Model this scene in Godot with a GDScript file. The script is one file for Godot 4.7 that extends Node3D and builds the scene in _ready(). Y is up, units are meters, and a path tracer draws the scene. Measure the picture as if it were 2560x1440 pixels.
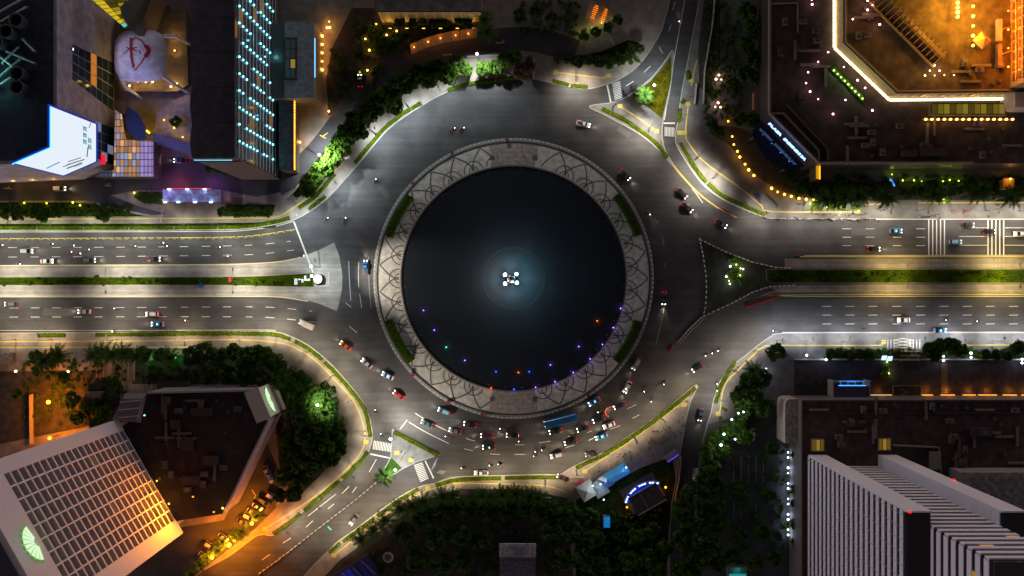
extends Node3D
# A roundabout seen from straight above at night. Plan units: 7 units to the metre, origin at the plan's corner; u() turns a plan
# point seen at a height into metres, so that tall things stand at their real place and size.
const EYE := 285.0
const WORDS := ["first", "second", "third", "fourth", "fifth", "sixth", "seventh", "eighth", "ninth", "tenth", "eleventh", "twelfth", "thirteenth", "fourteenth", "fifteenth", "sixteenth", "seventeenth", "eighteenth", "nineteenth", "twentieth", "twenty-first", "twenty-second", "twenty-third", "twenty-fourth", "twenty-fifth", "twenty-sixth", "twenty-seventh", "twenty-eighth", "twenty-ninth", "thirtieth", "thirty-first", "thirty-second", "thirty-third", "thirty-fourth", "thirty-fifth", "thirty-sixth", "thirty-seventh", "thirty-eighth", "thirty-ninth", "fortieth"]
var rng := RandomNumberGenerator.new()
var taken := {}
var mats := {}
var shared := {}
var T := {}

func u(px: float, py: float, h := 0.0) -> Vector3:
	var k := (1.0 - h / EYE) / 7.0
	return Vector3((px - 1280.0) * k, h, (py - 720.0) * k)

func u2(px: float, py: float, h := 0.0) -> Vector2:
	var v := u(px, py, h)
	return Vector2(v.x, v.z)

func plan(flat: Array, h := 0.0) -> PackedVector2Array:      # [x, y, x, y ...] -> metres
	var r := PackedVector2Array()
	for i in range(0, flat.size(), 2):
		r.append(u2(flat[i], flat[i + 1], h))
	return r

func curve(p: PackedVector2Array, step := 1.5, closed := false) -> PackedVector2Array:   # Catmull-Rom through the points
	var r := PackedVector2Array()
	var n := p.size()
	var last := n if closed else n - 1
	for i in last:
		var a := p[(i - 1 + n) % n] if closed or i > 0 else p[0] * 2.0 - p[1]
		var b := p[i]
		var c := p[(i + 1) % n]
		var d := p[(i + 2) % n] if closed or i + 2 < n else p[n - 1] * 2.0 - p[n - 2]
		var m := maxi(1, int(b.distance_to(c) / step))
		for k in m:
			r.append(b.cubic_interpolate(c, a, d, float(k) / m))
	if not closed:
		r.append(p[n - 1])
	return r

# ---------- materials ----------
func noise_tex(seed_: int, freq: float, lo: float, hi: float, size := 512, octaves := 4) -> NoiseTexture2D:
	var n := FastNoiseLite.new()
	n.seed = seed_; n.frequency = freq; n.fractal_octaves = octaves
	n.noise_type = FastNoiseLite.TYPE_SIMPLEX_SMOOTH
	var t := NoiseTexture2D.new()
	t.width = size; t.height = size; t.seamless = true; t.noise = n
	var g := Gradient.new()
	g.set_color(0, Color(lo, lo, lo)); g.set_color(1, Color(hi, hi, hi))
	t.color_ramp = g
	return t

func mat(c: Color, rough := 0.85, metal := 0.0, tex := "", scale := 0.02, tex2 := "", scale2 := 0.2) -> StandardMaterial3D:   # c is linear base colour
	var key := str(c, rough, metal, tex, scale, tex2, scale2)
	if mats.has(key):
		return mats[key]
	var m := StandardMaterial3D.new()
	m.albedo_color = c.linear_to_srgb()
	m.roughness = rough; m.metallic = metal
	if tex:
		m.albedo_texture = T[tex]; m.uv1_triplanar = true; m.uv1_world_triplanar = true
		m.uv1_scale = Vector3.ONE * scale
	if tex2:
		m.detail_enabled = true; m.detail_albedo = T[tex2]; m.detail_blend_mode = BaseMaterial3D.BLEND_MODE_MUL
		m.detail_uv_layer = BaseMaterial3D.DETAIL_UV_2; m.uv2_triplanar = true; m.uv2_world_triplanar = true
		m.uv2_scale = Vector3.ONE * scale2
	if tex == "leaf": m.metallic_specular = 0.12
	mats[key] = m
	return m

func glow(c: Color, e: float) -> StandardMaterial3D:
	var key := str("glow", c, e)
	if not mats.has(key):
		var m := StandardMaterial3D.new()
		m.albedo_color = Color(0.15, 0.15, 0.15); m.emission_enabled = true
		m.emission = c; m.emission_energy_multiplier = e
		mats[key] = m
	return mats[key]

func paint(c: Color) -> StandardMaterial3D:     # car paint
	var key := str("paint", c)
	if not mats.has(key):
		var m := StandardMaterial3D.new()
		m.albedo_color = c.linear_to_srgb(); m.roughness = 0.35; m.metallic = 0.1
		m.clearcoat_enabled = true; m.clearcoat = 0.7; m.clearcoat_roughness = 0.08
		mats[key] = m
	return mats[key]

# ---------- mesh building: faces are given counter-clockwise seen from outside ----------
class MB:
	var v := PackedVector3Array()
	var n := PackedVector3Array()
	var c := PackedColorArray()
	var tint := Color.WHITE
	func tri(a: Vector3, b: Vector3, d: Vector3) -> void:
		var m := (b - a).cross(d - a)
		if m.length_squared() < 1e-14:
			return
		m = m.normalized()
		v.append(a); v.append(d); v.append(b)
		n.append(m); n.append(m); n.append(m)
		c.append(tint); c.append(tint); c.append(tint)
	func quad(a: Vector3, b: Vector3, d: Vector3, e: Vector3) -> void:
		tri(a, b, d); tri(a, d, e)
	func box(at: Vector3, size: Vector3, turn := Basis.IDENTITY) -> void:
		var x := turn.x * size.x / 2; var y := turn.y * size.y / 2; var z := turn.z * size.z / 2
		quad(at - x - y + z, at + x - y + z, at + x + y + z, at - x + y + z)
		quad(at + x - y - z, at - x - y - z, at - x + y - z, at + x + y - z)
		quad(at + x - y + z, at + x - y - z, at + x + y - z, at + x + y + z)
		quad(at - x - y - z, at - x - y + z, at - x + y + z, at - x + y - z)
		quad(at - x + y + z, at + x + y + z, at + x + y - z, at - x + y - z)
		quad(at - x - y - z, at + x - y - z, at + x - y + z, at - x - y + z)
	func prism(p: PackedVector2Array, y0: float, y1: float, sides := true) -> void:
		var area := 0.0
		for i in p.size():
			area += p[i].cross(p[(i + 1) % p.size()])
		var ix := Geometry2D.triangulate_polygon(p)
		for k in range(0, ix.size(), 3):
			var a := Vector3(p[ix[k]].x, y1, p[ix[k]].y)
			var b := Vector3(p[ix[k + 1]].x, y1, p[ix[k + 1]].y)
			var d := Vector3(p[ix[k + 2]].x, y1, p[ix[k + 2]].y)
			if (b - a).cross(d - a).y < 0.0:
				tri(a, d, b)
			else:
				tri(a, b, d)
		if not sides:
			return
		for i in p.size():
			var s := p[i]; var e := p[(i + 1) % p.size()]
			if area < 0.0:
				var w := s; s = e; e = w
			quad(Vector3(s.x, y1, s.y), Vector3(e.x, y1, e.y), Vector3(e.x, y0, e.y), Vector3(s.x, y0, s.y))
	func tube(a: Vector3, b: Vector3, r0: float, r1: float, sides := 8, caps := true) -> void:
		var d := (b - a).normalized()
		var x := d.cross(Vector3.UP if absf(d.y) < 0.9 else Vector3.RIGHT).normalized()
		var z := x.cross(d)
		for i in sides:
			var s := TAU * i / sides; var t := TAU * (i + 1) / sides
			var p := x * cos(s) + z * sin(s); var q := x * cos(t) + z * sin(t)
			quad(a + q * r0, a + p * r0, b + p * r1, b + q * r1)
			if caps:
				tri(b, b + q * r1, b + p * r1); tri(a, a + p * r0, a + q * r0)
	func lathe(at: Vector3, prof: Array, sides := 12) -> void:    # [[radius, height] ...] from bottom to top
		for k in prof.size() - 1:
			for i in sides:
				var s := TAU * i / sides; var t := TAU * (i + 1) / sides
				var p := Vector3(cos(s), 0, sin(s)); var q := Vector3(cos(t), 0, sin(t))
				var y0 = Vector3.UP * prof[k][1]; var y1 = Vector3.UP * prof[k + 1][1]
				quad(at + q * prof[k][0] + y0, at + p * prof[k][0] + y0, at + p * prof[k + 1][0] + y1, at + q * prof[k + 1][0] + y1)
	func loft(rings: Array) -> void:      # rings of equal length, each counter-clockwise seen from the front end back
		for k in rings.size() - 1:
			var a: Array = rings[k]; var b: Array = rings[k + 1]
			for i in a.size():
				var j := (i + 1) % a.size()
				quad(a[i], a[j], b[j], b[i])
		for i in range(1, rings[0].size() - 1):
			tri(rings[0][0], rings[0][i + 1], rings[0][i])
			tri(rings[-1][0], rings[-1][i], rings[-1][i + 1])
	func ribbon(p: PackedVector2Array, w: float, y: float) -> void:
		for i in p.size() - 1:
			var s := side(p, i) * w / 2; var t := side(p, i + 1) * w / 2
			var a := p[i] - s; var b := p[i + 1] - t; var d := p[i + 1] + t; var e := p[i] + s
			var qa := Vector3(a.x, y, a.y); var qb := Vector3(b.x, y, b.y); var qd := Vector3(d.x, y, d.y); var qe := Vector3(e.x, y, e.y)
			quad(qa, qe, qd, qb)
	static func side(p: PackedVector2Array, i: int) -> Vector2:
		var d := (p[mini(i + 1, p.size() - 1)] - p[maxi(i - 1, 0)]).normalized()
		return Vector2(-d.y, d.x)
	func mesh(smooth := false) -> ArrayMesh:
		var a := []
		a.resize(Mesh.ARRAY_MAX)
		if smooth:
			var sums := {}
			for i in v.size():
				var key := Vector3i((v[i] * 2000.0).round())
				sums[key] = sums.get(key, Vector3.ZERO) + n[i]
			for i in v.size():
				n[i] = sums[Vector3i((v[i] * 2000.0).round())].normalized()
		a[Mesh.ARRAY_VERTEX] = v; a[Mesh.ARRAY_NORMAL] = n; a[Mesh.ARRAY_COLOR] = c
		var m := ArrayMesh.new()
		m.add_surface_from_arrays(Mesh.PRIMITIVE_TRIANGLES, a)
		return m

func boxm(size: Vector3) -> Mesh:
	if not shared.has(size):
		var b := MB.new(); b.box(Vector3.ZERO, size); shared[size] = b.mesh()
	return shared[size]

# ---------- scene objects ----------
func numbered(called: String) -> String:
	var k: int = taken.get(called, 0)
	taken[called] = k + 1
	return called if k == 0 else "%s_%03d" % [called, k]

func tag(o: Node, label: String, category := "", group := "", kind := "") -> Node:
	if label: o.set_meta("label", label)
	if category: o.set_meta("category", category)
	if group: o.set_meta("group", group)
	if kind: o.set_meta("kind", kind)
	return o

func thing(called: String, label: String, category: String, at := Vector3.ZERO, turn := 0.0, group := "") -> Node3D:
	var o := Node3D.new()
	o.name = numbered(called); add_child(o, true)
	o.position = at; o.rotation.y = turn
	tag(o, label, category, group)
	return o

func obj(called: String, m: Mesh, material: Material, parent: Node = null, at := Vector3.ZERO, basis := Basis.IDENTITY) -> MeshInstance3D:
	var o := MeshInstance3D.new()
	o.name = called if parent else numbered(called)
	o.mesh = m; o.material_override = material
	(parent if parent else self).add_child(o, true)
	o.transform = Transform3D(basis, at)
	return o

func copy(o: Node3D, at: Vector3, turn: float, label := "", called := "") -> Node3D:
	var c: Node3D = o.duplicate()
	c.name = numbered(called if called else String(o.get_meta("base")))
	add_child(c, true)
	c.position = at; c.rotation.y = turn
	if label: c.set_meta("label", label)
	return c

func structure(called: String, m: Mesh, material: Material, parent: Node = null) -> MeshInstance3D:
	var o := obj(called, m, material, parent)
	if parent == null:
		o.set_meta("kind", "structure")
	return o

func slab(called: String, p: PackedVector2Array, y0: float, y1: float, material: Material, parent: Node = null) -> MeshInstance3D:
	var b := MB.new(); b.prism(p, y0, y1)
	return structure(called, b.mesh(), material, parent) if parent == null else obj(called, b.mesh(), material, parent)

func sheet(called: String, p: PackedVector2Array, y: float, material: Material, parent: Node = null) -> MeshInstance3D:
	var b := MB.new(); b.prism(p, y - 0.004, y, true)
	return structure(called, b.mesh(), material, parent)

func line(called: String, p: PackedVector2Array, w: float, y: float, material: Material, parent: Node) -> MeshInstance3D:
	var b := MB.new(); b.ribbon(p, w, y)
	return obj(called, b.mesh(), material, parent)

func omni(parent: Node3D, at: Vector3, c: Color, e: float, size := 0.15) -> void:
	var l := OmniLight3D.new()
	l.name = "glow_light"; l.light_color = c; l.light_energy = e; l.light_size = size; l.omni_range = 80.0; l.omni_attenuation = 2.0; l.shadow_enabled = true
	parent.add_child(l, true); l.position = at

func spot(parent: Node3D, at: Vector3, towards: Vector3, c: Color, e: float, angle := 70.0, size := 0.2, soft := 0.6) -> void:
	var l := SpotLight3D.new()
	l.name = "beam_light"; l.light_color = c; l.light_energy = e; l.light_size = size; l.spot_range = 120.0; l.spot_attenuation = 2.0
	l.spot_angle = angle; l.spot_angle_attenuation = soft; l.shadow_enabled = true
	parent.add_child(l, true)
	var d := towards.normalized()
	var up := Vector3.FORWARD if absf(d.y) > 0.95 else Vector3.UP
	l.transform = Transform3D(Basis.looking_at(d, up), at)

func sorted_by(list: Array, axis: int, down := false) -> Array:
	var r := list.duplicate()
	r.sort_custom(func(p, q): return p[axis] > q[axis] if down else p[axis] < q[axis])
	return r

func nth(i: int) -> String:
	return WORDS[i] if i < WORDS.size() else "%dth" % (i + 1)

# ---------- smooth bodies: tapered capsules joined and meshed as surface nets ----------
func body(bones: Array, cell: float) -> ArrayMesh:        # bones: [a, b, ra, rb]
	var lo := Vector3.ONE * 1e6; var hi := -lo
	for b in bones:
		var r: float = maxf(b[2], b[3]) + cell * 2
		lo = lo.min(b[0] - Vector3.ONE * r).min(b[1] - Vector3.ONE * r)
		hi = hi.max(b[0] + Vector3.ONE * r).max(b[1] + Vector3.ONE * r)
	var s := Vector3i(((hi - lo) / cell).ceil()) + Vector3i.ONE
	var f := PackedFloat32Array(); f.resize(s.x * s.y * s.z)
	for z in s.z:
		for y in s.y:
			for x in s.x:
				var p := lo + Vector3(x, y, z) * cell
				var d := 1e6
				for b in bones:
					var ab: Vector3 = b[1] - b[0]
					var t := clampf((p - b[0]).dot(ab) / maxf(ab.length_squared(), 1e-6), 0.0, 1.0)
					var e: float = p.distance_to(b[0] + ab * t) - lerpf(b[2], b[3], t)
					var h := maxf(0.05 - absf(d - e), 0.0)
					d = minf(d, e) - h * h * 5.0
				f[x + s.x * (y + s.y * z)] = d
	var at := {}
	var pts := PackedVector3Array()
	var st := [1, s.x, s.x * s.y]
	for z in s.z - 1:
		for y in s.y - 1:
			for x in s.x - 1:
				var i := x + s.x * (y + s.y * z)
				var sum := Vector3.ZERO; var k := 0
				for a in 8:
					var va := f[i + (a & 1) + (a >> 1 & 1) * st[1] + (a >> 2) * st[2]]
					for axis in 3:
						if a >> axis & 1:
							continue
						var bb := a | 1 << axis
						var vb := f[i + (bb & 1) + (bb >> 1 & 1) * st[1] + (bb >> 2) * st[2]]
						if (va < 0.0) != (vb < 0.0):
							var pa := Vector3(a & 1, a >> 1 & 1, a >> 2)
							pa[axis] += va / (va - vb)
							sum += pa; k += 1
				if k:
					at[i] = pts.size(); pts.append(lo + (Vector3(x, y, z) + sum / k) * cell)
	var m := MB.new()
	for z in range(1, s.z - 1):
		for y in range(1, s.y - 1):
			for x in range(1, s.x - 1):
				var i := x + s.x * (y + s.y * z)
				for axis in 3:
					var j: int = i + st[axis]
					if (f[i] < 0.0) == (f[j] < 0.0):
						continue
					var du: int = st[(axis + 1) % 3]; var dv: int = st[(axis + 2) % 3]
					var q := [at.get(i - du - dv, -1), at.get(i - dv, -1), at.get(i, -1), at.get(i - du, -1)]
					if q.has(-1):
						continue
					if f[i] < 0.0:
						m.quad(pts[q[0]], pts[q[1]], pts[q[2]], pts[q[3]])
					else:
						m.quad(pts[q[3]], pts[q[2]], pts[q[1]], pts[q[0]])
	return m.mesh(true)

func _ready() -> void:
	# camera, sky, exposure
	var cam := Camera3D.new()
	cam.name = "camera"; add_child(cam)
	cam.transform = Transform3D(Basis(Vector3.RIGHT, -PI / 2), Vector3(0, EYE, 0))
	cam.fov = rad_to_deg(2.0 * atan(720.0 / 7.0 / EYE)); cam.far = 1500.0; cam.current = true
	var sky_mat := ProceduralSkyMaterial.new()
	sky_mat.sky_top_color = Color(0.05, 0.042, 0.05); sky_mat.sky_horizon_color = Color(0.76, 0.715, 0.75); sky_mat.sky_curve = 0.11
	sky_mat.ground_bottom_color = Color(0.05, 0.04, 0.05); sky_mat.ground_horizon_color = Color(0.5, 0.42, 0.48)
	sky_mat.sky_energy_multiplier = SKY; sky_mat.ground_energy_multiplier = SKY
	var sky := Sky.new(); sky.sky_material = sky_mat
	var env := Environment.new()
	env.background_mode = Environment.BG_SKY; env.sky = sky
	env.tonemap_mode = Environment.TONE_MAPPER_LINEAR; env.tonemap_exposure = 1.0
	env.sdfgi_enabled = true; env.ssao_enabled = true; env.ssil_enabled = true
	var we := WorldEnvironment.new(); we.name = "environment"; we.environment = env; add_child(we)
	rng.seed = 7
	T = {
		"asphalt": noise_tex(3, 0.009, 0.68, 1.0, 512, 6), "grain": noise_tex(5, 0.09, 0.82, 1.0, 256, 3), "concrete": noise_tex(8, 0.012, 0.74, 1.0, 512, 5),
		"leaf": noise_tex(12, 0.05, 0.35, 1.0, 256, 3), "stain": noise_tex(15, 0.01, 0.6, 1.0, 512, 5), "streak": streaks(),
	}
	build_ground()
	build_ring()
	build_markings()
	build_northwest()
	build_northeast()
	build_southeast()
	build_southwest()
	build_south()
	build_hedges()
	build_lamps()
	build_trees()
	build_vehicles()
	build_people()
	build_small()

const SKY := 2.15

func streaks() -> ImageTexture:      # worn wheel tracks that run along x
	var im := Image.create(256, 256, false, Image.FORMAT_RGB8)
	var n := FastNoiseLite.new(); n.seed = 21; n.frequency = 0.02
	for y in 256:
		for x in 256:
			var a := cos(TAU * x / 256.0) * 6.0; var b := sin(TAU * x / 256.0) * 6.0
			var c := cos(TAU * y / 256.0) * 90.0; var d := sin(TAU * y / 256.0) * 90.0
			var k := 0.92 + 0.16 * n.get_noise_3d(a + c, d + b * 0.5, b + 40.0)
			im.set_pixel(x, y, Color(k, k, k))
	return ImageTexture.create_from_image(im)

# ---------- ground, kerbs, islands ----------
func build_ground() -> void:
	var far := PackedVector2Array([Vector2(-900, -700), Vector2(900, -700), Vector2(900, 700), Vector2(-900, 700)])
	slab("ground", far, -1.0, -0.06, mat(Color(0.03, 0.026, 0.024), 0.95, 0.0, "stain", 0.01))
	var asphalt := mat(Color(0.078, 0.076, 0.08), 0.72, 0.0, "asphalt", 0.017, "streak", 0.055)
	slab("road", PackedVector2Array([Vector2(-260, -150), Vector2(260, -150), Vector2(260, 150), Vector2(-260, 150)]), -0.05, 0.0, asphalt)
	var walk := mat(Color(0.36, 0.31, 0.265), 0.85, 0.0, "concrete", 0.03, "grain", 0.5)
	var grey := mat(Color(0.22, 0.212, 0.205), 0.85, 0.0, "concrete", 0.03, "grain", 0.5)
	# kerb lines of the blocks (plan units); each block is a raised slab with a stone kerb along the road
	var kerbs := {
		"northwest": [-200, 576, 0, 576, 300, 576, 450, 575, 600, 573, 683, 562, 733, 550, 767, 533, 810, 503, 843, 470, 880, 428, 905, 400, 933, 365, 967, 327, 1013, 291, 1053, 265, 1090, 243, 1133, 224, 1167, 215, 1233, 203, 1290, 197, 1333, 197, 1383, 208, 1433, 219, 1470, 222, 1517, 211, 1557, 193, 1590, 169, 1613, 143, 1630, 118, 1652, 80, 1664, 40, 1674, 0, 1690, -130],
		"northeast": [1776, -130, 1748, 0, 1740, 43, 1720, 150, 1704, 233, 1694, 307, 1688, 335, 1689, 355, 1703, 384, 1740, 440, 1765, 468, 1800, 494, 1840, 515, 1880, 531, 1912, 542, 1935, 546, 2100, 547, 2560, 547, 2800, 547],
		"southeast": [2800, 832, 2560, 832, 2200, 832, 1960, 833, 1930, 840, 1902, 858, 1868, 885, 1832, 913, 1808, 940, 1793, 970, 1783, 1005, 1778, 1030, 1768, 1060, 1755, 1110, 1746, 1180, 1738, 1300, 1732, 1560],
		"south": [1672, 1560, 1676, 1300, 1690, 1200, 1704, 1110, 1716, 1045, 1728, 1000, 1741, 962, 1651, 1035, 1580, 1085, 1517, 1127, 1440, 1163, 1418, 1176, 1398, 1187, 1370, 1186, 1310, 1187, 1250, 1189, 1193, 1190, 1127, 1194, 1088, 1208, 1048, 1217, 997, 1244, 935, 1288, 885, 1326, 846, 1353, 820, 1378, 760, 1440, 660, 1560],
		"southwest": [360, 1560, 480, 1446, 575, 1388, 645, 1338, 684, 1338, 724, 1303, 787, 1257, 853, 1202, 900, 1160, 917, 1140, 925, 1118, 931, 1092, 924, 1045, 905, 1003, 872, 960, 837, 920, 803, 888, 767, 861, 727, 841, 690, 830, 640, 829, 300, 831, 0, 833, -200, 833],
	}
	var tails := {"northwest": [1690, -230, -200, -230], "northeast": [2800, -230, 1776, -230], "southeast": [], "south": [], "southwest": [-200, 1560]}
	tails["southeast"] = [2800, 1560]
	for k in kerbs:
		var edge := curve(plan(kerbs[k]), 1.5)
		var whole := edge.duplicate()
		whole.append_array(plan(tails[k]))
		var s := slab("pavement_" + k, whole, -0.04, 0.13, walk if k != "northeast" and k != "southeast" else grey)
		kerb(edge, s)
	# islands
	var stone := walk
	var tri := curve(plan([1473, 266, 1527, 257, 1557, 247, 1590, 226, 1627, 196, 1657, 160, 1680, 126, 1684, 130, 1682, 167, 1673, 233, 1658, 300, 1655, 337, 1663, 377, 1684, 412, 1680, 412, 1643, 371, 1603, 338, 1557, 311, 1510, 286]), 1.5, true)
	kerb(closed(tri), slab("traffic_island_northeast", tri, -0.04, 0.13, grey))
	var tri2 := plan([981, 1073, 1103, 1138, 1085, 1141, 1040, 1155, 1006, 1172, 985, 1185, 966, 1196, 957, 1189, 961, 1173, 977, 1144, 980, 1100])
	kerb(closed(tri2), slab("traffic_island_south", tri2, -0.04, 0.13, mat(Color(0.33, 0.31, 0.28), 0.85, 0.0, "concrete", 0.03, "grain", 0.5)))
	var conc := mat(Color(0.44, 0.42, 0.38), 0.8, 0.0, "concrete", 0.02, "streak", 0.11)
	# concrete busways
	sheet("busway_west", joined([curve(plan([-200, 664, 0, 663, 400, 661, 600, 659, 690, 654, 735, 646, 783, 631, 835, 607]), 3), curve(plan([848, 640, 856, 690, 855, 722, 848, 757, 842, 778]), 3), curve(plan([800, 760, 770, 751, 730, 745, 650, 742, 300, 743, 0, 743, -200, 743]), 3)]), 0.006, conc)
	var dull := mat(Color(0.36, 0.32, 0.26), 0.85, 0.0, "concrete", 0.02, "streak", 0.11)
	sheet("busway_east_inbound", plan([1962, 646, 2800, 645, 2800, 671, 1962, 671]), 0.006, dull)
	sheet("busway_east_outbound", joined([curve(plan([1850, 768, 1900, 740, 1940, 725, 2000, 713, 2800, 710]), 3), plan([2800, 735, 2000, 736, 1930, 745])]), 0.006, dull)
	var island := joined([curve(plan([1749, 598, 1758, 640, 1765, 690, 1766, 730, 1763, 770, 1757, 792]), 2), curve(plan([1757, 792, 1830, 758, 1880, 731, 1925, 716]), 2), plan([1925, 669, 1880, 655, 1815, 630])])
	slab("traffic_island_east", island, -0.04, 0.13, mat(Color(0.06, 0.07, 0.03), 0.95, 0.0, "stain", 0.04, "grain", 0.4))
	# green medians with kerbs
	var lawn := mat(Color(0.11, 0.2, 0.003), 0.95, 0.0, "leaf", 0.12, "stain", 0.03)
	var medians := [["median_lawn_west", curve(plan([-200, 693, 400, 693, 600, 692, 700, 688, 783, 683]), 3), curve(plan([784, 717, 700, 716, 600, 713, 400, 712, -200, 713]), 3)], ["median_lawn_east", plan([1916, 674, 2800, 673]), plan([2800, 707, 1926, 707, 1918, 700])]]
	for m in medians:
		var p := joined([m[1], m[2]])
		kerb(closed(p), slab(m[0], p, -0.04, 0.16, lawn))
	# kerb wall between busway and road on the east arm
	var wall := mat(Color(0.35, 0.33, 0.28), 0.8)
	for a in [["yellow-topped busway kerb above the eastern median lawn", [2000, 642, 2800, 642]], ["yellow-topped busway kerb below the eastern median lawn", [1930, 742, 2000, 737, 2800, 737]]]:
		var t := thing("busway_kerb", a[0], "kerb")
		var b := MB.new(); b.prism(thick(curve(plan(a[1]), 4.0), 0.35), 0.0, 0.3); obj("kerb_stone", b.mesh(), wall, t)
		line("painted_top", curve(plan(a[1]), 4.0), 0.3, 0.304, mat(Color(0.55, 0.47, 0.14), 0.7), t)

func closed(p: PackedVector2Array) -> PackedVector2Array:
	var r := p.duplicate(); r.append(p[0]); return r

func joined(list: Array) -> PackedVector2Array:
	var r := PackedVector2Array()
	for p in list:
		for q in p:
			if r.is_empty() or r[-1].distance_to(q) > 0.05:
				r.append(q)
	return r

func thick(p: PackedVector2Array, w: float) -> PackedVector2Array:
	var r := PackedVector2Array(); var back := PackedVector2Array()
	for i in p.size():
		var s := MB.side(p, i) * w / 2
		r.append(p[i] + s); back.append(p[i] - s)
	back.reverse(); r.append_array(back)
	return r

func kerb(p: PackedVector2Array, parent: Node) -> void:
	var b := MB.new()
	var w := 0.3
	for i in p.size() - 1:
		var s := MB.side(p, i) * w / 2; var t := MB.side(p, i + 1) * w / 2
		var q := [p[i] - s, p[i] + s, p[i + 1] + t, p[i + 1] - t]
		var g := 0.012 * (p[i + 1] - p[i]).normalized()
		b.prism(PackedVector2Array([q[0] + g, q[1] + g, q[2] - g, q[3] - g]), 0.0, 0.15)
	obj("kerb_stones", b.mesh(), mat(Color(0.30, 0.285, 0.26), 0.8), parent).set_meta("kind", "stuff")

# ---------- the fountain ring ----------
const MID := Vector3(0.5714, 0, -3.4286)

func arc(r: float, a0: float, a1: float, n := 0, mid := Vector2(0.5714, -3.4286)) -> PackedVector2Array:
	var p := PackedVector2Array()
	var m := n if n else maxi(3, int(absf(a1 - a0) * r / 1.0))
	for i in m + 1:
		var a := lerpf(a0, a1, float(i) / m)
		p.append(mid + Vector2(cos(a), sin(a)) * r)
	return p

func ring(r0: float, r1: float, y0: float, y1: float, n := 180) -> ArrayMesh:
	var b := MB.new()
	for i in n:
		var s := TAU * i / n; var t := TAU * (i + 1) / n
		var p := Vector3(cos(s), 0, sin(s)); var q := Vector3(cos(t), 0, sin(t)); var h := Vector3.UP * y1; var l := Vector3.UP * y0
		b.quad(p * r0 + h, q * r0 + h, q * r1 + h, p * r1 + h)
		b.quad(p * r1 + h, q * r1 + h, q * r1 + l, p * r1 + l)
		b.quad(q * r0 + h, p * r0 + h, p * r0 + l, q * r0 + l)
	return b.mesh()

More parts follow.
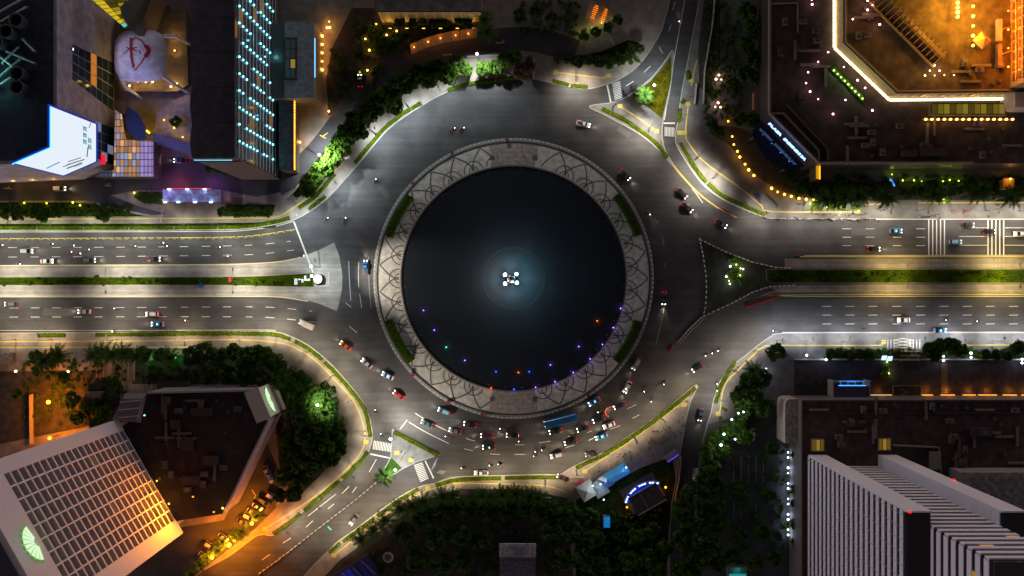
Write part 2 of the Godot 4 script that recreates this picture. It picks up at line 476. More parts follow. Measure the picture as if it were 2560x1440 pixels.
func build_ring() -> void:
	var pale := mat(Color(0.74, 0.695, 0.63), 0.8, 0.0, "concrete", 0.06, "grain", 0.5)
	var dark := mat(Color(0.085, 0.075, 0.068), 0.75, 0.0, "grain", 0.5)
	var plaza := structure("fountain_plaza", ring(40.45, 48.3, -0.04, 0.4), pale); plaza.position = MID
	for a in [["gutter_wall", 48.32, 48.85, 0.55, Color(0.03, 0.028, 0.028)], ["outer_kerb", 48.9, 50.1, 0.32, Color(0.3, 0.3, 0.29)], ["pool_coping", 40.0, 40.43, 0.46, Color(0.12, 0.11, 0.1)]]:
		obj(a[0], ring(a[1], a[2], -0.03, a[3]), mat(a[4], 0.7, 0.0, "grain", 0.4), plaza)
	# petal inlays, the same motif round the ring except at the two terraces
	var leg := MB.new(); var motif := []
	for s in [-1.0, 1.0]:
		leg = MB.new(); var p := PackedVector2Array()
		for i in 13:
			var t := i / 12.0
			var r := lerpf(47.9, 40.9, t); var a = s * 0.112 * (0.6 * sin(t * PI * 0.5) + 0.4 * t)
			p.append(Vector2(cos(a), sin(a)) * r)
		leg.ribbon(p, 0.48, 0.0); motif.append(leg.mesh())
	for r in [3.7, 1.75]:
		leg = MB.new()
		var p := PackedVector2Array()
		for i in 17:
			var a := -PI / 2 + PI * i / 16.0
			var q := Vector2(40.6, 0).rotated(0.1013) + Vector2(cos(a) * r, sin(a) * r * 0.92).rotated(0.1013)
			if q.length() > 40.5: p.append(q)
		leg.ribbon(p, 0.38, 0.0); motif.append(leg.mesh())
	for k in 31:
		var a := TAU * k / 31.0
		if absf(angle_difference(a, PI / 2)) < 0.17 or absf(angle_difference(a, -PI / 2)) < 0.2:
			continue
		for m in motif.size():
			obj("inlay_band", motif[m], dark, plaza, Vector3(0, 0.404 + 0.003 * m, 0), Basis(Vector3.UP, -a))
	# terraces at the top and bottom of the ring
	var terr := mat(Color(0.47, 0.40, 0.35), 0.85, 0.0, "concrete", 0.08, "grain", 0.6)
	for s in [-1.0, 1.0]:
		var p := joined([arc(40.5, s * PI / 2 - 0.185, s * PI / 2 + 0.185, 0, Vector2.ZERO), reversed(arc(47.9, s * PI / 2 - 0.185, s * PI / 2 + 0.185, 0, Vector2.ZERO))])
		var b := MB.new(); b.prism(p, 0.41, 0.43); obj("terrace", b.mesh(), terr, plaza)
		for w in 4:
			var seam := MB.new(); var rr := 41.8 + w * 1.6
			seam.ribbon(arc(rr, s * PI / 2 - 0.18, s * PI / 2 + 0.18, 0, Vector2.ZERO), 0.08, 0.434); obj("joint", seam.mesh(), dark, plaza)
		for w in [-1.0, 1.0]:
			obj("hatch", boxm(Vector3(1.6, 0.12, 1.6)), mat(Color(0.07, 0.065, 0.07), 0.6), plaza, Vector3(w * 7.6, 0.49, s * 43.0))
	# pool: dark floor and water
	var b2 := MB.new(); b2.prism(arc(40.0, 0, TAU - 0.02, 120, Vector2.ZERO), -0.02, 0.03)
	var floor_ := structure("pool_floor", b2.mesh(), mat(Color(0.015, 0.023, 0.033), 0.9)); floor_.position = MID
	var water := StandardMaterial3D.new()
	water.transparency = BaseMaterial3D.TRANSPARENCY_ALPHA; water.albedo_color = Color(0.03, 0.05, 0.07, 0.25); water.roughness = 0.06
	water.normal_enabled = true; var nt := noise_tex(31, 0.03, 0.0, 1.0, 256, 3); nt.as_normal_map = true; nt.bump_strength = 1.5; nt.color_ramp = null; water.normal_texture = nt
	water.normal_scale = 0.15; water.uv1_triplanar = true; water.uv1_world_triplanar = true; water.uv1_scale = Vector3.ONE * 0.12
	var b3 := MB.new(); b3.prism(arc(39.98, 0, TAU - 0.02, 120, Vector2.ZERO), 0.27, 0.28, false)
	var w_ := structure("water", b3.mesh(), water); w_.position = MID
	build_monument()
	# white bollards on the outer kerb, red litter bins on the gutter wall
	var bm := MB.new(); bm.lathe(Vector3.ZERO, [[0.17, 0.0], [0.16, 0.32], [0.22, 0.38], [0.2, 0.5], [0.0, 0.58]], 8)
	var mesh := bm.mesh(true)
	var white := mat(Color(0.62, 0.62, 0.6), 0.6)
	for k in 190:
		var a := TAU * k / 190.0
		var o := obj("bollard", mesh, white, null, MID + Vector3(cos(a) * 49.65, 0.32, sin(a) * 49.65))
		tag(o, "small white bollard on the outer kerb of the fountain ring", "bollard", "white bollards round the fountain ring")
	var names := ["at the top terrace", "left of the top terrace", "above the upper left hedge", "below the lower left hedge", "at the lower left petals", "left of the bottom terrace", "right of the bottom terrace"]
	var red := mat(Color(0.35, 0.012, 0.03), 0.5)
	var k := 0
	for p in [[1267, 349], [1131, 382], [1033, 459], [1033, 937], [1121, 1004], [1206, 1036], [1470, 987]]:
		var t := thing("litter_bin", "red litter bin on the ring wall " + names[k], "bin", u(p[0], p[1]) + Vector3(0, 0.55, 0), k * 0.7, "red litter bins on the ring wall")
		obj("bin_body", boxm(Vector3(0.9, 0.9, 0.9)), red, t, Vector3(0, 0.45, 0)); obj("lid", boxm(Vector3(1.0, 0.12, 1.0)), mat(Color(0.2, 0.01, 0.02), 0.5), t, Vector3(0, 0.97, 0)); k += 1
	# small dim fittings of the fountain jets along the rim, and the lit ones
	var jet := MB.new(); jet.lathe(Vector3.ZERO, [[0.12, 0.0], [0.12, 0.25], [0.06, 0.3], [0.06, 0.5], [0.0, 0.5]], 8)
	var jm := jet.mesh()
	for i in 40:
		var a := TAU * (i + 0.5) / 40.0
		var o := obj("fountain_jet", jm, mat(Color(0.3, 0.3, 0.32), 0.4, 0.8), null, MID + Vector3(cos(a) * 39.0, 0.03, sin(a) * 39.0))
		tag(o, "small metal fountain jet standing in the pool near its rim", "fountain jet", "fountain jets along the pool rim")
	var violet := Color(0.62, 0.42, 1.0); var blue := Color(0.2, 0.35, 1.0); var orange := Color(1.0, 0.4, 0.1); var teal := Color(0.2, 0.95, 0.85)
	var lit := [[1059, 776, violet, "violet", "farthest left"], [1086, 825, violet, "violet", "second from the left"], [1116, 868, teal, "teal", "lower left"], [1162, 901, violet, "violet", "between the teal and the blue ones"], [1240, 929, blue, "blue", "above the orange rim lamp"], [1228, 970, orange, "orange", "at the rim left of the bottom terrace"], [1296, 931, orange, "orange", "between two blue lamps"], [1323, 929, blue, "blue", "right of the inner orange lamp"], [1285, 973, blue, "blue", "at the rim above the bottom terrace"], [1339, 968, violet, "violet", "at the rim right of the bottom terrace"], [1387, 954, violet, "violet", "at the rim below the petals"], [1376, 912, violet, "violet", "set in from the lower right rim"], [1433, 931, violet, "violet", "at the lower right rim"], [1475, 897, violet, "violet", "third along the lower right rim"], [1447, 866, violet, "violet", "inner one at the lower right"], [1506, 861, violet, "violet", "fourth along the lower right rim"], [1533, 819, violet, "violet", "fifth along the right rim"], [1551, 771, violet, "violet", "highest on the right rim"], [1493, 802, orange, "orange", "inside the right rim"]]
	for l in lit:
		var t := thing("fountain_lamp", "%s underwater fountain lamp, %s" % [l[3], l[4]], "fountain lamp", u(l[0], l[1]) + Vector3(0, 0.03, 0), 0, "coloured fountain lamps in the pool")
		var h := MB.new(); h.lathe(Vector3.ZERO, [[0.2, 0.0], [0.24, 0.22], [0.0, 0.22]], 8); obj("housing", h.mesh(), mat(Color(0.1, 0.1, 0.1), 0.4, 0.6), t)
		var d := MB.new(); d.lathe(Vector3(0, 0.26, 0), [[0.15, 0.0], [0.12, 0.1], [0.0, 0.13]], 8); obj("lamp_lens", d.mesh(), glow(l[2], 10.0), t)
		omni(t, Vector3(0, 0.75, 0), l[2], 2.0, 0.1)

func reversed(p: PackedVector2Array) -> PackedVector2Array:
	var r := p.duplicate(); r.reverse(); return r

func build_monument() -> void:
	var t := thing("welcome_monument", "tall pylon monument with two waving bronze figures in the middle of the pool", "monument", u(1278, 698))
	var stone := mat(Color(0.30, 0.30, 0.29), 0.6, 0.0, "grain", 0.4)
	var b := MB.new(); b.lathe(Vector3(0.86, 0, -0.29), [[11.15, 0.03], [11.1, 0.09], [10.95, 0.09], [10.9, 0.03]], 64); obj("inner_basin_rim", b.mesh(), mat(Color(0.03, 0.042, 0.055), 0.7), t)
	b = MB.new(); b.lathe(Vector3.ZERO, [[1.5, 0.05], [1.4, 1.2], [1.2, 1.5], [0.0, 1.5]], 24); obj("plinth", b.mesh(), stone, t)
	for s in [-1.0, 1.0]:
		b = MB.new(); b.box(Vector3(s * 0.55, 9.5, 0), Vector3(0.45, 16.5, 0.8)); obj("pylon", b.mesh(), stone, t)
	b = MB.new(); b.box(Vector3(0, 17.9, 0), Vector3(2.0, 0.5, 1.3)); b.box(Vector3(0, 18.3, 0), Vector3(1.6, 0.3, 1.0)); obj("platform", b.mesh(), stone, t)
	var bronze := mat(Color(0.16, 0.13, 0.09), 0.35, 0.8)
	var fig := body([[Vector3(0, 1.0, 0), Vector3(0, 1.5, 0), 0.2, 0.24], [Vector3(0, 1.5, 0), Vector3(0, 1.66, 0), 0.1, 0.08], [Vector3(0, 1.78, 0), Vector3(0, 1.84, 0.02), 0.12, 0.12],
		[Vector3(-0.1, 0.95, 0), Vector3(-0.13, 0.5, 0.05), 0.13, 0.09], [Vector3(-0.13, 0.5, 0.05), Vector3(-0.15, 0.05, 0), 0.08, 0.06], [Vector3(-0.15, 0.04, 0), Vector3(-0.15, 0.03, 0.2), 0.06, 0.05],
		[Vector3(0.1, 0.95, 0), Vector3(0.13, 0.5, -0.04), 0.13, 0.09], [Vector3(0.13, 0.5, -0.04), Vector3(0.15, 0.05, -0.1), 0.08, 0.06], [Vector3(0.15, 0.04, -0.1), Vector3(0.15, 0.03, 0.1), 0.06, 0.05],
		[Vector3(-0.24, 1.45, 0), Vector3(-0.38, 1.15, 0.08), 0.08, 0.06], [Vector3(-0.38, 1.15, 0.08), Vector3(-0.3, 0.95, 0.3), 0.055, 0.045],
		[Vector3(0.24, 1.45, 0), Vector3(0.38, 1.75, 0.1), 0.08, 0.06], [Vector3(0.38, 1.75, 0.1), Vector3(0.4, 2.1, 0.18), 0.055, 0.05], [Vector3(0.4, 2.12, 0.18), Vector3(0.42, 2.28, 0.2), 0.05, 0.03]], 0.045)
	for s in [-1.0, 1.0]:
		obj("bronze_figure", fig, bronze, t, Vector3(s * 0.5, 18.4, 0), Basis(Vector3.UP, PI / 2 * 0.9 + s * 0.15).scaled(Vector3.ONE * 2.6))
	var cool := Color(0.78, 0.95, 1.0)
	var where := [[Vector3(-2.15, 0, -1.5), Color(1.0, 0.96, 0.92), "upper left"], [Vector3(1.85, 0, -1.75), Color(0.55, 0.92, 1.0), "upper right"], [Vector3(-2.15, 0, 1.6), Color(1.0, 0.94, 0.88), "lower left"], [Vector3(2.0, 0, 1.3), Color(0.6, 0.93, 1.0), "lower right"]]
	for w in where:
		var f := thing("flood_lamp", "white flood lamp mast at the %s of the monument" % w[2], "flood lamp", u(1278, 698) + w[0], 0, "flood lamps round the monument")
		var p := MB.new(); p.tube(Vector3(0, 0.03, 0), Vector3(0, 4.4, 0), 0.09, 0.07, 8); obj("mast", p.mesh(), mat(Color(0.2, 0.2, 0.2), 0.5, 0.6), f)
		p = MB.new(); p.box(Vector3(0, 4.5, 0), Vector3(0.8, 0.22, 0.9)); obj("lamp_housing", p.mesh(), mat(Color(0.12, 0.12, 0.12), 0.5), f)
		p = MB.new(); p.lathe(Vector3(0, 4.62, 0), [[0.55, 0.0], [0.6, 0.1], [0.4, 0.25], [0.0, 0.3]], 12); obj("lamp_glass", p.mesh(), glow(w[1], 14.0), f)
		spot(f, Vector3(0, 5.1, 0), Vector3(-w[0].x * 0.07, 1, -w[0].z * 0.07), cool, 160.0, 24.0, 0.3)
		omni(f, Vector3(0, 6.0, 0), w[1], 120.0, 0.4)
	for s in [Vector3(-0.9, 1.6, 0.5), Vector3(0.9, 1.6, -0.5), Vector3(0.6, 1.6, 0.9)]:
		obj("plinth_lamp", boxm(Vector3(0.5, 0.25, 0.5)), glow(Color(0.9, 0.97, 1.0), 10.0), t, s)

# ---------- painted markings ----------
func dash_row(parent: Node, m: Material, pts: Array, on: float, off: float, w := 0.16, start := 0.0) -> void:
	var p := curve(plan(pts), 0.5)
	var run := -start; var seg := PackedVector2Array()
	for i in p.size() - 1:
		var d := p[i].distance_to(p[i + 1])
		if fposmod(run, on + off) < on and run >= 0:
			if seg.is_empty(): seg.append(p[i])
			seg.append(p[i + 1])
		elif seg.size() > 1:
			line("lane_dash", seg, w, 0.004, m, parent); seg = PackedVector2Array()
		else:
			seg = PackedVector2Array()
		run += d
	if seg.size() > 1: line("lane_dash", seg, w, 0.004, m, parent)

func build_markings() -> void:
	var white := mat(Color(0.66, 0.65, 0.6), 0.7, 0.0, "grain", 0.6)
	var yel := mat(Color(0.58, 0.43, 0.07), 0.7, 0.0, "grain", 0.6)
	var worn := mat(Color(0.32, 0.31, 0.30), 0.75, 0.0, "grain", 0.6)
	var r: Node = get_node("road")
	var bus: Node = get_node("busway_west")
	var y := 0.004
	# west arm
	for a in [[[-40, 619, 300, 618, 560, 615, 650, 611, 727, 603]], [[-40, 643, 300, 641, 560, 638, 650, 635, 735, 625]], [[-40, 770, 300, 769, 600, 767, 690, 769, 780, 778]], [[-40, 793, 300, 792, 600, 792, 690, 795, 790, 806]]]:
		dash_row(r, white, a[0], 3.0, 4.65, 0.2, 1.0)
	for a in [[-60, 597, 300, 595, 560, 593, 650, 587, 738, 573]]:
		dash_row(r, yel, a, 2.6, 0.3, 0.28); dash_row(r, mat(Color(0.4, 0.3, 0.06), 0.75), [-60, 600, 300, 598, 560, 596, 650, 590, 738, 576], 1.2, 1.6, 0.14)
	line("edge_line", curve(plan([-60, 580, 450, 579, 600, 577, 690, 565, 735, 553]), 2), 0.2, y, white, r)
	line("edge_line", curve(plan([-60, 664, 450, 662, 600, 660, 690, 655, 738, 647]), 2), 0.3, 0.012, mat(Color(0.62, 0.55, 0.28), 0.7), bus)
	line("edge_line", curve(plan([-60, 742, 300, 742, 600, 741, 700, 743, 770, 753]), 2), 0.3, 0.012, mat(Color(0.62, 0.55, 0.28), 0.7), bus)
	line("edge_line", curve(plan([-60, 739, 300, 739, 530, 738]), 2), 0.16, 0.012, white, bus)
	line("stop_line", plan([735, 555, 783, 682]), 0.55, 0.014, white, r)
	line("edge_line", curve(plan([-60, 826, 300, 826, 640, 825, 690, 826]), 2), 0.14, y, white, r)
	# lines beside the west side of the ring
	for a in [[872, 653, 873, 690, 877, 752], [897, 656, 896, 690, 897, 718], [899, 735, 904, 770], [864, 757, 878, 768], [873, 815, 892, 832], [921, 640, 923, 720, 928, 770]]:
		line("lane_line", curve(plan(a), 2), 0.22, y, white if a[0] < 915 else worn, r)
	# south ring
	for a in [[1022, 1055, 1060, 1078, 1122, 1109], [1038, 1033, 1075, 1056, 1130, 1083], [1000, 1073, 1018, 1050], [1165, 1096, 1188, 1103], [1160, 1122, 1183, 1127], [1225, 1135, 1250, 1136], [1288, 1136, 1313, 1136], [1288, 1112, 1312, 1112], [1348, 1107, 1375, 1103], [1412, 1120, 1436, 1113], [1472, 1101, 1495, 1090], [1526, 1073, 1550, 1064], [1568, 1022, 1590, 1012], [1581, 1046, 1598, 1037], [1410, 1095, 1425, 1090], [1467, 1082, 1480, 1077], [1640, 860, 1652, 810, 1662, 765], [1637, 545, 1645, 558], [1655, 590, 1660, 615], [1663, 655, 1664, 670]]:
		line("lane_line", curve(plan(a), 2), 0.2, y, worn if a[0] > 1600 else white, r)
	# east arm
	for a in [[2105, 2150, 0]]:
		pass
	for x in [2117, 2175, 2243, 2302]:
		for yy in [572, 593, 614]:
			line("lane_dash", plan([x - 11, yy, x + 11, yy]), 0.2, y, white, r)
	for x in [2067, 2125, 2182, 2242, 2301, 2360, 2418, 2476, 2534]:
		for yy in [766, 788, 810]:
			line("lane_dash", plan([x - 11, yy, x + 11, yy - 0.5]), 0.2, y, white, r)
	for yy in [569.5, 591, 613]:
		line("lane_line", plan([2398, yy, 2470, yy]), 0.22, y, white, r); line("lane_line", plan([2512, yy, 2700, yy]), 0.22, y, white, r)
	for x0 in [2322, 2470]:
		for k in 5:
			line("crossing_bar", plan([x0 + k * 9.8, 549, x0 + k * 9.8, 639]), 0.42, 0.008, white, r)
			line("crossing_bar", plan([x0 + k * 9.8, 647, x0 + k * 9.8, 655]), 0.36, 0.012, worn, r)
			line("crossing_bar", plan([x0 + k * 9.8, 660, x0 + k * 9.8, 668]), 0.36, 0.012, worn, r)
	for a in [[2080, 548.5, 2700, 548.5], [1955, 831, 2700, 830]]:
		line("edge_line", plan(a), 0.2, y, white, r)
	line("edge_line", plan([2010, 638.5, 2700, 638]), 0.2, y, mat(Color(0.62, 0.55, 0.28), 0.7), r)
	line("edge_line", curve(plan([1960, 741, 2010, 741, 2700, 741]), 4), 0.2, y, mat(Color(0.62, 0.55, 0.28), 0.7), r)
	# northeast slip roads
	for a in [[1648, 118, 1657, 134], [1610, 181, 1626, 165], [1565, 215, 1584, 203], [1518, 213, 1527, 255], [1659, 308, 1687, 308], [1661, 300, 1684, 155, 1704, 45, 1712, 0], [1672, 78, 1678, 62], [1682, 25, 1687, 5], [1520, 286, 1562, 309, 1606, 336, 1650, 368], [1690, 340, 1706, 378, 1742, 432, 1775, 470], [1730, 470, 1757, 507]]:
		line("lane_line", curve(plan(a), 2), 0.5 if a[0] in [1518, 1659] else 0.2, y, white, r)
	for a in [[1668, 390, 1700, 432, 1750, 485, 1800, 522, 1842, 544], [1664, 388, 1696, 431, 1746, 484, 1797, 522]]:
		line("edge_line", curve(plan(a), 2), 0.26, y, yel, r)
	# crosswalks: each bar its own piece
	crosswalk(r, white, Vector2(1530, 208), Vector2(1550, 202), Vector2(1537, 251), Vector2(1556, 245), 11)
	crosswalk(r, white, Vector2(1661, 317), Vector2(1661, 340), Vector2(1687, 319), Vector2(1686, 342), 7)
	crosswalk(r, white, Vector2(934, 1101), Vector2(931, 1123), Vector2(980, 1109), Vector2(977, 1130), 12)
	crosswalk(r, white, Vector2(1034, 1162), Vector2(1056, 1155), Vector2(1051, 1206), Vector2(1072, 1197), 11)
	line("stop_line", plan([926, 1135, 974, 1145]), 0.45, y, white, r)
	line("stop_line", plan([1063, 1152, 1084, 1196]), 0.45, y, white, r)
	for k in 4:
		line("hatch_mark", plan([1078 + k * 2, 1176 - k * 5, 1089 + k * 1.5, 1161 - k * 5]), 0.2, y, worn, r)
		line("hatch_mark", plan([1092 + k * 4, 1183 + k, 1102 + k * 4, 1175 + k]), 0.2, y, worn, r)
	# southwest road
	for a in [[923, 1180, 941, 1148], [855, 1234, 873, 1216], [820, 1272, 835, 1260], [765, 1318, 782, 1302], [707, 1358, 727, 1345], [655, 1400, 675, 1386], [770, 1290, 840, 1235], [880, 1232, 892, 1217], [690, 1405, 702, 1396]]:
		line("lane_line", plan(a), 0.2, y, white, r)
	# repaired patches, tar seams and manhole covers
	var cover := MB.new(); cover.lathe(Vector3.ZERO, [[0.42, 0.0], [0.40, 0.012], [0.0, 0.012]], 14)
	var cm := cover.mesh()
	for a in [[1110, 300], [1000, 430], [900, 620], [1050, 1110], [1340, 1160], [1180, 1150], [1560, 390], [1700, 560], [1650, 960], [600, 605], [180, 650], [430, 780], [90, 800], [2150, 600], [2080, 780], [2330, 780], [880, 1210], [800, 1340], [1710, 130], [1330, 260], [1690, 800], [1850, 590]]:
		obj("manhole_cover", cm, mat(Color(0.03, 0.03, 0.032), 0.6, 0.3), r, u(a[0], a[1]) + Vector3(0, 0.002, 0))
	var tar := mat(Color(0.055, 0.054, 0.057), 0.8, 0.0, "grain", 0.6); var old := mat(Color(0.088, 0.086, 0.086), 0.85, 0.0, "grain", 0.6)
	for a in [[1150, 285, 9, 2.6, 0.2], [960, 480, 5, 2.2, 0.9], [1420, 270, 7, 3.0, -0.3], [905, 800, 4, 8, 0.2], [1250, 1140, 8, 2.4, 0.05], [1600, 1000, 6, 2.6, 0.7], [1700, 620, 3, 9, 0.1], [300, 605, 11, 2.4, 0.0], [520, 650, 8, 2.0, 0.0], [150, 780, 12, 2.6, 0.0], [620, 815, 7, 2.2, 0.05], [2160, 580, 9, 2.6, 0.0], [2050, 800, 12, 2.6, 0.0], [2440, 755, 10, 2.4, 0.0], [760, 1340, 7, 2.2, 0.7], [1560, 330, 5, 2, 0.6]]:
		var pm := MB.new(); pm.box(Vector3.ZERO, Vector3(a[2], 0.003, a[3])); obj("repair_patch", pm.mesh(), tar if int(a[0]) % 3 else old, r, u(a[0], a[1]) + Vector3(0, 0.0016, 0), Basis(Vector3.UP, -a[4]))
	for a in [[1010, 350, 1080, 290, 1200, 255, 1330, 250, 1450, 275], [900, 560, 930, 480, 1000, 390], [1080, 1105, 1200, 1145, 1350, 1145, 1480, 1105, 1600, 1020], [-40, 630, 400, 629, 640, 624], [-40, 781, 400, 780, 700, 783], [2010, 583, 2560, 582], [1960, 777, 2560, 777], [1690, 600, 1705, 690, 1690, 800]]:
		line("tar_seam", curve(plan(a), 2), 0.12, 0.0025, tar, r)
	# yellow tactile paving on the pavements
	var tact := mat(Color(0.60, 0.46, 0.09), 0.75, 0.0, "grain", 0.8)
	var walks := {
		"pavement_northwest": [[[-60, 548, 450, 546, 680, 545, 700, 540, 745, 512, 800, 470, 830, 436, 862, 405]], [[1389, 181, 1510, 195, 1519, 187]], [[1190, 207, 1200, 205]]],
		"pavement_northeast": [[[1720, 265, 1713, 332, 1715, 347, 1745, 390, 1780, 420, 1850, 470, 1905, 515, 1930, 529, 2150, 530]], [[2162, 512, 2235, 508]], [[2295, 507, 2560, 507]], [[1728, 215, 1735, 180, 1742, 150]]],
		"pavement_southeast": [[[2560, 862, 2415, 863]], [[2212, 856, 2203, 863, 1915, 864, 1900, 872, 1870, 900, 1845, 925, 1820, 950, 1806, 980, 1800, 1025, 1795, 1035]]],
		"pavement_south": [[[1708, 1012, 1690, 1018, 1640, 1055, 1580, 1100, 1530, 1132, 1462, 1178]], [[1425, 1237, 1390, 1220, 1330, 1212, 1140, 1208, 1100, 1216, 1060, 1230, 1000, 1262, 940, 1306, 870, 1360, 835, 1388]]],
		"pavement_southwest": [[[-60, 854, 300, 853, 640, 851, 760, 881, 850, 963, 890, 1013, 905, 1050, 912, 1085, 908, 1120, 880, 1160, 820, 1215, 750, 1267, 662, 1322]], [[-60, 870, 0, 869, 490, 867]]],
	}
	for k in walks:
		for a in walks[k]:
			line("tactile_strip", curve(plan(a[0] if a[0] is Array else a), 1.5), 0.42, 0.138, tact, get_node(k))
	line("tactile_strip", plan([1550, 266, 1600, 298, 1640, 327]), 0.42, 0.138, tact, get_node("traffic_island_northeast"))
	for a in [["pavement_northwest", 1389, 181], ["pavement_northwest", 1522, 189], ["traffic_island_northeast", 1550, 265], ["traffic_island_northeast", 1641, 328], ["pavement_northeast", 1728, 201], ["pavement_northeast", 1720, 260], ["pavement_northeast", 1711, 332], ["pavement_northeast", 1699, 332], ["pavement_south", 1462, 1178], ["pavement_south", 1710, 1012], ["pavement_south", 1069, 1220], ["pavement_southeast", 1795, 1034], ["pavement_southeast", 2209, 855], ["pavement_southwest", 663, 1322], ["pavement_southwest", 915, 1105], ["traffic_island_south", 992, 1132], ["traffic_island_south", 1028, 1150], ["pavement_south", 835, 1388]]:
		var b := MB.new(); b.prism(PackedVector2Array([u2(a[1] - 6, a[2] - 5), u2(a[1] + 6, a[2] - 5), u2(a[1] + 6, a[2] + 5), u2(a[1] - 6, a[2] + 5)]), 0.131, 0.142); obj("tactile_pad", b.mesh(), tact, get_node(a[0]))

func crosswalk(parent: Node, m: Material, a: Vector2, b: Vector2, c: Vector2, d: Vector2, n: int) -> void:
	for k in n:
		var t := (k + 0.5) / n
		var p := a.lerp(c, t); var q := b.lerp(d, t)
		var b_ := PackedVector2Array([u2(p.x, p.y), u2(q.x, q.y)])
		line("crossing_bar", b_, a.distance_to(c) / n / 7.0 * 0.52, 0.008, m, parent)

# ---------- buildings ----------
func glass(c := Color(0.02, 0.024, 0.03), r := 0.12) -> StandardMaterial3D:
	var m := mat(c, r, 0.0)
	m.metallic_specular = 0.14
	return m

func quad_panel(called: String, parent: Node, a: Vector3, b: Vector3, c: Vector3, d: Vector3, m: Material, t := 0.12) -> MeshInstance3D:    # a flat piece of thickness t behind the face a b c d
	var k := MB.new()
	var nrm := (b - a).cross(d - a).normalized() * t
	k.quad(a, b, c, d); k.quad(b - nrm, a - nrm, d - nrm, c - nrm)
	k.quad(a - nrm, b - nrm, b, a); k.quad(b - nrm, c - nrm, c, b); k.quad(c - nrm, d - nrm, d, c); k.quad(d - nrm, a - nrm, a, d)
	return obj(called, k.mesh(), m, parent)

func small_lamp(label: String, at: Vector3, c: Color, e: float, light := 0.0, size := 0.28, group := "", category := "lantern", post := 0.9) -> Node3D:
	var t := thing("garden_lantern" if category == "lantern" else "festoon_bulb", label, category, at, 0, group)
	var key := "post%s" % [post]
	if not shared.has(key):
		var b := MB.new(); b.tube(Vector3.ZERO, Vector3(0, post, 0), 0.06, 0.05, 6); b.tube(Vector3(0, post - 0.08, 0), Vector3(0, post, 0), 0.16, 0.16, 8); shared[key] = b.mesh()
	obj("post", shared[key], mat(Color(0.08, 0.07, 0.06), 0.6), t)
	var g := "globe%s" % [size]
	if not shared.has(g):
		var b := MB.new(); b.lathe(Vector3.ZERO, [[0.0, 0.0], [size * 0.7, size * 0.25], [size, size], [size * 0.7, size * 1.75], [0.0, size * 2.0]], 8); shared[g] = b.mesh(true)
	var vary: float = [0.55, 0.8, 1.0, 1.3][int(absf(at.x * 13.0 + at.z * 7.0)) % 4]
	obj("lamp_globe", shared[g], glow(c, e * vary), t, Vector3(0, post, 0), Basis.IDENTITY.scaled(Vector3(0.8 + 0.3 * vary, 1.0, 0.8 + 0.3 * vary)))
	if light > 0.0:
		omni(t, Vector3(0, post + size * 2 + 0.2, 0), c, light * (0.5 + 0.5 * vary), size)
	return t

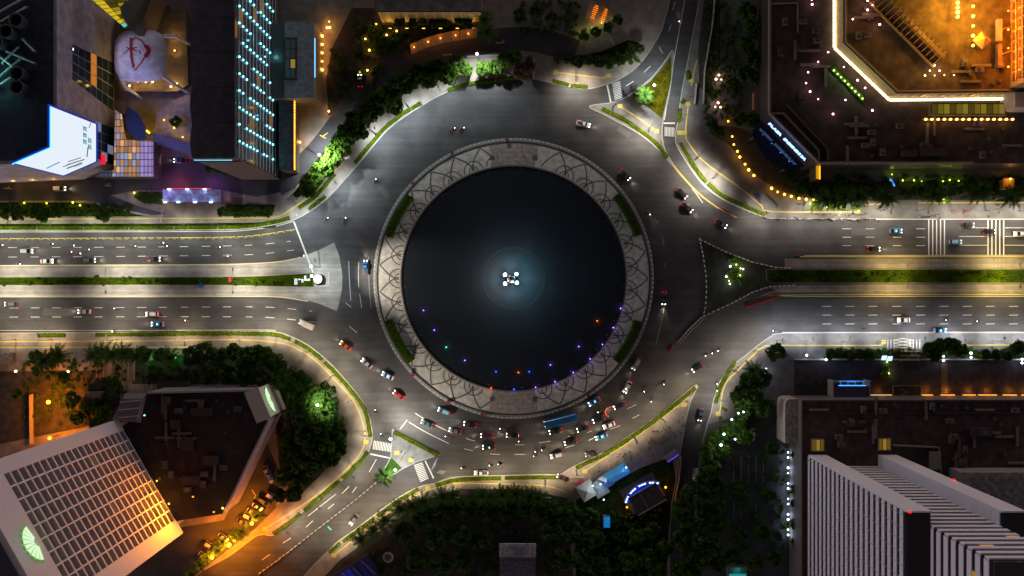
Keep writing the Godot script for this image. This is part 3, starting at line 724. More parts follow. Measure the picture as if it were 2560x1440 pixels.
func build_northwest() -> void:
	# --- slab tower with lit facade ---
	var t := thing("office_tower", "dark slab tower with rows of cyan facade lights at the top left", "tower", Vector3(-89.6, 0.13, -75.5))
	var x1 := 6.6; var zs := 36.4; var zn := -38.0
	var wallm := mat(Color(0.10, 0.085, 0.075), 0.8, 0.0, "concrete", 0.05)
	var b := MB.new(); b.box(Vector3(-0.15, 22, (zs + zn) / 2), Vector3(12.9, 44, zs - zn)); obj("core_wall", b.mesh(), wallm, t)
	var black := mat(Color(0.05, 0.048, 0.07), 0.6, 0.0, "stain", 0.05)
	var black2 := mat(Color(0.058, 0.053, 0.068), 0.7, 0.0, "stain", 0.05)
	for k in 7:
		var z1 := zs - k * 10.6; var z0 := maxf(zn, z1 - 10.5)
		var p := PackedVector2Array()
		for i in 7: p.append(Vector2(x1 + 0.15 + 0.5 * sin(PI * i / 6.0), lerpf(z1, z0, i / 6.0)))
		for i in 7: p.append(Vector2(-6.6 - 0.6 * sin(PI * i / 6.0), lerpf(z0, z1, i / 6.0)))
		b = MB.new(); b.prism(p, 44.05, 44.95); obj("roof_panel", b.mesh(), black if k % 2 else black2, t)
	obj("parapet", boxm(Vector3(0.16, 0.8, zs - zn)), mat(Color(0.3, 0.2, 0.2), 0.7), t, Vector3(x1 - 0.1, 45.3, (zs + zn) / 2))
	var edge := mat(Color(0.48, 0.47, 0.46), 0.7)
	var dark := glass(Color(0.045, 0.06, 0.068)); var teal := glass(Color(0.05, 0.085, 0.095)); var warm := glow(Color(1.0, 0.72, 0.32), 0.16)
	var cyan := glow(Color(0.5, 0.9, 1.0), 3.6)
	var lamp := boxm(Vector3(0.45, 0.35, 0.55))
	var pane := boxm(Vector3(0.12, 2.75, 4.9))
	for f in 12:
		var y := 6.4 + f * 3.39
		obj("floor_edge", boxm(Vector3(0.85, 0.4, zs - zn)), edge, t, Vector3(x1 + 0.1, y, (zs + zn) / 2))
		for k in 14:
			var z := zs - 2.7 - k * 5.1
			obj("window", pane, warm if rng.randf() < 0.03 else teal if rng.randf() < 0.3 else dark, t, Vector3(x1 + 0.37, y + 1.62, z))
			var missing := (k * 7 + f * 3) % 11 == 4 or (k * 5 + f) % 13 == 2
			if f > 0 and not missing:
				obj("facade_light", lamp, cyan, t, Vector3(x1 + 0.75, y + 0.35, z - 2.5))
	for i in 8:
		omni(t, Vector3(x1 + 2.2, 12 + (i % 4) * 9.0, zs - 6 - (i / 4) * 34 - (i % 2) * 12), Color(0.42, 0.93, 1.0), 3.0, 0.3)
	b = MB.new(); b.box(Vector3(0, 20, zs + 0.2), Vector3(13.4, 40, 0.4)); obj("end_wall", b.mesh(), mat(Color(0.16, 0.11, 0.085), 0.8, 0.0, "concrete", 0.06), t)
	obj("light_strip", boxm(Vector3(11.5, 0.22, 0.22)), glow(Color(0.45, 0.85, 0.95), 1.3), t, Vector3(-0.6, 44.2, zs + 0.55))
	# --- annex with grey roof ---
	t = thing("annex_building", "low grey-roofed annex with black skylight beside the slab tower", "building", Vector3(-72.7, 0.13, -78))
	b = MB.new(); b.box(Vector3(0, 5.9, 0), Vector3(10, 11.8, 26)); obj("wall", b.mesh(), mat(Color(0.20, 0.15, 0.07), 0.8, 0.0, "concrete", 0.1), t)
	b = MB.new(); b.box(Vector3(0, 11.95, 0), Vector3(10.2, 0.3, 26.2)); obj("roof", b.mesh(), mat(Color(0.34, 0.32, 0.32), 0.85, 0.0, "concrete", 0.07), t)
	b = MB.new(); b.box(Vector3(-2.9, 5.6, 0), Vector3(6.2, 11.2, 26)); obj("link_wall", b.mesh(), mat(Color(0.1, 0.07, 0.06), 0.8), t, Vector3(-5.2, 0, 0))
	var sk := obj("skylight", boxm(Vector3(4.1, 0.7, 14.4)), mat(Color(0.02, 0.018, 0.02), 0.5), t, Vector3(-2.9, 12.4, -0.2))
	for i in 2:
		for j in 4:
			obj("window_pane", boxm(Vector3(1.5, 0.06, 3.0)), glow(Color(1.0, 0.85, 0.4), 0.25) if i == 1 and j == 2 else mat(Color(0.12, 0.10, 0.09), 0.25), sk, Vector3(-0.9 + i * 1.8, 0.38, -5.1 + j * 3.4))
	obj("light_strip", boxm(Vector3(0.2, 0.25, 13.4)), glow(Color(0.45, 0.8, 1.0), 2.2), t, Vector3(5.25, 11.7, -0.8))
	t = thing("arcade_building", "long low arcade roof edged with a string of yellow bulbs", "building", Vector3(-78.2, 0.13, -53.2))
	b = MB.new(); b.box(Vector3(0, 3.9, 0), Vector3(4.6, 7.8, 24.6)); obj("wall", b.mesh(), mat(Color(0.12, 0.09, 0.05), 0.8), t)
	b = MB.new(); b.box(Vector3(-0.1, 7.95, 0), Vector3(5.0, 0.3, 24.8)); obj("roof", b.mesh(), mat(Color(0.12, 0.11, 0.13), 0.85, 0.0, "stain", 0.07), t)
	for i in 32:
		obj("bulb_light", boxm(Vector3(0.34, 0.34, 0.34)), glow(Color(1.0, 0.68, 0.22), 6.0), t, Vector3(2.75, 7.9, -11.9 + i * 0.77))
	for i in 4: omni(t, Vector3(3.6, 7.6, -9.5 + i * 6.2), Color(1.0, 0.68, 0.25), 3.0, 0.3)
	# --- garden beside the annex ---
	for i in 6:
		small_lamp("warm garden lantern, %s down the row beside the annex" % nth(i), u(820 if i == 0 else 808, 72 + i * 21), Color(1.0, 0.66, 0.3), 9.0, 7.0, 0.4, "garden lanterns in the row by the annex")
	var gl := [[825, 57], [826, 72], [824, 280], [942, 63], [915, 100], [925, 128], [920, 178], [993, 80], [968, 90], [752, 357]]
	gl = sorted_by(gl, 0)
	for i in gl.size():
		small_lamp("warm lantern among dark plants of the hotel garden, %s from the left" % nth(i), u(gl[i][0], gl[i][1]), Color(1.0, 0.7, 0.35), 8.0, 5.0, 0.34, "lanterns in the dark hotel garden")
	# --- banquet hall with yellow wall ---
	t = thing("banquet_hall", "hall with yellow-lit ribbed wall and flat pale roof at the top", "building", Vector3(-28.5, 0.13, -94.7))
	b = MB.new(); b.box(Vector3(0, 6.8, -9), Vector3(35.6, 13.6, 18)); obj("wall", b.mesh(), mat(Color(0.42, 0.33, 0.14), 0.8, 0.0, "concrete", 0.06), t)
	b = MB.new(); b.box(Vector3(0, 13.75, -8.9), Vector3(36.4, 0.5, 18.6)); obj("roof", b.mesh(), mat(Color(0.2, 0.17, 0.15), 0.85, 0.0, "stain", 0.05), t)
	obj("eave", boxm(Vector3(36.6, 0.25, 0.5)), mat(Color(0.06, 0.045, 0.03), 0.8), t, Vector3(0, 13.5, 0.65))
	for i in 12:
		obj("rib", boxm(Vector3(0.35, 13.0, 0.3)), mat(Color(0.5, 0.4, 0.16), 0.8), t, Vector3(-17.0 + i * 3.09, 6.5, 0.16))
	for i in 6:
		var g := thing("wall_washer", "yellow wall washer lamp below the banquet hall wall, %s from the left" % nth(i), "wall washer", Vector3(-28.5 - 15 + i * 6, 0.13, -92.6), 0, "wall washers below the banquet hall")
		obj("lamp_body", boxm(Vector3(1.2, 0.3, 0.3)), mat(Color(0.1, 0.1, 0.1), 0.5), g, Vector3(0, 0.15, 0)); obj("lamp_lens", boxm(Vector3(1.1, 0.05, 0.2)), glow(Color(1.0, 0.78, 0.22), 3.0), g, Vector3(0, 0.33, 0))
		spot(g, Vector3(0, 0.5, 0), Vector3(0, 1, -0.45), Color(1.0, 0.78, 0.25), 15.0, 60.0, 0.3)
	# --- curved trellis wall ---
	t = thing("trellis_wall", "curved garden wall of timber bays with warm lamps below the banquet hall", "wall")
	var lo := curve(plan([1028, 136, 1065, 121, 1110, 108, 1150, 101, 1194, 96]), 2.0)
	for i in range(0, lo.size() - 1):
		var p := lo[i]; var q := lo[i + 1]
		var a := Vector3(p.x, 0.13, p.y); var e := Vector3(q.x, 0.13, q.y); var up := Vector3(0, 2.6, -2.8)
		quad_panel("timber_bay", t, a, e - (e - a) * 0.06, e - (e - a) * 0.06 + up, a + up, mat(Color(0.25, 0.14, 0.05), 0.8, 0.0, "grain", 0.8), 0.25)
		if i % 2 == 0:
			obj("lamp_globe", boxm(Vector3(0.35, 0.35, 0.35)), glow(Color(1.0, 0.6, 0.22), 7.0), t, (a + e) / 2 + up * 0.62 + Vector3(0, 0.5, 0.4))
			omni(t, (a + e) / 2 + up * 0.62 + Vector3(0, 1.0, 0.7), Color(1.0, 0.62, 0.25), 2.6, 0.2)
	# --- hotel sign wall on its green island ---
	sheet_on("pavement_northwest", plan([1452, 22, 1508, -4, 1536, 30, 1528, 45, 1478, 72]), 0.135, mat(Color(0.3, 0.22, 0.17), 0.8, 0.0, "grain", 0.6), "forecourt_paving")
	t = thing("hotel_name_wall", "stone name wall with two lines of gold letters on the green island", "sign", u(1498, 38))
	t.rotation.y = -0.35
	b = MB.new(); var tilt := Basis(Vector3.RIGHT, 0.9)
	b.box(Vector3(0, 1.3, 0), Vector3(9.0, 0.6, 6.2), Basis(Vector3.RIGHT, 0.35)); obj("stone_face", b.mesh(), mat(Color(0.3, 0.21, 0.16), 0.8, 0.0, "grain", 0.8), t)
	for col in 2:
		for i in 7:
			var w := rng.randf_range(0.9, 1.9)
			b = MB.new(); b.box(Vector3(0, 0, 0), Vector3(w, 0.12, 0.22)); b.box(Vector3(w * 0.2, 0, 0.14), Vector3(0.2, 0.12, 0.3))
			var off := Basis(Vector3.RIGHT, 0.35) * Vector3(-1.9 + col * 3.6, 0.42, -2.2 + i * 0.7)
			obj("sign_letter", b.mesh(), glow(Color(1.0, 0.5, 0.1), 1.6), t, Vector3(0, 1.3, 0) + off, Basis(Vector3.RIGHT, 0.35))
	spot(t, Vector3(0, 3.0, 5.0), Vector3(0, -0.5, -1), Color(1.0, 0.66, 0.38), 9.0, 60.0, 0.3)
	for i in 4:
		small_lamp("ground lamp in the shrubs below the gold name wall, %s from the left" % nth(i), u(1455 + i * 24, 84 - i * 12), Color(0.95, 1.0, 0.4), 3.0, 2.2, 0.2, "ground lamps by the name wall")
	# --- shopping mall with folded screen ---
	t = thing("shopping_mall", "stone-clad shopping mall with dark roof and slanted window at the left edge", "building", Vector3(0, 0.13, 0))
	var stone := mat(Color(0.58, 0.54, 0.58), 0.75, 0.0, "concrete", 0.04, "grain", 0.3)
	var poly := PackedVector2Array([Vector2(-141.9, -43.6), Vector2(-152.8, -38.8), Vector2(-215, -36), Vector2(-215, -125), Vector2(-141.9, -125)])
	b = MB.new(); b.prism(poly, 0.0, 36.0); obj("stone_wall", b.mesh(), stone, t)
	var inner := PackedVector2Array([Vector2(-143, -44.2), Vector2(-153, -39.9), Vector2(-215, -37), Vector2(-215, -125), Vector2(-143, -125)])
	b = MB.new(); b.prism(inner, 36.0, 36.3); obj("roof", b.mesh(), mat(Color(0.02, 0.026, 0.045), 0.9, 0.0, "stain", 0.05), t)
	var xw := -141.84
	var rows := 7
	for f in rows:
		var h0 := 1.0 + f * 3.8; var h1 := h0 + 3.5
		for j in 4:
			var f0 := func(h: float, s: float) -> float: return lerpf(lerpf(-80.3, -78.7, h / 27.7), lerpf(-62.6, -67.1, h / 27.7), s)
			var g := glow(Color(1.0, 0.6, 0.18), 0.5) if f == 3 and j < 3 else glass(Color(0.02, 0.04, 0.05)) if (f + j) % 3 else glass(Color(0.03, 0.06, 0.065))
			quad_panel("window", t, Vector3(xw, h0, f0.call(h0, j / 4.0 + 0.235)), Vector3(xw, h0, f0.call(h0, j / 4.0 + 0.01)), Vector3(xw, h1, f0.call(h1, j / 4.0 + 0.01)), Vector3(xw, h1, f0.call(h1, j / 4.0 + 0.235)), g, 0.1)
	for f in 3:
		for j in 4:
			quad_panel("shop_window", t, Vector3(xw, 1 + f * 4.2, -44.2 - j * 3.2), Vector3(xw, 1 + f * 4.2, -47.2 - j * 3.2), Vector3(xw, 4.8 + f * 4.2, -47.2 - j * 3.2), Vector3(xw, 4.8 + f * 4.2, -44.2 - j * 3.2), glow(Color(0.7, 0.75, 0.9), 0.3) if (f + j) % 4 == 1 else glass(Color(0.02, 0.05, 0.07)), 0.1)
	obj("red_sign", boxm(Vector3(0.3, 2.4, 3.2)), glow(Color(1.0, 0.03, 0.12), 1.4), t, Vector3(xw + 0.3, 8.6, -44.5))
	# screen
	t = thing("led_screen", "huge white folded video screen round the corner of the mall", "screen", Vector3(0, 0.13, 0))
	var frame := glow(Color(0.01, 0.24, 0.85), 0.45)  # blue glow put into the frame for the spill and halo of the screen
	var c0 := Vector3(-141.3, 0, -43.0); var n0 := Vector3(-141.3, 0, -56.2); var w0 := Vector3(-152.9, 0, -38.0)
	var Y := Vector3.UP
	quad_panel("spill_glow_frame", t, c0 + Y * 12.6, n0 + Y * 12.6, n0 + Y * 41.2 , c0 + Y * 41.2, frame, 0.5)
	quad_panel("spill_glow_frame", t, w0 + Y * 12.6, c0 + Y * 12.6, c0 + Y * 41.2, w0 + Y * 41.2, frame, 0.5)
	var face := glow(Color(0.92, 0.96, 1.0), 0.95)
	var ox := Vector3(0.06, 0, 0); var os := Vector3(0.024, 0, 0.055)
	quad_panel("screen_face", t, c0 + ox + Y * 14, n0 + ox + Y * 14 + Vector3(0, 0, 0.6), n0 + ox + Y * 40.6 + Vector3(0, 0, 0.6), c0 + ox + Y * 40.6, face, 0.05)
	quad_panel("screen_face", t, w0 + os + Y * 14 + Vector3(0.6, 0, -0.25), c0 + os + Y * 14, c0 + os + Y * 40.6, w0 + os + Y * 40.6 + Vector3(0.6, 0, -0.25), face, 0.05)
	var rimm := glow(Color(0.3, 0.72, 1.0), 2.2)
	for e in [[n0 + ox + Vector3(0, 0, 0.6), c0 + ox], [c0 + os, w0 + os]]:
		var rb := MB.new(); rb.tube(e[0] + Y * 40.75, e[1] + Y * 40.75, 0.22, 0.22, 6); obj("screen_rim_light", rb.mesh(), rimm, t)
	# print on the screen: cyan glyph blocks in two columns, violet strokes below
	var inkc := glow(Color(0.0, 0.66, 0.74), 0.6); var inkv := glow(Color(0.16, 0.08, 0.25), 0.1); var pale := glow(Color(0.45, 0.78, 0.9), 0.55)
	var tx := func(z: float, h: float, w: float, hh: float, m: Material) -> void: obj("screen_print", boxm(Vector3(0.04, hh, w)), m, t, Vector3(-141.2, h, z))
	for i in 3:
		for s in 3:
			tx.call(-52.6 + i * 2.15, 20.3 + s * 0.75, 1.5 - 0.3 * (s % 2), 0.45, inkc)
			if i > 0: tx.call(-51.4 + i * 2.1, 17.3 + s * 0.75, 1.7 - 0.4 * (s % 2), 0.45, inkc)
		tx.call(-52.6 + i * 2.15 - 0.5, 21.2, 0.35, 2.0, inkc)
	for s in 3: tx.call(-53.8 - s * 0.7, 18.2 - s * 0.4, 0.5, 0.5, inkv)
	for s in [[-3.2, 21.0, 5.5, 0.8, 0.35, inkv], [-2.2, 23.5, 4.0, 0.6, 0.3, inkv], [-5.2, 18.5, 5.2, 0.9, 0.15, inkv], [-6.0, 21.5, 3.0, 0.9, 0.1, pale], [-8.0, 26.5, 5.0, 0.8, -0.1, pale], [-4.6, 17.2, 2.6, 0.5, 0.1, pale]]:
		var dir := (w0 - c0).normalized()
		var at = c0 + os * 1.7 + dir * -s[0] + Y * s[1]
		obj("screen_print", boxm(Vector3(s[2], s[3], 0.04)), s[5], t, at, Basis(Vector3.UP, atan2(-dir.z, dir.x)) * Basis(Vector3.BACK, s[4]))
	obj("screen_print", boxm(Vector3(0.04, 0.5, 3.6)), inkv, t, Vector3(-141.2, 19.4, -45.3), Basis(Vector3.RIGHT, -0.2))
	area(t, (c0 + n0) / 2 + Y * 27 + Vector3(0.6, 0, 0), Vector3.RIGHT, Vector2(12, 25), Color(0.5, 0.55, 1.0), 650.0)
	area(t, (c0 + w0) / 2 + Y * 27 + Vector3(0.3, 0, 0.7), Vector3(0.39, 0, 0.92), Vector2(11, 25), Color(0.36, 0.5, 1.0), 130.0)
	# cooling towers and pipes on the mall roof
	var steel := mat(Color(0.16, 0.2, 0.2), 0.45, 0.7)
	var i2 := 0
	for p in [[55, 58], [30, 86], [5, 112], [57, 190], [57, 224]]:
		var k := thing("cooling_tower", "round dark cooling tower on the mall roof, %s from the top" % nth(i2), "cooling tower", u(p[0], p[1], 36.4), 0, "cooling towers on the mall roof")
		b = MB.new(); b.lathe(Vector3.ZERO, [[2.0, 0.0], [2.2, 2.0], [2.0, 3.2], [1.8, 3.2], [1.7, 1.6], [0.0, 1.6]], 20); obj("drum", b.mesh(), mat(Color(0.02, 0.022, 0.026), 0.7), k)
		b = MB.new(); for q in 4: b.box(Vector3(0, 1.9, 0), Vector3(3.3, 0.1, 0.5), Basis(Vector3.UP, q * PI / 4))
		obj("fan_blades", b.mesh(), mat(Color(0.06, 0.06, 0.06), 0.5), k); obj("rim", ring_small(2.0, 2.25, 3.2, 3.35), steel, k); i2 += 1
	i2 = 0
	for p in [[-10, 205, 60, 145], [0, 140, 50, 180], [20, 130, 90, 160], [-10, 40, 60, 0], [0, 60, 70, 20], [10, 160, 50, 120], [0, 215, 40, 190], [60, 100, 90, 130]]:
		var k := thing("roof_pipe", "steel pipe run on the mall roof, %s of the tangle at the top left" % nth(i2), "pipe", u(p[0], p[1], 36.4), 0, "pipes on the mall roof")
		var e := u(p[2], p[3], 36.4) - u(p[0], p[1], 36.4)
		b = MB.new(); b.tube(Vector3(0, 0.9, 0), e + Vector3(0, 0.9, 0), 0.3, 0.3, 8); obj("pipe_run", b.mesh(), mat(Color(0.32, 0.4, 0.4), 0.5, 0.3), k)
		b = MB.new(); b.box(Vector3(0, 0.45, 0), Vector3(0.7, 0.9, 0.7)); b.box(e + Vector3(0, 0.45, 0), Vector3(0.7, 0.9, 0.7)); obj("pipe_foot", b.mesh(), steel, k); i2 += 1
	for p in [[0, 168, 0], [3, 225, 1]]:
		var k := thing("plant_lamp", ["teal work lamp between the cooling towers", "white work lamp below the cooling towers at the left edge"][p[2]], "work lamp", u(p[0], p[1], 36.4))
		obj("lamp_glass", boxm(Vector3(0.8, 0.3, 0.8)), glow(Color(0.6, 1.0, 0.95), 6.0), k, Vector3(0, 2.4, 0)); obj("post", boxm(Vector3(0.15, 2.2, 0.15)), steel, k, Vector3(0, 1.1, 0)); omni(k, Vector3(0, 3.2, 0), Color(0.5, 1.0, 0.95), 12.0, 0.4)
	# sloped glass roof with yellow light
	t = thing("glass_roof", "sloped glass roof lit yellow from inside at the top left", "building")
	var A := u(200, -25, 28); var B := u(312, 70, 28); var C := u(345, 45, 17); var D := u(372, -30, 17)
	for i in 10:
		for j in 5:
			var f := func(s: float, r: float) -> Vector3: return A.lerp(B, s).lerp(D.lerp(C, s), r)
			var lit := 0.7 if j == 0 else rng.randf_range(0.25, 0.6) if rng.randf() < 0.6 else 0.06
			quad_panel("window_pane", t, f.call(i / 10.0 + 0.008, j / 5.0 + 0.19), f.call(i / 10.0 + 0.008, j / 5.0 + 0.012), f.call(i / 10.0 + 0.09, j / 5.0 + 0.012), f.call(i / 10.0 + 0.09, j / 5.0 + 0.19), glow(Color(0.95, 0.82, 0.14) if rng.randf() < 0.85 else Color(0.4, 0.9, 0.9), lit), 0.1)
	quad_panel("frame", t, A - Y * 1.3, B - Y * 1.3, C - Y * 1.3, D - Y * 1.3, mat(Color(0.03, 0.035, 0.02), 0.7), 0.3)
	b = MB.new(); b.prism(PackedVector2Array([Vector2(A.x, A.z), Vector2(B.x, B.z), Vector2(C.x, C.z), Vector2(D.x, D.z)]), 0.13, 13.5); obj("base_wall", b.mesh(), mat(Color(0.1, 0.08, 0.05), 0.8), t)
	# white shell dome with red emblem
	t = thing("shell_dome", "white rounded shell roof with red shield emblem on curved legs", "dome", u(351, 146, 0) + Vector3(5.3, 0.13, 2.4))
	b = MB.new()
	var N := 24
	for i in N:
		for k in 8:
			var q := []
			for d in [[i, k], [i + 1, k], [i + 1, k + 1], [i, k + 1]]:
				q.append(shell(TAU * d[0] / N, d[1] / 8.0))
			b.quad(q[0], q[1], q[2], q[3])
	obj("shell", b.mesh(true), mat(Color(0.86, 0.84, 0.9), 0.6, 0.0, "concrete", 0.06), t)
	var white := mat(Color(0.6, 0.6, 0.64), 0.6)
	for l in [[Vector3(7.9, 11.4, -6.8), Vector3(11.5, 9.6, -7.2), Vector3(13.6, 0, -6.6)], [Vector3(7.9, 11.4, 7.2), Vector3(11.0, 9.0, 9.4), Vector3(13.0, 0, 10.6)], [Vector3(-6.6, 11.4, 7.4), Vector3(-6.2, 9, 10.2), Vector3(-4.8, 0, 11.8)]]:
		b = MB.new(); b.tube(l[0], l[1], 0.7, 0.55, 8); b.tube(l[1], l[2], 0.55, 0.4, 8); obj("leg", b.mesh(), white, t)
	var redm := mat(Color(0.33, 0.01, 0.02), 0.6)
	for s in [[[-1.9, -5.1, -1.6, -1.5, -1.4, 2.0, -0.9, 4.6], 1.0], [[-3.4, -2.0, -1.6, -1.4, 0.4, -2.0], 0.45], [[-3.4, -0.6, -1.6, -1.4, 0.4, -0.6], 0.45], [[-2.6, -5.4, -0.6, -4.8], 0.4], [[-1.0, -5.8, 1.6, -4.4, 3.6, -1.6], 0.4], [[3.2, -2.6, 4.2, -0.9, 3.2, 1.2], 1.3], [[3.6, 0.6, 1.4, 3.6, -0.6, 5.6], 0.4], [[-0.6, 5.6, -1.8, 4.4], 0.25], [[-4.6, 0.2, -3.2, -0.4], 0.3], [[1.0, -0.8, 1.7, 0.4], 0.35]]:
		var p := PackedVector2Array()
		for i in range(0, s[0].size(), 2): p.append(Vector2(s[0][i], s[0][i + 1]))
		p = curve(p, 0.4)
		b = MB.new()
		for i in p.size() - 1:
			var s0 = MB.side(p, i) * s[1] / 2; var s1 = MB.side(p, i + 1) * s[1] / 2
			b.quad(on_shell(p[i] - s0), on_shell(p[i] + s0), on_shell(p[i + 1] + s1), on_shell(p[i + 1] - s1))
		obj("emblem_stroke", b.mesh(), redm, t)
	var wf := thing("added_wall_flood", "added flood lamp bracket on the stone wall above the shell dome", "flood lamp", Vector3(-141.8, 31.0, -76.0))  # invented lamp, added to brighten the top of the shell dome
	obj("bracket", boxm(Vector3(1.6, 0.15, 0.15)), mat(Color(0.1, 0.1, 0.1), 0.6), wf, Vector3(0.8, 0, 0)); obj("lamp_body", boxm(Vector3(0.6, 0.4, 0.9)), mat(Color(0.1, 0.1, 0.1), 0.6), wf, Vector3(1.8, 0, 0)); obj("lamp_lens", boxm(Vector3(0.1, 0.3, 0.8)), glow(Color(0.85, 0.85, 1.0), 4.0), wf, Vector3(2.13, 0, 0))
	spot(wf, Vector3(2.4, -0.1, 0), Vector3(14, -16.5, -1.5), Color(0.84, 0.82, 1.0), 150.0, 34.0, 0.4, 0.6)
	# courtyard round the dome
	slab_on(plan([312, 70, 470, 25, 478, 215, 452, 232, 318, 232, 300, 200], 0), 0.13, 3.0, mat(Color(0.17, 0.13, 0.08), 0.8, 0.0, "concrete", 0.06), "terrace_block", "brown terrace block under the white shell dome")
	var k2 := 0
	for p in [[446, 98], [449, 135], [440, 224], [446, 218], [455, 216], [358, 212], [378, 212], [395, 212], [338, 222]]:
		small_lamp("warm terrace lamp beside the shell dome, %s clockwise from the top" % nth(k2), u(p[0], p[1]) + Vector3(0, 3.0, 0), Color(1.0, 0.78, 0.45), 8.0, 9.0, 0.3, "terrace lamps beside the shell dome"); k2 += 1
	slab_on(plan([398, 290, 430, 262, 480, 238, 486, 385, 440, 375, 392, 345], 0), 0.13, 2.0, mat(Color(0.30, 0.27, 0.32), 0.8, 0.0, "concrete", 0.06), "courtyard_block", "pale lilac courtyard block left of the slab tower")
	slab_on(plan([318, 268, 345, 285, 362, 320, 362, 348, 335, 345, 315, 310], 6), 5.2, 6.0, mat(Color(0.03, 0.04, 0.08), 0.7), "dark_canopy", "dark bean-shaped canopy below the shell dome", [u(330, 300), u(350, 330)])
	slab_on(plan([385, 335, 486, 362, 486, 385, 385, 358], 4), 0.13, 4.0, mat(Color(0.2, 0.17, 0.26), 0.8), "ramp_block", "lilac ramp wall at the foot of the courtyard")
	k2 = 0
	for p in [[456, 308], [445, 324], [420, 305], [466, 347], [383, 336], [370, 339], [378, 332]]:
		small_lamp("yellow courtyard lamp under the small tree, %s from the right" % nth(k2), u(p[0], p[1]) + Vector3(0, 2.0, 0), Color(1.0, 0.75, 0.2), 8.0, 5.0, 0.3, "courtyard lamps under the small tree"); k2 += 1
	# glass atrium
	t = thing("glass_atrium", "glass atrium with warm lit panes and a violet-white corner by the mall", "building")
	var gp := plan([284, 425, 287, 275, 303, 285, 314, 347, 346, 352, 382, 354, 382, 441, 240, 441, 252, 428], 7.0)
	b = MB.new(); b.prism(gp, 0.13, 6.6); obj("base_wall", b.mesh(), mat(Color(0.04, 0.035, 0.04), 0.7), t)
	for i in 15:
		for j in 11:
			var c := Vector2(244 + i * 10, 274 + j * 16.6)
			var cp := PackedVector2Array([u2(c.x - 4.0, c.y - 7.3, 7), u2(c.x + 4.0, c.y - 7.3, 7), u2(c.x + 4.0, c.y + 7.3, 7), u2(c.x - 4.0, c.y + 7.3, 7)])
			var inter := Geometry2D.intersect_polygons(cp, gp)
			if inter.is_empty(): continue
			var violet := c.x > 350
			var m := glow(Color(0.78, 0.66, 0.95), [0.5, 0.56, 0.62][rng.randi() % 3]) if violet else glow(Color(0.6, 0.6, 0.8), 0.16) if c.x < 282 else glow(Color(1.0, 0.74, 0.5), [0.3, 0.38, 0.46, 0.8][rng.randi() % 4]) if rng.randf() < 0.8 else glow(Color(0.8, 0.8, 0.95), [0.35, 0.5][rng.randi() % 2])
			b = MB.new(); b.prism(inter[0], 6.6, 6.75); obj("window_pane", b.mesh(), m, t)
	omni(t, u(375, 430, 7) + Vector3(3, 2, 3), Color(0.7, 0.5, 1.0), 30.0, 1.0)
	# lit shop canopy at the far left, drop-off shelter
	t = thing("shop_canopy", "yellow lit shop canopy under the video screen", "canopy", u(97, 440))
	obj("canopy_roof", boxm(Vector3(20, 0.4, 1.8)), mat(Color(0.4, 0.33, 0.2), 0.7), t, Vector3(0, 4.6, 0)); obj("canopy_light", boxm(Vector3(18.5, 0.12, 1.0)), glow(Color(1.0, 0.72, 0.2), 1.6), t, Vector3(0, 4.87, 0))
	for s in [-9.5, -3, 3, 9.5]: obj("post", boxm(Vector3(0.2, 4.3, 0.2)), mat(Color(0.2, 0.2, 0.2), 0.6), t, Vector3(s, 2.2, 0.4))
	for i in 3: omni(t, Vector3(-7 + i * 7, 3.5, 2.5), Color(1.0, 0.72, 0.3), 5.0, 0.3)
	t = thing("drop_off_shelter", "long white shelter roof ringed by lamps beside the purple forecourt", "shelter", u(492, 493))
	obj("roof", boxm(Vector3(20.4, 0.35, 4.4)), mat(Color(0.5, 0.5, 0.58), 0.6, 0.0, "stain", 0.1), t, Vector3(0, 4.3, 0)); obj("gutter", boxm(Vector3(20.9, 0.2, 4.9)), mat(Color(0.1, 0.1, 0.12), 0.6), t, Vector3(0, 4.0, 0))
	for i in 6: obj("post", boxm(Vector3(0.18, 4.0, 0.18)), mat(Color(0.3, 0.3, 0.3), 0.5), t, Vector3(-9 + i * 3.6, 2.0, 1.8))
	for p in [[-7.8, -2.3], [-1.5, -2.3], [4.6, -2.3], [-9.3, 2.3], [-4.6, 2.3], [1.2, 2.3], [6.8, 2.3]]:
		obj("roof_light", boxm(Vector3(1.0, 0.25, 0.35)), glow(Color(0.7, 0.95, 1.0), 6.0), t, Vector3(p[0], 4.75, p[1])); omni(t, Vector3(p[0], 5.4, p[1] * 0.8), Color(0.62, 0.66, 1.0), 2.6, 0.2)
	obj("red_light_strip", boxm(Vector3(16, 0.15, 0.15)), glow(Color(1.0, 0.25, 0.3), 1.6), t, Vector3(-1, 4.3, -2.6)); omni(t, Vector3(-6, 3.6, -4.6), Color(1.0, 0.28, 0.35), 24.0, 0.5); omni(t, Vector3(6, 3.6, -4.6), Color(0.7, 0.3, 0.8), 18.0, 0.5)
	sheet_on("pavement_northwest", plan([880, 20, 950, 20, 955, 62, 1195, 62, 1195, 66, 1060, 112, 1010, 140, 960, 165, 900, 215, 860, 270, 822, 290, 815, 200, 830, 120]), 0.134, mat(Color(0.065, 0.055, 0.042), 0.95, 0.0, "stain", 0.06), "garden_soil")
	# driveways on the block
	var drive := mat(Color(0.07, 0.068, 0.08), 0.75, 0.0, "asphalt", 0.02, "grain", 0.3)
	sheet_on("pavement_northwest", joined([plan([-200, 444, 382, 444, 384, 388, 480, 398, 560, 420, 700, 440, 740, 440]), plan([715, 478, 640, 492, 560, 476, 350, 476, 276, 488, 345, 515, 418, 535, 380, 538, 290, 520, 232, 502, -200, 502])]), 0.136, drive, "driveway")
	sheet_on("pavement_northwest", thick(curve(plan([690, 462, 745, 430, 800, 375, 850, 310, 900, 238, 965, 178, 1080, 138, 1200, 108, 1320, 98, 1400, 116, 1440, 130]), 3), 8.6), 0.142, drive, "driveway")
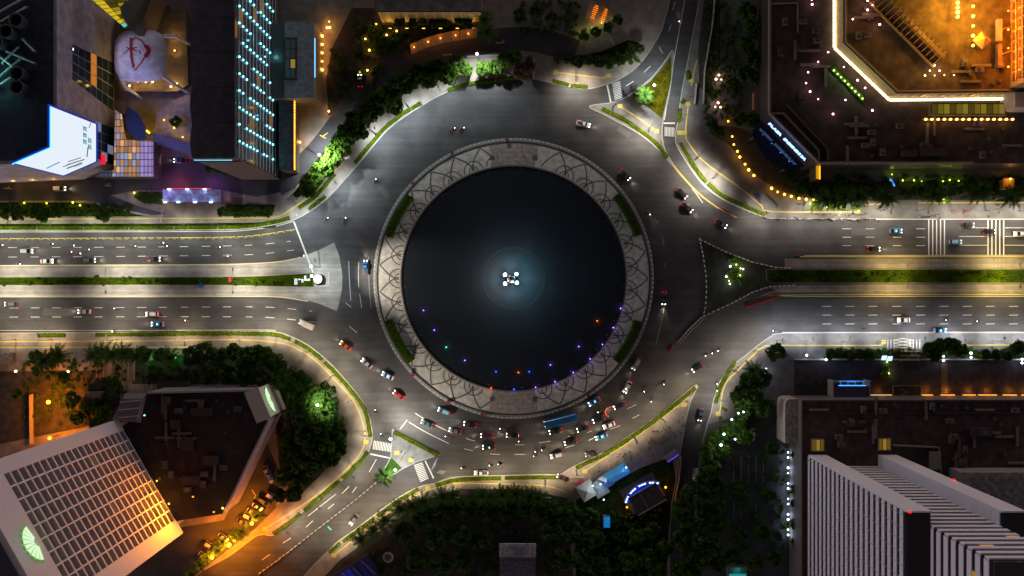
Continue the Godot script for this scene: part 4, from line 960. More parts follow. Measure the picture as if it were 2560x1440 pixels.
	for a in [[[262, 465, 276, 458], [268, 465, 280, 464]], [[800, 338, 815, 346], [806, 342, 820, 332]], [[10, 471, 30, 471], [20, 471, 22, 465]], [[1240, 108, 1262, 106], [1257, 107, 1258, 100]], [[1107, 138, 1130, 136]]]:
		for q in a: line("painted_arrow", plan(q), 0.32, 0.15, mat(Color(0.6, 0.42, 0.08), 0.7), get_node("pavement_northwest"))
	var bed := mat(Color(0.055, 0.1, 0.015), 0.95, 0.0, "leaf", 0.15, "stain", 0.05)
	for p in [[-200, 506, 180, 506, 240, 512, 300, 528, 370, 541, 160, 541, -200, 541], [346, 480, 412, 480, 416, 508, 360, 508, 334, 492], [565, 512, 690, 512, 668, 541, 565, 541], [-200, 560, 420, 559, 690, 556, 690, 570, 420, 573, -200, 574], [742, 500, 800, 440, 846, 376, 880, 330, 870, 310, 800, 390, 730, 480], [1385, 150, 1430, 150, 1480, 160, 1530, 160, 1600, 108, 1570, 100, 1500, 130]]:
		sheet_on("pavement_northwest", plan(p), 0.148, bed, "garden_bed")
	sheet_on("traffic_island_northeast", plan([1580, 236, 1625, 205, 1655, 170, 1678, 140, 1678, 200, 1655, 296, 1620, 268]), 0.15, mat(Color(0.2, 0.175, 0.008), 0.95, 0.0, "leaf", 0.15, "stain", 0.06), "lawn")
	sheet_on("traffic_island_south", plan([978, 1143, 1005, 1170, 985, 1183, 966, 1192, 960, 1185, 964, 1170]), 0.15, mat(Color(0.07, 0.17, 0.02), 0.95, 0.0, "leaf", 0.2), "lawn")

func ring_small(r0: float, r1: float, y0: float, y1: float) -> ArrayMesh:
	return ring(r0, r1, y0, y1, 20)

func shell(a: float, r: float) -> Vector3:      # rounded-square shell
	var c := cos(a); var s := sin(a)
	var k := pow(pow(absf(c), 3.4) + pow(absf(s), 3.4), -1.0 / 3.4)
	var x := c * k * r * 9.0; var z := s * k * r * 9.0
	return Vector3(x, 11.2 + 3.4 * (1.0 - pow(r, 2.6)), z)

func on_shell(p: Vector2) -> Vector3:
	var a := p.angle(); var k := pow(pow(absf(cos(a)), 3.4) + pow(absf(sin(a)), 3.4), -1.0 / 3.4)
	return Vector3(p.x, 11.2 + 3.4 * (1.0 - pow(p.length() / (9.0 * k), 2.6)) + 0.12, p.y)

func area(parent: Node3D, at: Vector3, towards: Vector3, size: Vector2, c: Color, e: float) -> void:
	var l := AreaLight3D.new()
	l.name = "panel_light"; l.area_size = size; l.light_color = c; l.light_energy = e; l.area_range = 150.0; l.area_attenuation = 2.0; l.shadow_enabled = true
	parent.add_child(l, true); l.transform = Transform3D(Basis.looking_at(towards.normalized(), Vector3.UP), at)

func sheet_on(where: String, p: PackedVector2Array, y: float, m: Material, called: String) -> MeshInstance3D:
	return sheet(called, p, y, m, get_node(where))

func slab_on(p: PackedVector2Array, y0: float, y1: float, m: Material, called: String, label: String, posts := []) -> Node3D:
	var t := thing(called, label, "building")
	var b := MB.new(); b.prism(p, y0, y1 - 0.25); obj("wall", b.mesh(), m, t)
	b = MB.new(); b.prism(Geometry2D.offset_polygon(p, 0.25)[0], y1 - 0.25, y1); obj("coping", b.mesh(), m, t)
	for q in posts:
		b = MB.new(); b.tube(q, Vector3(q.x, y0, q.z), 0.2, 0.2, 8); obj("post", b.mesh(), mat(Color(0.1, 0.1, 0.1), 0.6), t)
	return t

func run_wall(parent: Node, called: String, p: PackedVector2Array, w: float, y0: float, y1: float, m: Material) -> MeshInstance3D:
	var b := MB.new(); b.prism(thick(p, w), y0, y1)
	return obj(called, b.mesh(), m, parent)

func build_northeast() -> void:
	# podium mall with blue letters
	var t := thing("plaza_podium", "broad dark podium roof with pale parapets at the top right", "building")
	var roofm := mat(Color(0.095, 0.065, 0.055), 0.9, 0.0, "stain", 0.04, "grain", 0.3)
	var par := mat(Color(0.2, 0.15, 0.12), 0.8)
	var out := plan([1922, -60, 1922, 283, 2046, 408, 2800, 408, 2800, -60], 16)
	var b := MB.new(); b.prism(out, 0.13, 15.6); obj("wall", b.mesh(), mat(Color(0.03, 0.024, 0.022), 0.5), t)
	b = MB.new(); b.prism(out, 15.6, 16.0); obj("roof", b.mesh(), roofm, t)
	run_wall(t, "parapet", plan([1923, -60, 1923, 283, 2046, 407, 2430, 407], 16), 0.7, 16.0, 16.9, par)
	run_wall(t, "parapet", plan([1930, 284, 1958, 284, 2046, 376, 2047, 402], 16), 0.6, 16.0, 16.7, mat(Color(0.22, 0.14, 0.06), 0.8))
	run_wall(t, "parapet", plan([1925, 10, 1993, 8, 1994, 82], 16), 0.45, 16.0, 16.6, par)
	run_wall(t, "shadow_strip_wall", plan([1965, 262, 2068, 372, 2068, 402], 16), 0.8, 16.0, 18.2, mat(Color(0.015, 0.012, 0.012), 0.9))  # near-black strip stands in for the shadow beyond the inner parapet
	for p in [[2000, 120, 3, 2.2], [1950, 130, 2, 3], [2330, 380, 9, 2.4], [2270, 384, 5, 2]]:
		obj("roof_plant", boxm(Vector3(p[2], 1.6, p[3])), mat(Color(0.03, 0.025, 0.025), 0.8), t, u(p[0], p[1], 16) + Vector3(0, 0.8, 0))
	roof_clutter(t, 16, 1950, 20, 2070, 240, 14, Color(0.14, 0.11, 0.1), 41); roof_clutter(t, 16, 2110, 305, 2540, 395, 26, Color(0.14, 0.11, 0.1), 42)
	# letters on the slanted front, over a glossy canopy
	t = thing("letter_sign", "blue-white lit letters along the slanted front of the dark podium", "sign")
	var a := u(1932, 300, 16); var e := u(2024, 393, 16)
	var dir := (e - a); dir.y = 0; var L := dir.length(); dir = dir.normalized()
	var nrm := Vector3(-dir.z, 0, dir.x)
	var tm := TextMesh.new()
	var sf := SystemFont.new(); sf.font_names = PackedStringArray(["Droid Sans"]); sf.font_weight = 700
	var text := "PLAZA INDONESIA"
	var step := L / text.length()
	for i in text.length():
		if text[i] == " ": continue
		tm = TextMesh.new(); tm.font = sf; tm.text = text[i]; tm.font_size = 16; tm.pixel_size = 0.14; tm.depth = 0.3; tm.curve_step = 2.0
		obj("letter", tm, glow(Color(0.55, 0.72, 1.0), 3.0), t, a + dir * step * (i + 0.5) + nrm * 0.9 - Vector3(0, 2.2, 0), Basis(dir, Vector3.UP, nrm))
	for i in 4:
		omni(t, a + dir * L * (i + 0.5) / 4.0 + nrm * 1.4 - Vector3(0, 1.6, 0), Color(0.25, 0.45, 1.0), 2.0, 0.1)
	t = thing("glass_canopy", "dark glossy canopy that mirrors the blue letters", "canopy")
	b = MB.new()
	var f0 := a - dir * 3.0; var f1 := e + dir * 2.0
	var flat := func(v: Vector3) -> Vector2: return Vector2(v.x, v.z)
	b.prism(PackedVector2Array([flat.call(f0 + nrm * 0.6), flat.call(f1 + nrm * 0.6), flat.call(f1 + nrm * 6.0 - dir * 2), flat.call((f0 + f1) / 2 + nrm * 8.5), flat.call(f0 + nrm * 6.0 + dir * 2)]), 8.6, 9.0); obj("canopy_glass", b.mesh(), mat(Color(0.012, 0.012, 0.018), 0.04), t)
	for s in [0.15, 0.5, 0.85]:
		b = MB.new(); var q := f0.lerp(f1, s) + nrm * 5.0; b.tube(Vector3(q.x, 0.13, q.z), Vector3(q.x, 8.6, q.z), 0.3, 0.3, 10); obj("column", b.mesh(), mat(Color(0.05, 0.05, 0.05), 0.6), t)
	t = thing("gold_fin", "narrow gold-lit fin at the corner of the dark podium", "fin", u(2046, 430, 10))
	obj("fin_body", boxm(Vector3(1.5, 6, 5.2)), mat(Color(0.06, 0.045, 0.02), 0.6), t, Vector3(0, -3.2, 0)); obj("fin_light", boxm(Vector3(0.5, 0.2, 5.0)), glow(Color(1.0, 0.62, 0.1), 2.2), t, Vector3(0.45, -0.1, 0)); obj("fin_panel_light", boxm(Vector3(0.8, 0.16, 4.6)), glow(Color(0.9, 0.66, 0.05), 0.7), t, Vector3(-0.35, -0.12, 0))
	obj("fin_post", boxm(Vector3(0.8, 4.0, 0.8)), mat(Color(0.05, 0.04, 0.03), 0.6), t, Vector3(0, -8.1, 0))
	# upper hotel block with glowing cornice
	t = thing("hotel_block", "olive-roofed hotel block edged by a brilliant white-gold cornice", "hotel")
	var top := plan([2111, -80, 2111, 106, 2243, 231, 2530, 228, 2830, 228, 2830, -80], 24)
	b = MB.new(); b.prism(top, 16.0, 23.7); obj("wall", b.mesh(), mat(Color(0.5, 0.36, 0.15), 0.8, 0.0, "concrete", 0.1), t)
	b = MB.new(); b.prism(Geometry2D.offset_polygon(top, 0.3)[0], 23.7, 24.0); obj("roof", b.mesh(), mat(Color(0.24, 0.17, 0.06), 0.9, 0.0, "stain", 0.04, "grain", 0.3), t)
	var run := plan([2086, -80, 2086, 119, 2224, 250, 2516, 247], 17.4)
	var pts := curve_sharp(run, 1.6)
	for i in pts.size() - 1:
		var p := pts[i]; var q := pts[i + 1]
		var mid := Vector3((p.x + q.x) / 2, 17.4, (p.y + q.y) / 2)
		var d := (q - p).normalized()
		obj("cornice_light", boxm(Vector3(1.45, 0.5, 0.75)), glow(Color(1.0, 0.88, 0.68), 5.0), t, mid, Basis(Vector3.UP, -d.angle()))
		if i % 2 == 0:
			obj("buttress", boxm(Vector3(0.25, 6.0, 1.1)), mat(Color(0.5, 0.36, 0.15), 0.8), t, mid + Vector3(-d.y * -1.0, 2.6, d.x * -1.0) , Basis(Vector3.UP, -d.angle()))
		if i % 5 == 2:
			omni(t, mid + Vector3(-d.y * -0.2, 1.6, d.x * -0.2) + Vector3(d.y * -1.4, 0, d.x * 1.4) * -0.6, Color(1.0, 0.72, 0.35), 9.0, 0.5)
	run_wall(t, "roof_parapet", plan([2114, -80, 2114, 105, 2244, 228, 2520, 225], 24), 0.5, 24.0, 24.6, mat(Color(0.3, 0.22, 0.08), 0.8))
	roof_clutter(t, 24, 2130, 0, 2180, 90, 6, Color(0.2, 0.15, 0.08), 48); roof_clutter(t, 24, 2400, 150, 2500, 215, 9, Color(0.2, 0.15, 0.08), 49)
	# long skylight ridge
	var r0 := u(2190, -10, 24); var r1 := u(2350, 152, 24); var rd := (r1 - r0).normalized(); var rn := Vector3(-rd.z, 0, rd.x)
	var ridge := thing("ridge_skylight", "long ribbed skylight ridge across the olive hotel roof", "skylight", r0)
	b = MB.new(); var RL := r0.distance_to(r1)
	b.loft([[rn * 2.6, -rn * 2.6, -rn * 0.5 + Vector3.UP * 1.5, rn * 0.5 + Vector3.UP * 1.5], [rn * 2.6 + rd * RL, -rn * 2.6 + rd * RL, -rn * 0.5 + rd * RL + Vector3.UP * 1.5, rn * 0.5 + rd * RL + Vector3.UP * 1.5]]); obj("ridge_body", b.mesh(), mat(Color(0.09, 0.06, 0.02), 0.6), ridge)
	for i in 16:
		b = MB.new(); b.box(rd * (i + 0.5) * RL / 16 + Vector3.UP * 0.9, Vector3(0.25, 1.5, 5.4), Basis(rd, Vector3.UP, -rn)); obj("rib", b.mesh(), mat(Color(0.3, 0.2, 0.04), 0.7), ridge)
	run_wall(ridge, "gutter_wall", PackedVector2Array([Vector2(rn.x * 3.3, rn.z * 3.3), Vector2(rd.x * RL + rn.x * 3.3, rd.z * RL + rn.z * 3.3)]), 0.5, 0.0, 0.9, mat(Color(0.4, 0.26, 0.05), 0.8))
	var amber := Color(1.0, 0.52, 0.1)
	for i in 6:
		small_lamp("bright amber roof lamp, %s down the left row on the hotel roof" % nth(i), u(2373, -2 + i * 11.4, 24), Color(1.0, 0.7, 0.22), 14.0, 95.0, 0.5, "amber roof lamps of the left row", "lantern", 4.5)
	for i in 7:
		small_lamp("amber roof lamp, %s down the right row on the hotel roof" % nth(i), u(2413, -20 + i * 24, 24), Color(1.0, 0.66, 0.2), 12.0, 75.0, 0.45, "amber roof lamps of the right row", "lantern", 4.0)
	for i in 5:
		small_lamp("amber wall lamp below the orange hotel tower, %s from the top" % nth(i), u(2505, -10 + i * 46, 24), amber, 4.0, 50.0, 0.3, "amber lamps below the hotel tower", "lantern", 3.0)
	var pav := thing("roof_pavilion", "small orange pyramid pavilion on the hotel roof", "pavilion", u(2443, 107, 24))
	b = MB.new(); for i in 4:
		var p := Vector3(3.0, 0, 0).rotated(Vector3.UP, TAU * i / 4); var q := Vector3(3.0, 0, 0).rotated(Vector3.UP, TAU * (i + 1) / 4)
		b.tri(p + Vector3.UP * 2.6, q + Vector3.UP * 2.6, Vector3.UP * 4.4)
	obj("roof", b.mesh(), mat(Color(0.4, 0.24, 0.06), 0.7), pav); obj("body", boxm(Vector3(3.4, 2.6, 3.4)), mat(Color(0.15, 0.1, 0.04), 0.8), pav, Vector3(0, 1.3, 0), Basis(Vector3.UP, PI / 4))
	for i in 2:
		var s := thing("roof_duct", ["upper pale duct beside the orange hotel tower", "lower brown duct beside the orange hotel tower"][i], "duct", u(2493, 78 + i * 62, 24))
		obj("duct_body", boxm(Vector3(1.4, 1.4, 7.0)), mat([Color(0.4, 0.3, 0.24), Color(0.2, 0.13, 0.07)][i], 0.6), s, Vector3(0, 0.9, 0)); obj("duct_arm", boxm(Vector3(6, 0.3, 0.3)), mat(Color(0.3, 0.2, 0.1), 0.6), s, Vector3(3, 1.4, -1.0), Basis(Vector3.UP, 0.35)); obj("foot", boxm(Vector3(0.8, 0.3, 6.0)), mat(Color(0.1, 0.08, 0.05), 0.8), s, Vector3(0, 0.1, 0))
	# orange tower at the right edge
	t = thing("hotel_tower", "orange-lit hotel tower with arched window bays at the right edge", "tower", u(2526, 219, 24))
	b = MB.new(); b.box(Vector3(14, 30, -30), Vector3(28, 60, 60)); obj("wall", b.mesh(), mat(Color(0.45, 0.29, 0.1), 0.8, 0.0, "concrete", 0.08), t)
	for f in 5:
		for k in 13:
			obj("window", boxm(Vector3(0.3, 2.2, 2.4)), mat(Color(0.12, 0.06, 0.015), 0.3), t, Vector3(-0.05, 2.4 + f * 3.2, -3.0 - k * 3.3))
			obj("window_surround", boxm(Vector3(0.7, 0.35, 3.0)), mat(Color(0.5, 0.33, 0.11), 0.8), t, Vector3(-0.3, 3.8 + f * 3.2, -3.0 - k * 3.3))
	obj("base_wall", boxm(Vector3(26, 8.0, 6)), mat(Color(0.3, 0.28, 0.26), 0.8), t, Vector3(14.5, -4.0, 3.3))
	# glazed entrance and its bulbs
	t = thing("entrance_pavilion", "olive-lit glazed entrance with a row of warm bulbs below the cornice", "entrance", u(2418, 274, 17))
	obj("body", boxm(Vector3(25.5, 2.2, 4.0)), mat(Color(0.1, 0.085, 0.04), 0.8), t, Vector3(0, -1.2 + 1.1, 0))
	for i in 12: obj("window_pane", boxm(Vector3(1.8, 0.1, 3.2)), glow(Color(0.8, 0.7, 0.2), 0.1 + 0.12 * (i % 3)), t, Vector3(-11.5 + i * 2.05, 1.06, 0))
	for i in 15:
		obj("bulb_light", boxm(Vector3(0.6, 0.6, 0.6)), glow(Color(1.0, 0.75, 0.4), 5.0), t, Vector3(-14.0 + i * 2.08, 0.2, 3.3))
	for i in 5: omni(t, Vector3(-13 + i * 6.4, 1.2, 4.0), Color(1.0, 0.72, 0.4), 3.5, 0.3)
	obj("bulb_rail", boxm(Vector3(31, 0.2, 0.5)), mat(Color(0.2, 0.14, 0.06), 0.7), t, Vector3(0.5, -0.3, 3.3))
	# terrace lights on the podium
	var pink := Color(1.0, 0.72, 0.78)
	var tl := [[2067, 133], [2042, 157], [2017, 183], [2012, 210], [2022, 231], [2042, 250], [2079, 287], [2106, 170], [2140, 203], [2159, 222], [2110, 252], [2177, 278], [2165, 5], [2177, 16], [2165, 28], [2195, 64], [2128, 51], [2026, 2], [2027, 14]]
	tl = sorted_by(tl, 0)
	for i in tl.size():
		small_lamp("pinkish terrace lamp on the dark podium, %s of the scatter from the left" % nth(i), u(tl[i][0], tl[i][1], 24 if tl[i][0] > 2120 and tl[i][1] < 80 else 16), pink, 7.0, 1.6, 0.3, "pinkish lamps on the podium terrace")
	for i in 9:
		small_lamp("green pool-strip lamp, %s of nine in a slanted row" % nth(i), u(2083 + i * 8.9, 177 + i * 8.8, 16), Color(0.75, 1.0, 0.65), 6.0, 3.0, 0.26, "green lamps of the slanted row", "lantern", 0.3)
	var bedt := thing("terrace_hedge", "clipped hedge strip along the slanted row of green lamps", "hedge")
	obj("foliage", hedge_mesh(curve_sharp(plan([2078, 170, 2158, 250], 16), 0.6), 1.6, 16.02, 0.7), foliage_mat(), bedt)
	var rl := [[2332, 166], [2320, 179], [2344, 179], [2308, 191], [2332, 191], [2356, 190], [2380, 190]]
	for i in rl.size():
		small_lamp("pale lamp of the triangle group on the olive roof, %s from the top" % nth(i), u(rl[i][0], rl[i][1], 24), Color(1.0, 0.85, 0.75) if i < 3 else Color(1.0, 0.75, 0.4), 7.0, 2.0, 0.26, "triangle group of lamps on the hotel roof")
	# driveways, lawns and kiosk
	sheet_on("pavement_northeast", plan([1760, 0, 1800, 0, 1800, 160, 1770, 230, 1748, 220, 1745, 120]), 0.136, mat(Color(0.065, 0.055, 0.042), 0.9, 0.0, "stain", 0.05), "planting_soil")
	sheet_on("pavement_northeast", curve(plan([1770, 330, 1850, 320, 2030, 430, 2130, 455, 2800, 440, 2800, 500, 2300, 500, 2130, 502, 2050, 500, 1960, 480, 1880, 430, 1820, 360]), 3, true), 0.137, mat(Color(0.065, 0.055, 0.042), 0.95, 0.0, "stain", 0.05), "planting_soil")
	t = thing("lit_kiosk", "small gold-lit kiosk roof beside the upper right pavement", "kiosk", u(2507, 463))
	obj("roof", boxm(Vector3(4.0, 0.3, 4.0)), mat(Color(0.45, 0.3, 0.08), 0.7), t, Vector3(0, 3.2, 0)); obj("body", boxm(Vector3(3.4, 3.0, 3.4)), mat(Color(0.3, 0.2, 0.06), 0.8), t, Vector3(0, 1.6, 0)); obj("roof_light", boxm(Vector3(0.5, 0.3, 0.5)), glow(Color(1.0, 0.75, 0.35), 6.0), t, Vector3(0.5, 3.6, -1.8)); omni(t, Vector3(0, 4.8, -1.5), Color(1.0, 0.66, 0.2), 5.0, 0.3)
	t = thing("guard_house", "lantern-lit gate house with tan roof in the dark trees", "gate house", u(1894, 255))
	obj("body", boxm(Vector3(4.0, 3.0, 5.6)), mat(Color(0.25, 0.16, 0.07), 0.8), t, Vector3(0, 1.5, 0)); obj("roof", boxm(Vector3(4.6, 0.25, 6.2)), mat(Color(0.36, 0.25, 0.12), 0.8), t, Vector3(0, 3.1, 0)); obj("roof_light", boxm(Vector3(0.35, 0.25, 4.5)), glow(Color(1.0, 0.65, 0.25), 1.6), t, Vector3(0.2, 3.35, 0)); omni(t, Vector3(0, 5.0, 0), Color(1.0, 0.6, 0.25), 4.0, 0.3)
	var arcl := [[1818, 305], [1828, 343], [1832, 363], [1841, 380], [1847, 394], [1860, 412], [1869, 426], [1882, 440], [1926, 472], [1941, 481], [1958, 487], [1975, 492], [1994, 497], [2012, 499], [2030, 500]]
	for i in arcl.size():
		small_lamp("amber path lantern, %s along the curved hotel fence" % nth(i), u(arcl[i][0], arcl[i][1]), Color(1.0, 0.68, 0.22), 8.0, 1.7, 0.42, "amber lanterns along the curved fence")
	for p in [[1795, 197, 0], [1793, 266, 1]]:
		for s in 3:
			small_lamp("pink garden lamp, %s of the %s trio by the northern street" % [nth(s), ["upper", "lower"][p[2]]], u(p[0] + [0, -7, 6][s], p[1] + [-7, 3, 4][s]), Color(1.0, 0.75, 0.7), 8.0, 3.0, 0.32, "garden lamp trios by the northern street")
	var sm := [[2253, 452], [2281, 452], [2300, 454], [2353, 454], [2370, 451], [2392, 453], [2226, 437]]
	for i in sm.size():
		small_lamp("small green-yellow ground lamp in the dark hotel hedge, %s from the left" % nth(i), u(sm[i][0], sm[i][1]), Color(0.85, 0.95, 0.25), 3.0, 1.6, 0.26, "ground lamps in the dark hotel hedge")
	t = thing("blue_light_bar", "slanted blue light bar among the dark palms", "light bar", u(2221, 459))
	obj("bar_light", boxm(Vector3(0.5, 0.3, 3.0)), glow(Color(0.25, 0.6, 1.0), 1.6), t, Vector3(0, 3.0, 0), Basis(Vector3.UP, 0.55)); obj("post", boxm(Vector3(0.12, 3.0, 0.12)), mat(Color(0.1, 0.1, 0.1), 0.6), t, Vector3(0, 1.5, 0))

func roof_clutter(t: Node3D, h: float, x0: float, y0: float, x1: float, y1: float, n: int, tone: Color, seed_: int) -> void:     # air handling boxes, ducts and vents on a flat roof
	var r := RandomNumberGenerator.new(); r.seed = seed_
	for i in n:
		var at := u(r.randf_range(x0, x1), r.randf_range(y0, y1), h) + Vector3.UP * (h - u(0, 0, h).y)
		var kind := i % 3
		var size: Vector3 = [Vector3(2.4, 1.3, 1.6), Vector3(6.5, 0.6, 0.8), Vector3(0.9, 0.7, 0.9)][kind]
		var m := mat(tone * [1.0, 1.4, 0.7][kind], 0.7, 0.0, "grain", 0.5)
		var turn := Basis(Vector3.UP, PI / 2 * (r.randi() % 2))
		var o := obj(["air_unit", "roof_duct", "roof_vent"][kind], boxm(size), m, t, at + Vector3(0, size.y / 2, 0), turn)
		if kind == 0: obj("fan_grille", boxm(Vector3(1.0, 0.06, 1.0)), mat(Color(0.04, 0.04, 0.045), 0.6), o, Vector3(-0.5, 0.68, 0))

func curve_sharp(p: PackedVector2Array, step: float) -> PackedVector2Array:
	var r := PackedVector2Array()
	for i in p.size() - 1:
		var m := maxi(1, int(p[i].distance_to(p[i + 1]) / step))
		for k in m: r.append(p[i].lerp(p[i + 1], float(k) / m))
	r.append(p[-1])
	return r

func build_southeast() -> void:
	var t := thing("hotel_podium", "wide maroon-dark hotel podium roof with lit wall base", "building")
	var out := plan([2003, 1000, 2800, 1000, 2800, 1560, 2003, 1560], 12)
	var b := MB.new(); b.prism(out, 0.13, 11.6); obj("wall", b.mesh(), mat(Color(0.09, 0.07, 0.06), 0.8), t)
	b = MB.new(); b.prism(out, 11.6, 12.0); obj("roof", b.mesh(), mat(Color(0.125, 0.07, 0.066), 0.9, 0.0, "stain", 0.05, "grain", 0.3), t)
	run_wall(t, "parapet", plan([2004, 1560, 2004, 1001, 2800, 1001], 12), 0.6, 12.0, 12.7, mat(Color(0.07, 0.045, 0.04), 0.8))
	run_wall(t, "roof_step", plan([2006, 1032, 2800, 1032], 12), 0.5, 12.0, 12.5, mat(Color(0.03, 0.02, 0.02), 0.9))
	run_wall(t, "roof_step", plan([2230, 1112, 2345, 1118, 2350, 1185], 12), 0.5, 12.0, 13.0, mat(Color(0.2, 0.17, 0.15), 0.9))
	for p in [[2335, 1150, 3.5, 6, Color(0.22, 0.19, 0.17)], [2260, 1060, 5, 2, Color(0.02, 0.015, 0.015)], [2130, 1055, 4, 1.5, Color(0.02, 0.015, 0.015)], [2450, 1080, 7, 3, Color(0.04, 0.03, 0.03)]]:
		obj("roof_plant", boxm(Vector3(p[2], 1.2, p[3])), mat(p[4], 0.8), t, u(p[0], p[1], 12) + Vector3(0, 0.6, 0))
	for p in [[2043, 1112], [2209, 1110]]:
		var s := obj("lit_skylight", boxm(Vector3(4.4, 0.8, 4.2)), mat(Color(0.25, 0.19, 0.08), 0.8), t, u(p[0], p[1], 12) + Vector3(0, 0.4, 0))
		for i in 3: obj("window_pane", boxm(Vector3(1.1, 0.05, 3.6)), glow(Color(0.95, 0.75, 0.25), 0.3 if i == 1 else 0.12), s, Vector3(-1.35 + i * 1.35, 0.43, 0))
	for a in [[2083, 2160], [2165, 2228], [2303, 2330], [2350, 2385], [2405, 2437], [2444, 2490], [2505, 2540], [2552, 2570]]:
		var m := obj("wall_light", boxm(Vector3((a[1] - a[0]) / 7.0, 0.25, 0.35)), glow(Color(1.0, 0.66, 0.28) if a[0] > 2290 else Color(1.0, 0.8, 0.6), 1.3 if a[0] > 2290 else 0.7), t, u((a[0] + a[1]) / 2.0, 987) + Vector3(0, 0.5, 0))
		omni(t, m.position + Vector3(0, 0.9, -1.5), Color(1.0, 0.62, 0.25), 5.5 if a[0] > 2290 else 3.0, 0.4)
	roof_clutter(t, 12, 2025, 1010, 2550, 1028, 12, Color(0.15, 0.11, 0.1), 43); roof_clutter(t, 12, 2070, 1045, 2190, 1120, 12, Color(0.15, 0.11, 0.1), 44); roof_clutter(t, 12, 2360, 1045, 2550, 1165, 20, Color(0.15, 0.11, 0.1), 45)
	# rounded stair drum
	t = thing("stair_drum", "rounded warm-lit stair tower at the corner of the maroon podium", "building", u(1985, 1052))
	var p2 := plan([1963, 1108, 1963, 1012, 1966, 1002, 1975, 997, 2001, 997, 2001, 1108], 9)
	var q2 := PackedVector2Array(); for q in p2: q2.append(q - Vector2(t.position.x, t.position.z))
	b = MB.new(); b.prism(q2, 0.13, 8.8); obj("wall", b.mesh(), mat(Color(0.42, 0.34, 0.25), 0.8), t); b = MB.new(); b.prism(q2, 8.8, 9.0); obj("roof", b.mesh(), mat(Color(0.4, 0.36, 0.32), 0.8, 0.0, "stain", 0.1), t)
	for i in 3: obj("roof_vent", boxm(Vector3(1.2, 0.6, 0.9)), mat(Color(0.4, 0.25, 0.06), 0.6), t, Vector3(0.8, 9.3, 2.0 + i * 2.2))
	obj("roof_light", boxm(Vector3(0.7, 0.5, 1.0)), glow(Color(1.0, 0.62, 0.15), 4.0), t, Vector3(0.2, 9.5, 5.2)); omni(t, Vector3(0, 11.0, 5.0), Color(1.0, 0.6, 0.15), 9.0, 0.3)
	# towers
	var sp := mat(Color(0.66, 0.645, 0.66), 0.7, 0.0, "grain", 0.15); var gl := glass(Color(0.02, 0.018, 0.022), 0.15); var end := sp
	for w in [[101.2, 107.4, "white ribbed hotel wing with blank end wall, left of the taller block", true], [125.2, 131.4, "white hotel wing with blank end wall, right of the taller block", false]]:
		t = thing("hotel_wing", w[2], "hotel", Vector3(w[0], 12.0, 57.0), 0, "hotel wings at the lower right")
		var W: float = w[1] - w[0]; var D := 75.0
		b = MB.new(); b.box(Vector3(W / 2 + 0.2, 34, D / 2 + 0.2), Vector3(W - 0.4, 68, D)); obj("core_wall", b.mesh(), gl, t)
		b = MB.new(); b.box(Vector3(W / 2, 34.1, 0.3), Vector3(W, 68.2, 0.6)); obj("end_wall", b.mesh(), end, t)
		b = MB.new(); b.box(Vector3(W / 2, 68.3, D / 2 + 0.6), Vector3(W - 0.3, 0.4, D)); obj("roof", b.mesh(), mat(Color(0.014, 0.01, 0.013), 0.9), t)
		obj("parapet", boxm(Vector3(W + 0.1, 0.9, 0.4)), end, t, Vector3(W / 2, 68.65, 0.2))
		for f in 20:
			var y := 0.4 + f * 3.4
			if not w[3]:
				obj("spandrel", boxm(Vector3(0.3, 3.3, D)), sp, t, Vector3(0, y + 1.6, D / 2 + 0.62)); continue
			obj("spandrel", boxm(Vector3(0.5, 1.75, D)), sp, t, Vector3(0.05, y + 0.85, D / 2 + 0.62))
			for k in 11:
				obj("window", boxm(Vector3(0.12, 1.5, 6.2)), glow(Color(0.3, 0.8, 0.9), 0.1) if f == 18 and k == 3 else gl, t, Vector3(0.1, y + 2.6, 4.2 + k * 6.6))
		if w[3]:
			for k in 22:
				obj("mullion", boxm(Vector3(0.12, 67.5, 0.14)), mat(Color(0.3, 0.28, 0.3), 0.6), t, Vector3(-0.22, 33.9, 1.6 + k * 3.3))
	t = thing("hotel_high_rise", "tallest banded hotel block between the two white wings", "hotel", Vector3(107.5, 12.0, 61.0))
	b = MB.new(); b.box(Vector3(8.8, 47.4, 35), Vector3(17.4, 94.8, 69.4)); obj("core_wall", b.mesh(), gl, t)
	b = MB.new(); b.box(Vector3(8.8, 95, 35), Vector3(17.6, 0.5, 69.8)); obj("roof", b.mesh(), mat(Color(0.02, 0.014, 0.016), 0.9), t)
	var spn := sp
	for f in 28:
		var y := 0.2 + f * 3.38
		obj("spandrel", boxm(Vector3(17.6, 1.75, 0.5)), spn, t, Vector3(8.8, y + 0.9, 0.1))
		for k in 5: obj("window", boxm(Vector3(3.2, 1.4, 0.1)), glow(Color(1.0, 0.7, 0.35), 0.5) if (f == 24 and k == 1) or (f == 22 and k == 4) else gl, t, Vector3(1.8 + k * 3.5, y + 2.5, 0.22))
		if f > 19:
			obj("side_spandrel", boxm(Vector3(0.5, 1.95, 69)), sp, t, Vector3(0.05, y + 0.95, 35))
			for k in 7: obj("side_window", boxm(Vector3(0.1, 1.3, 4.0)), glow(Color(1.0, 0.66, 0.2), 0.35) if k == 1 and f > 24 else gl, t, Vector3(0.04, y + 2.55, 2.6 + k * 4.4))
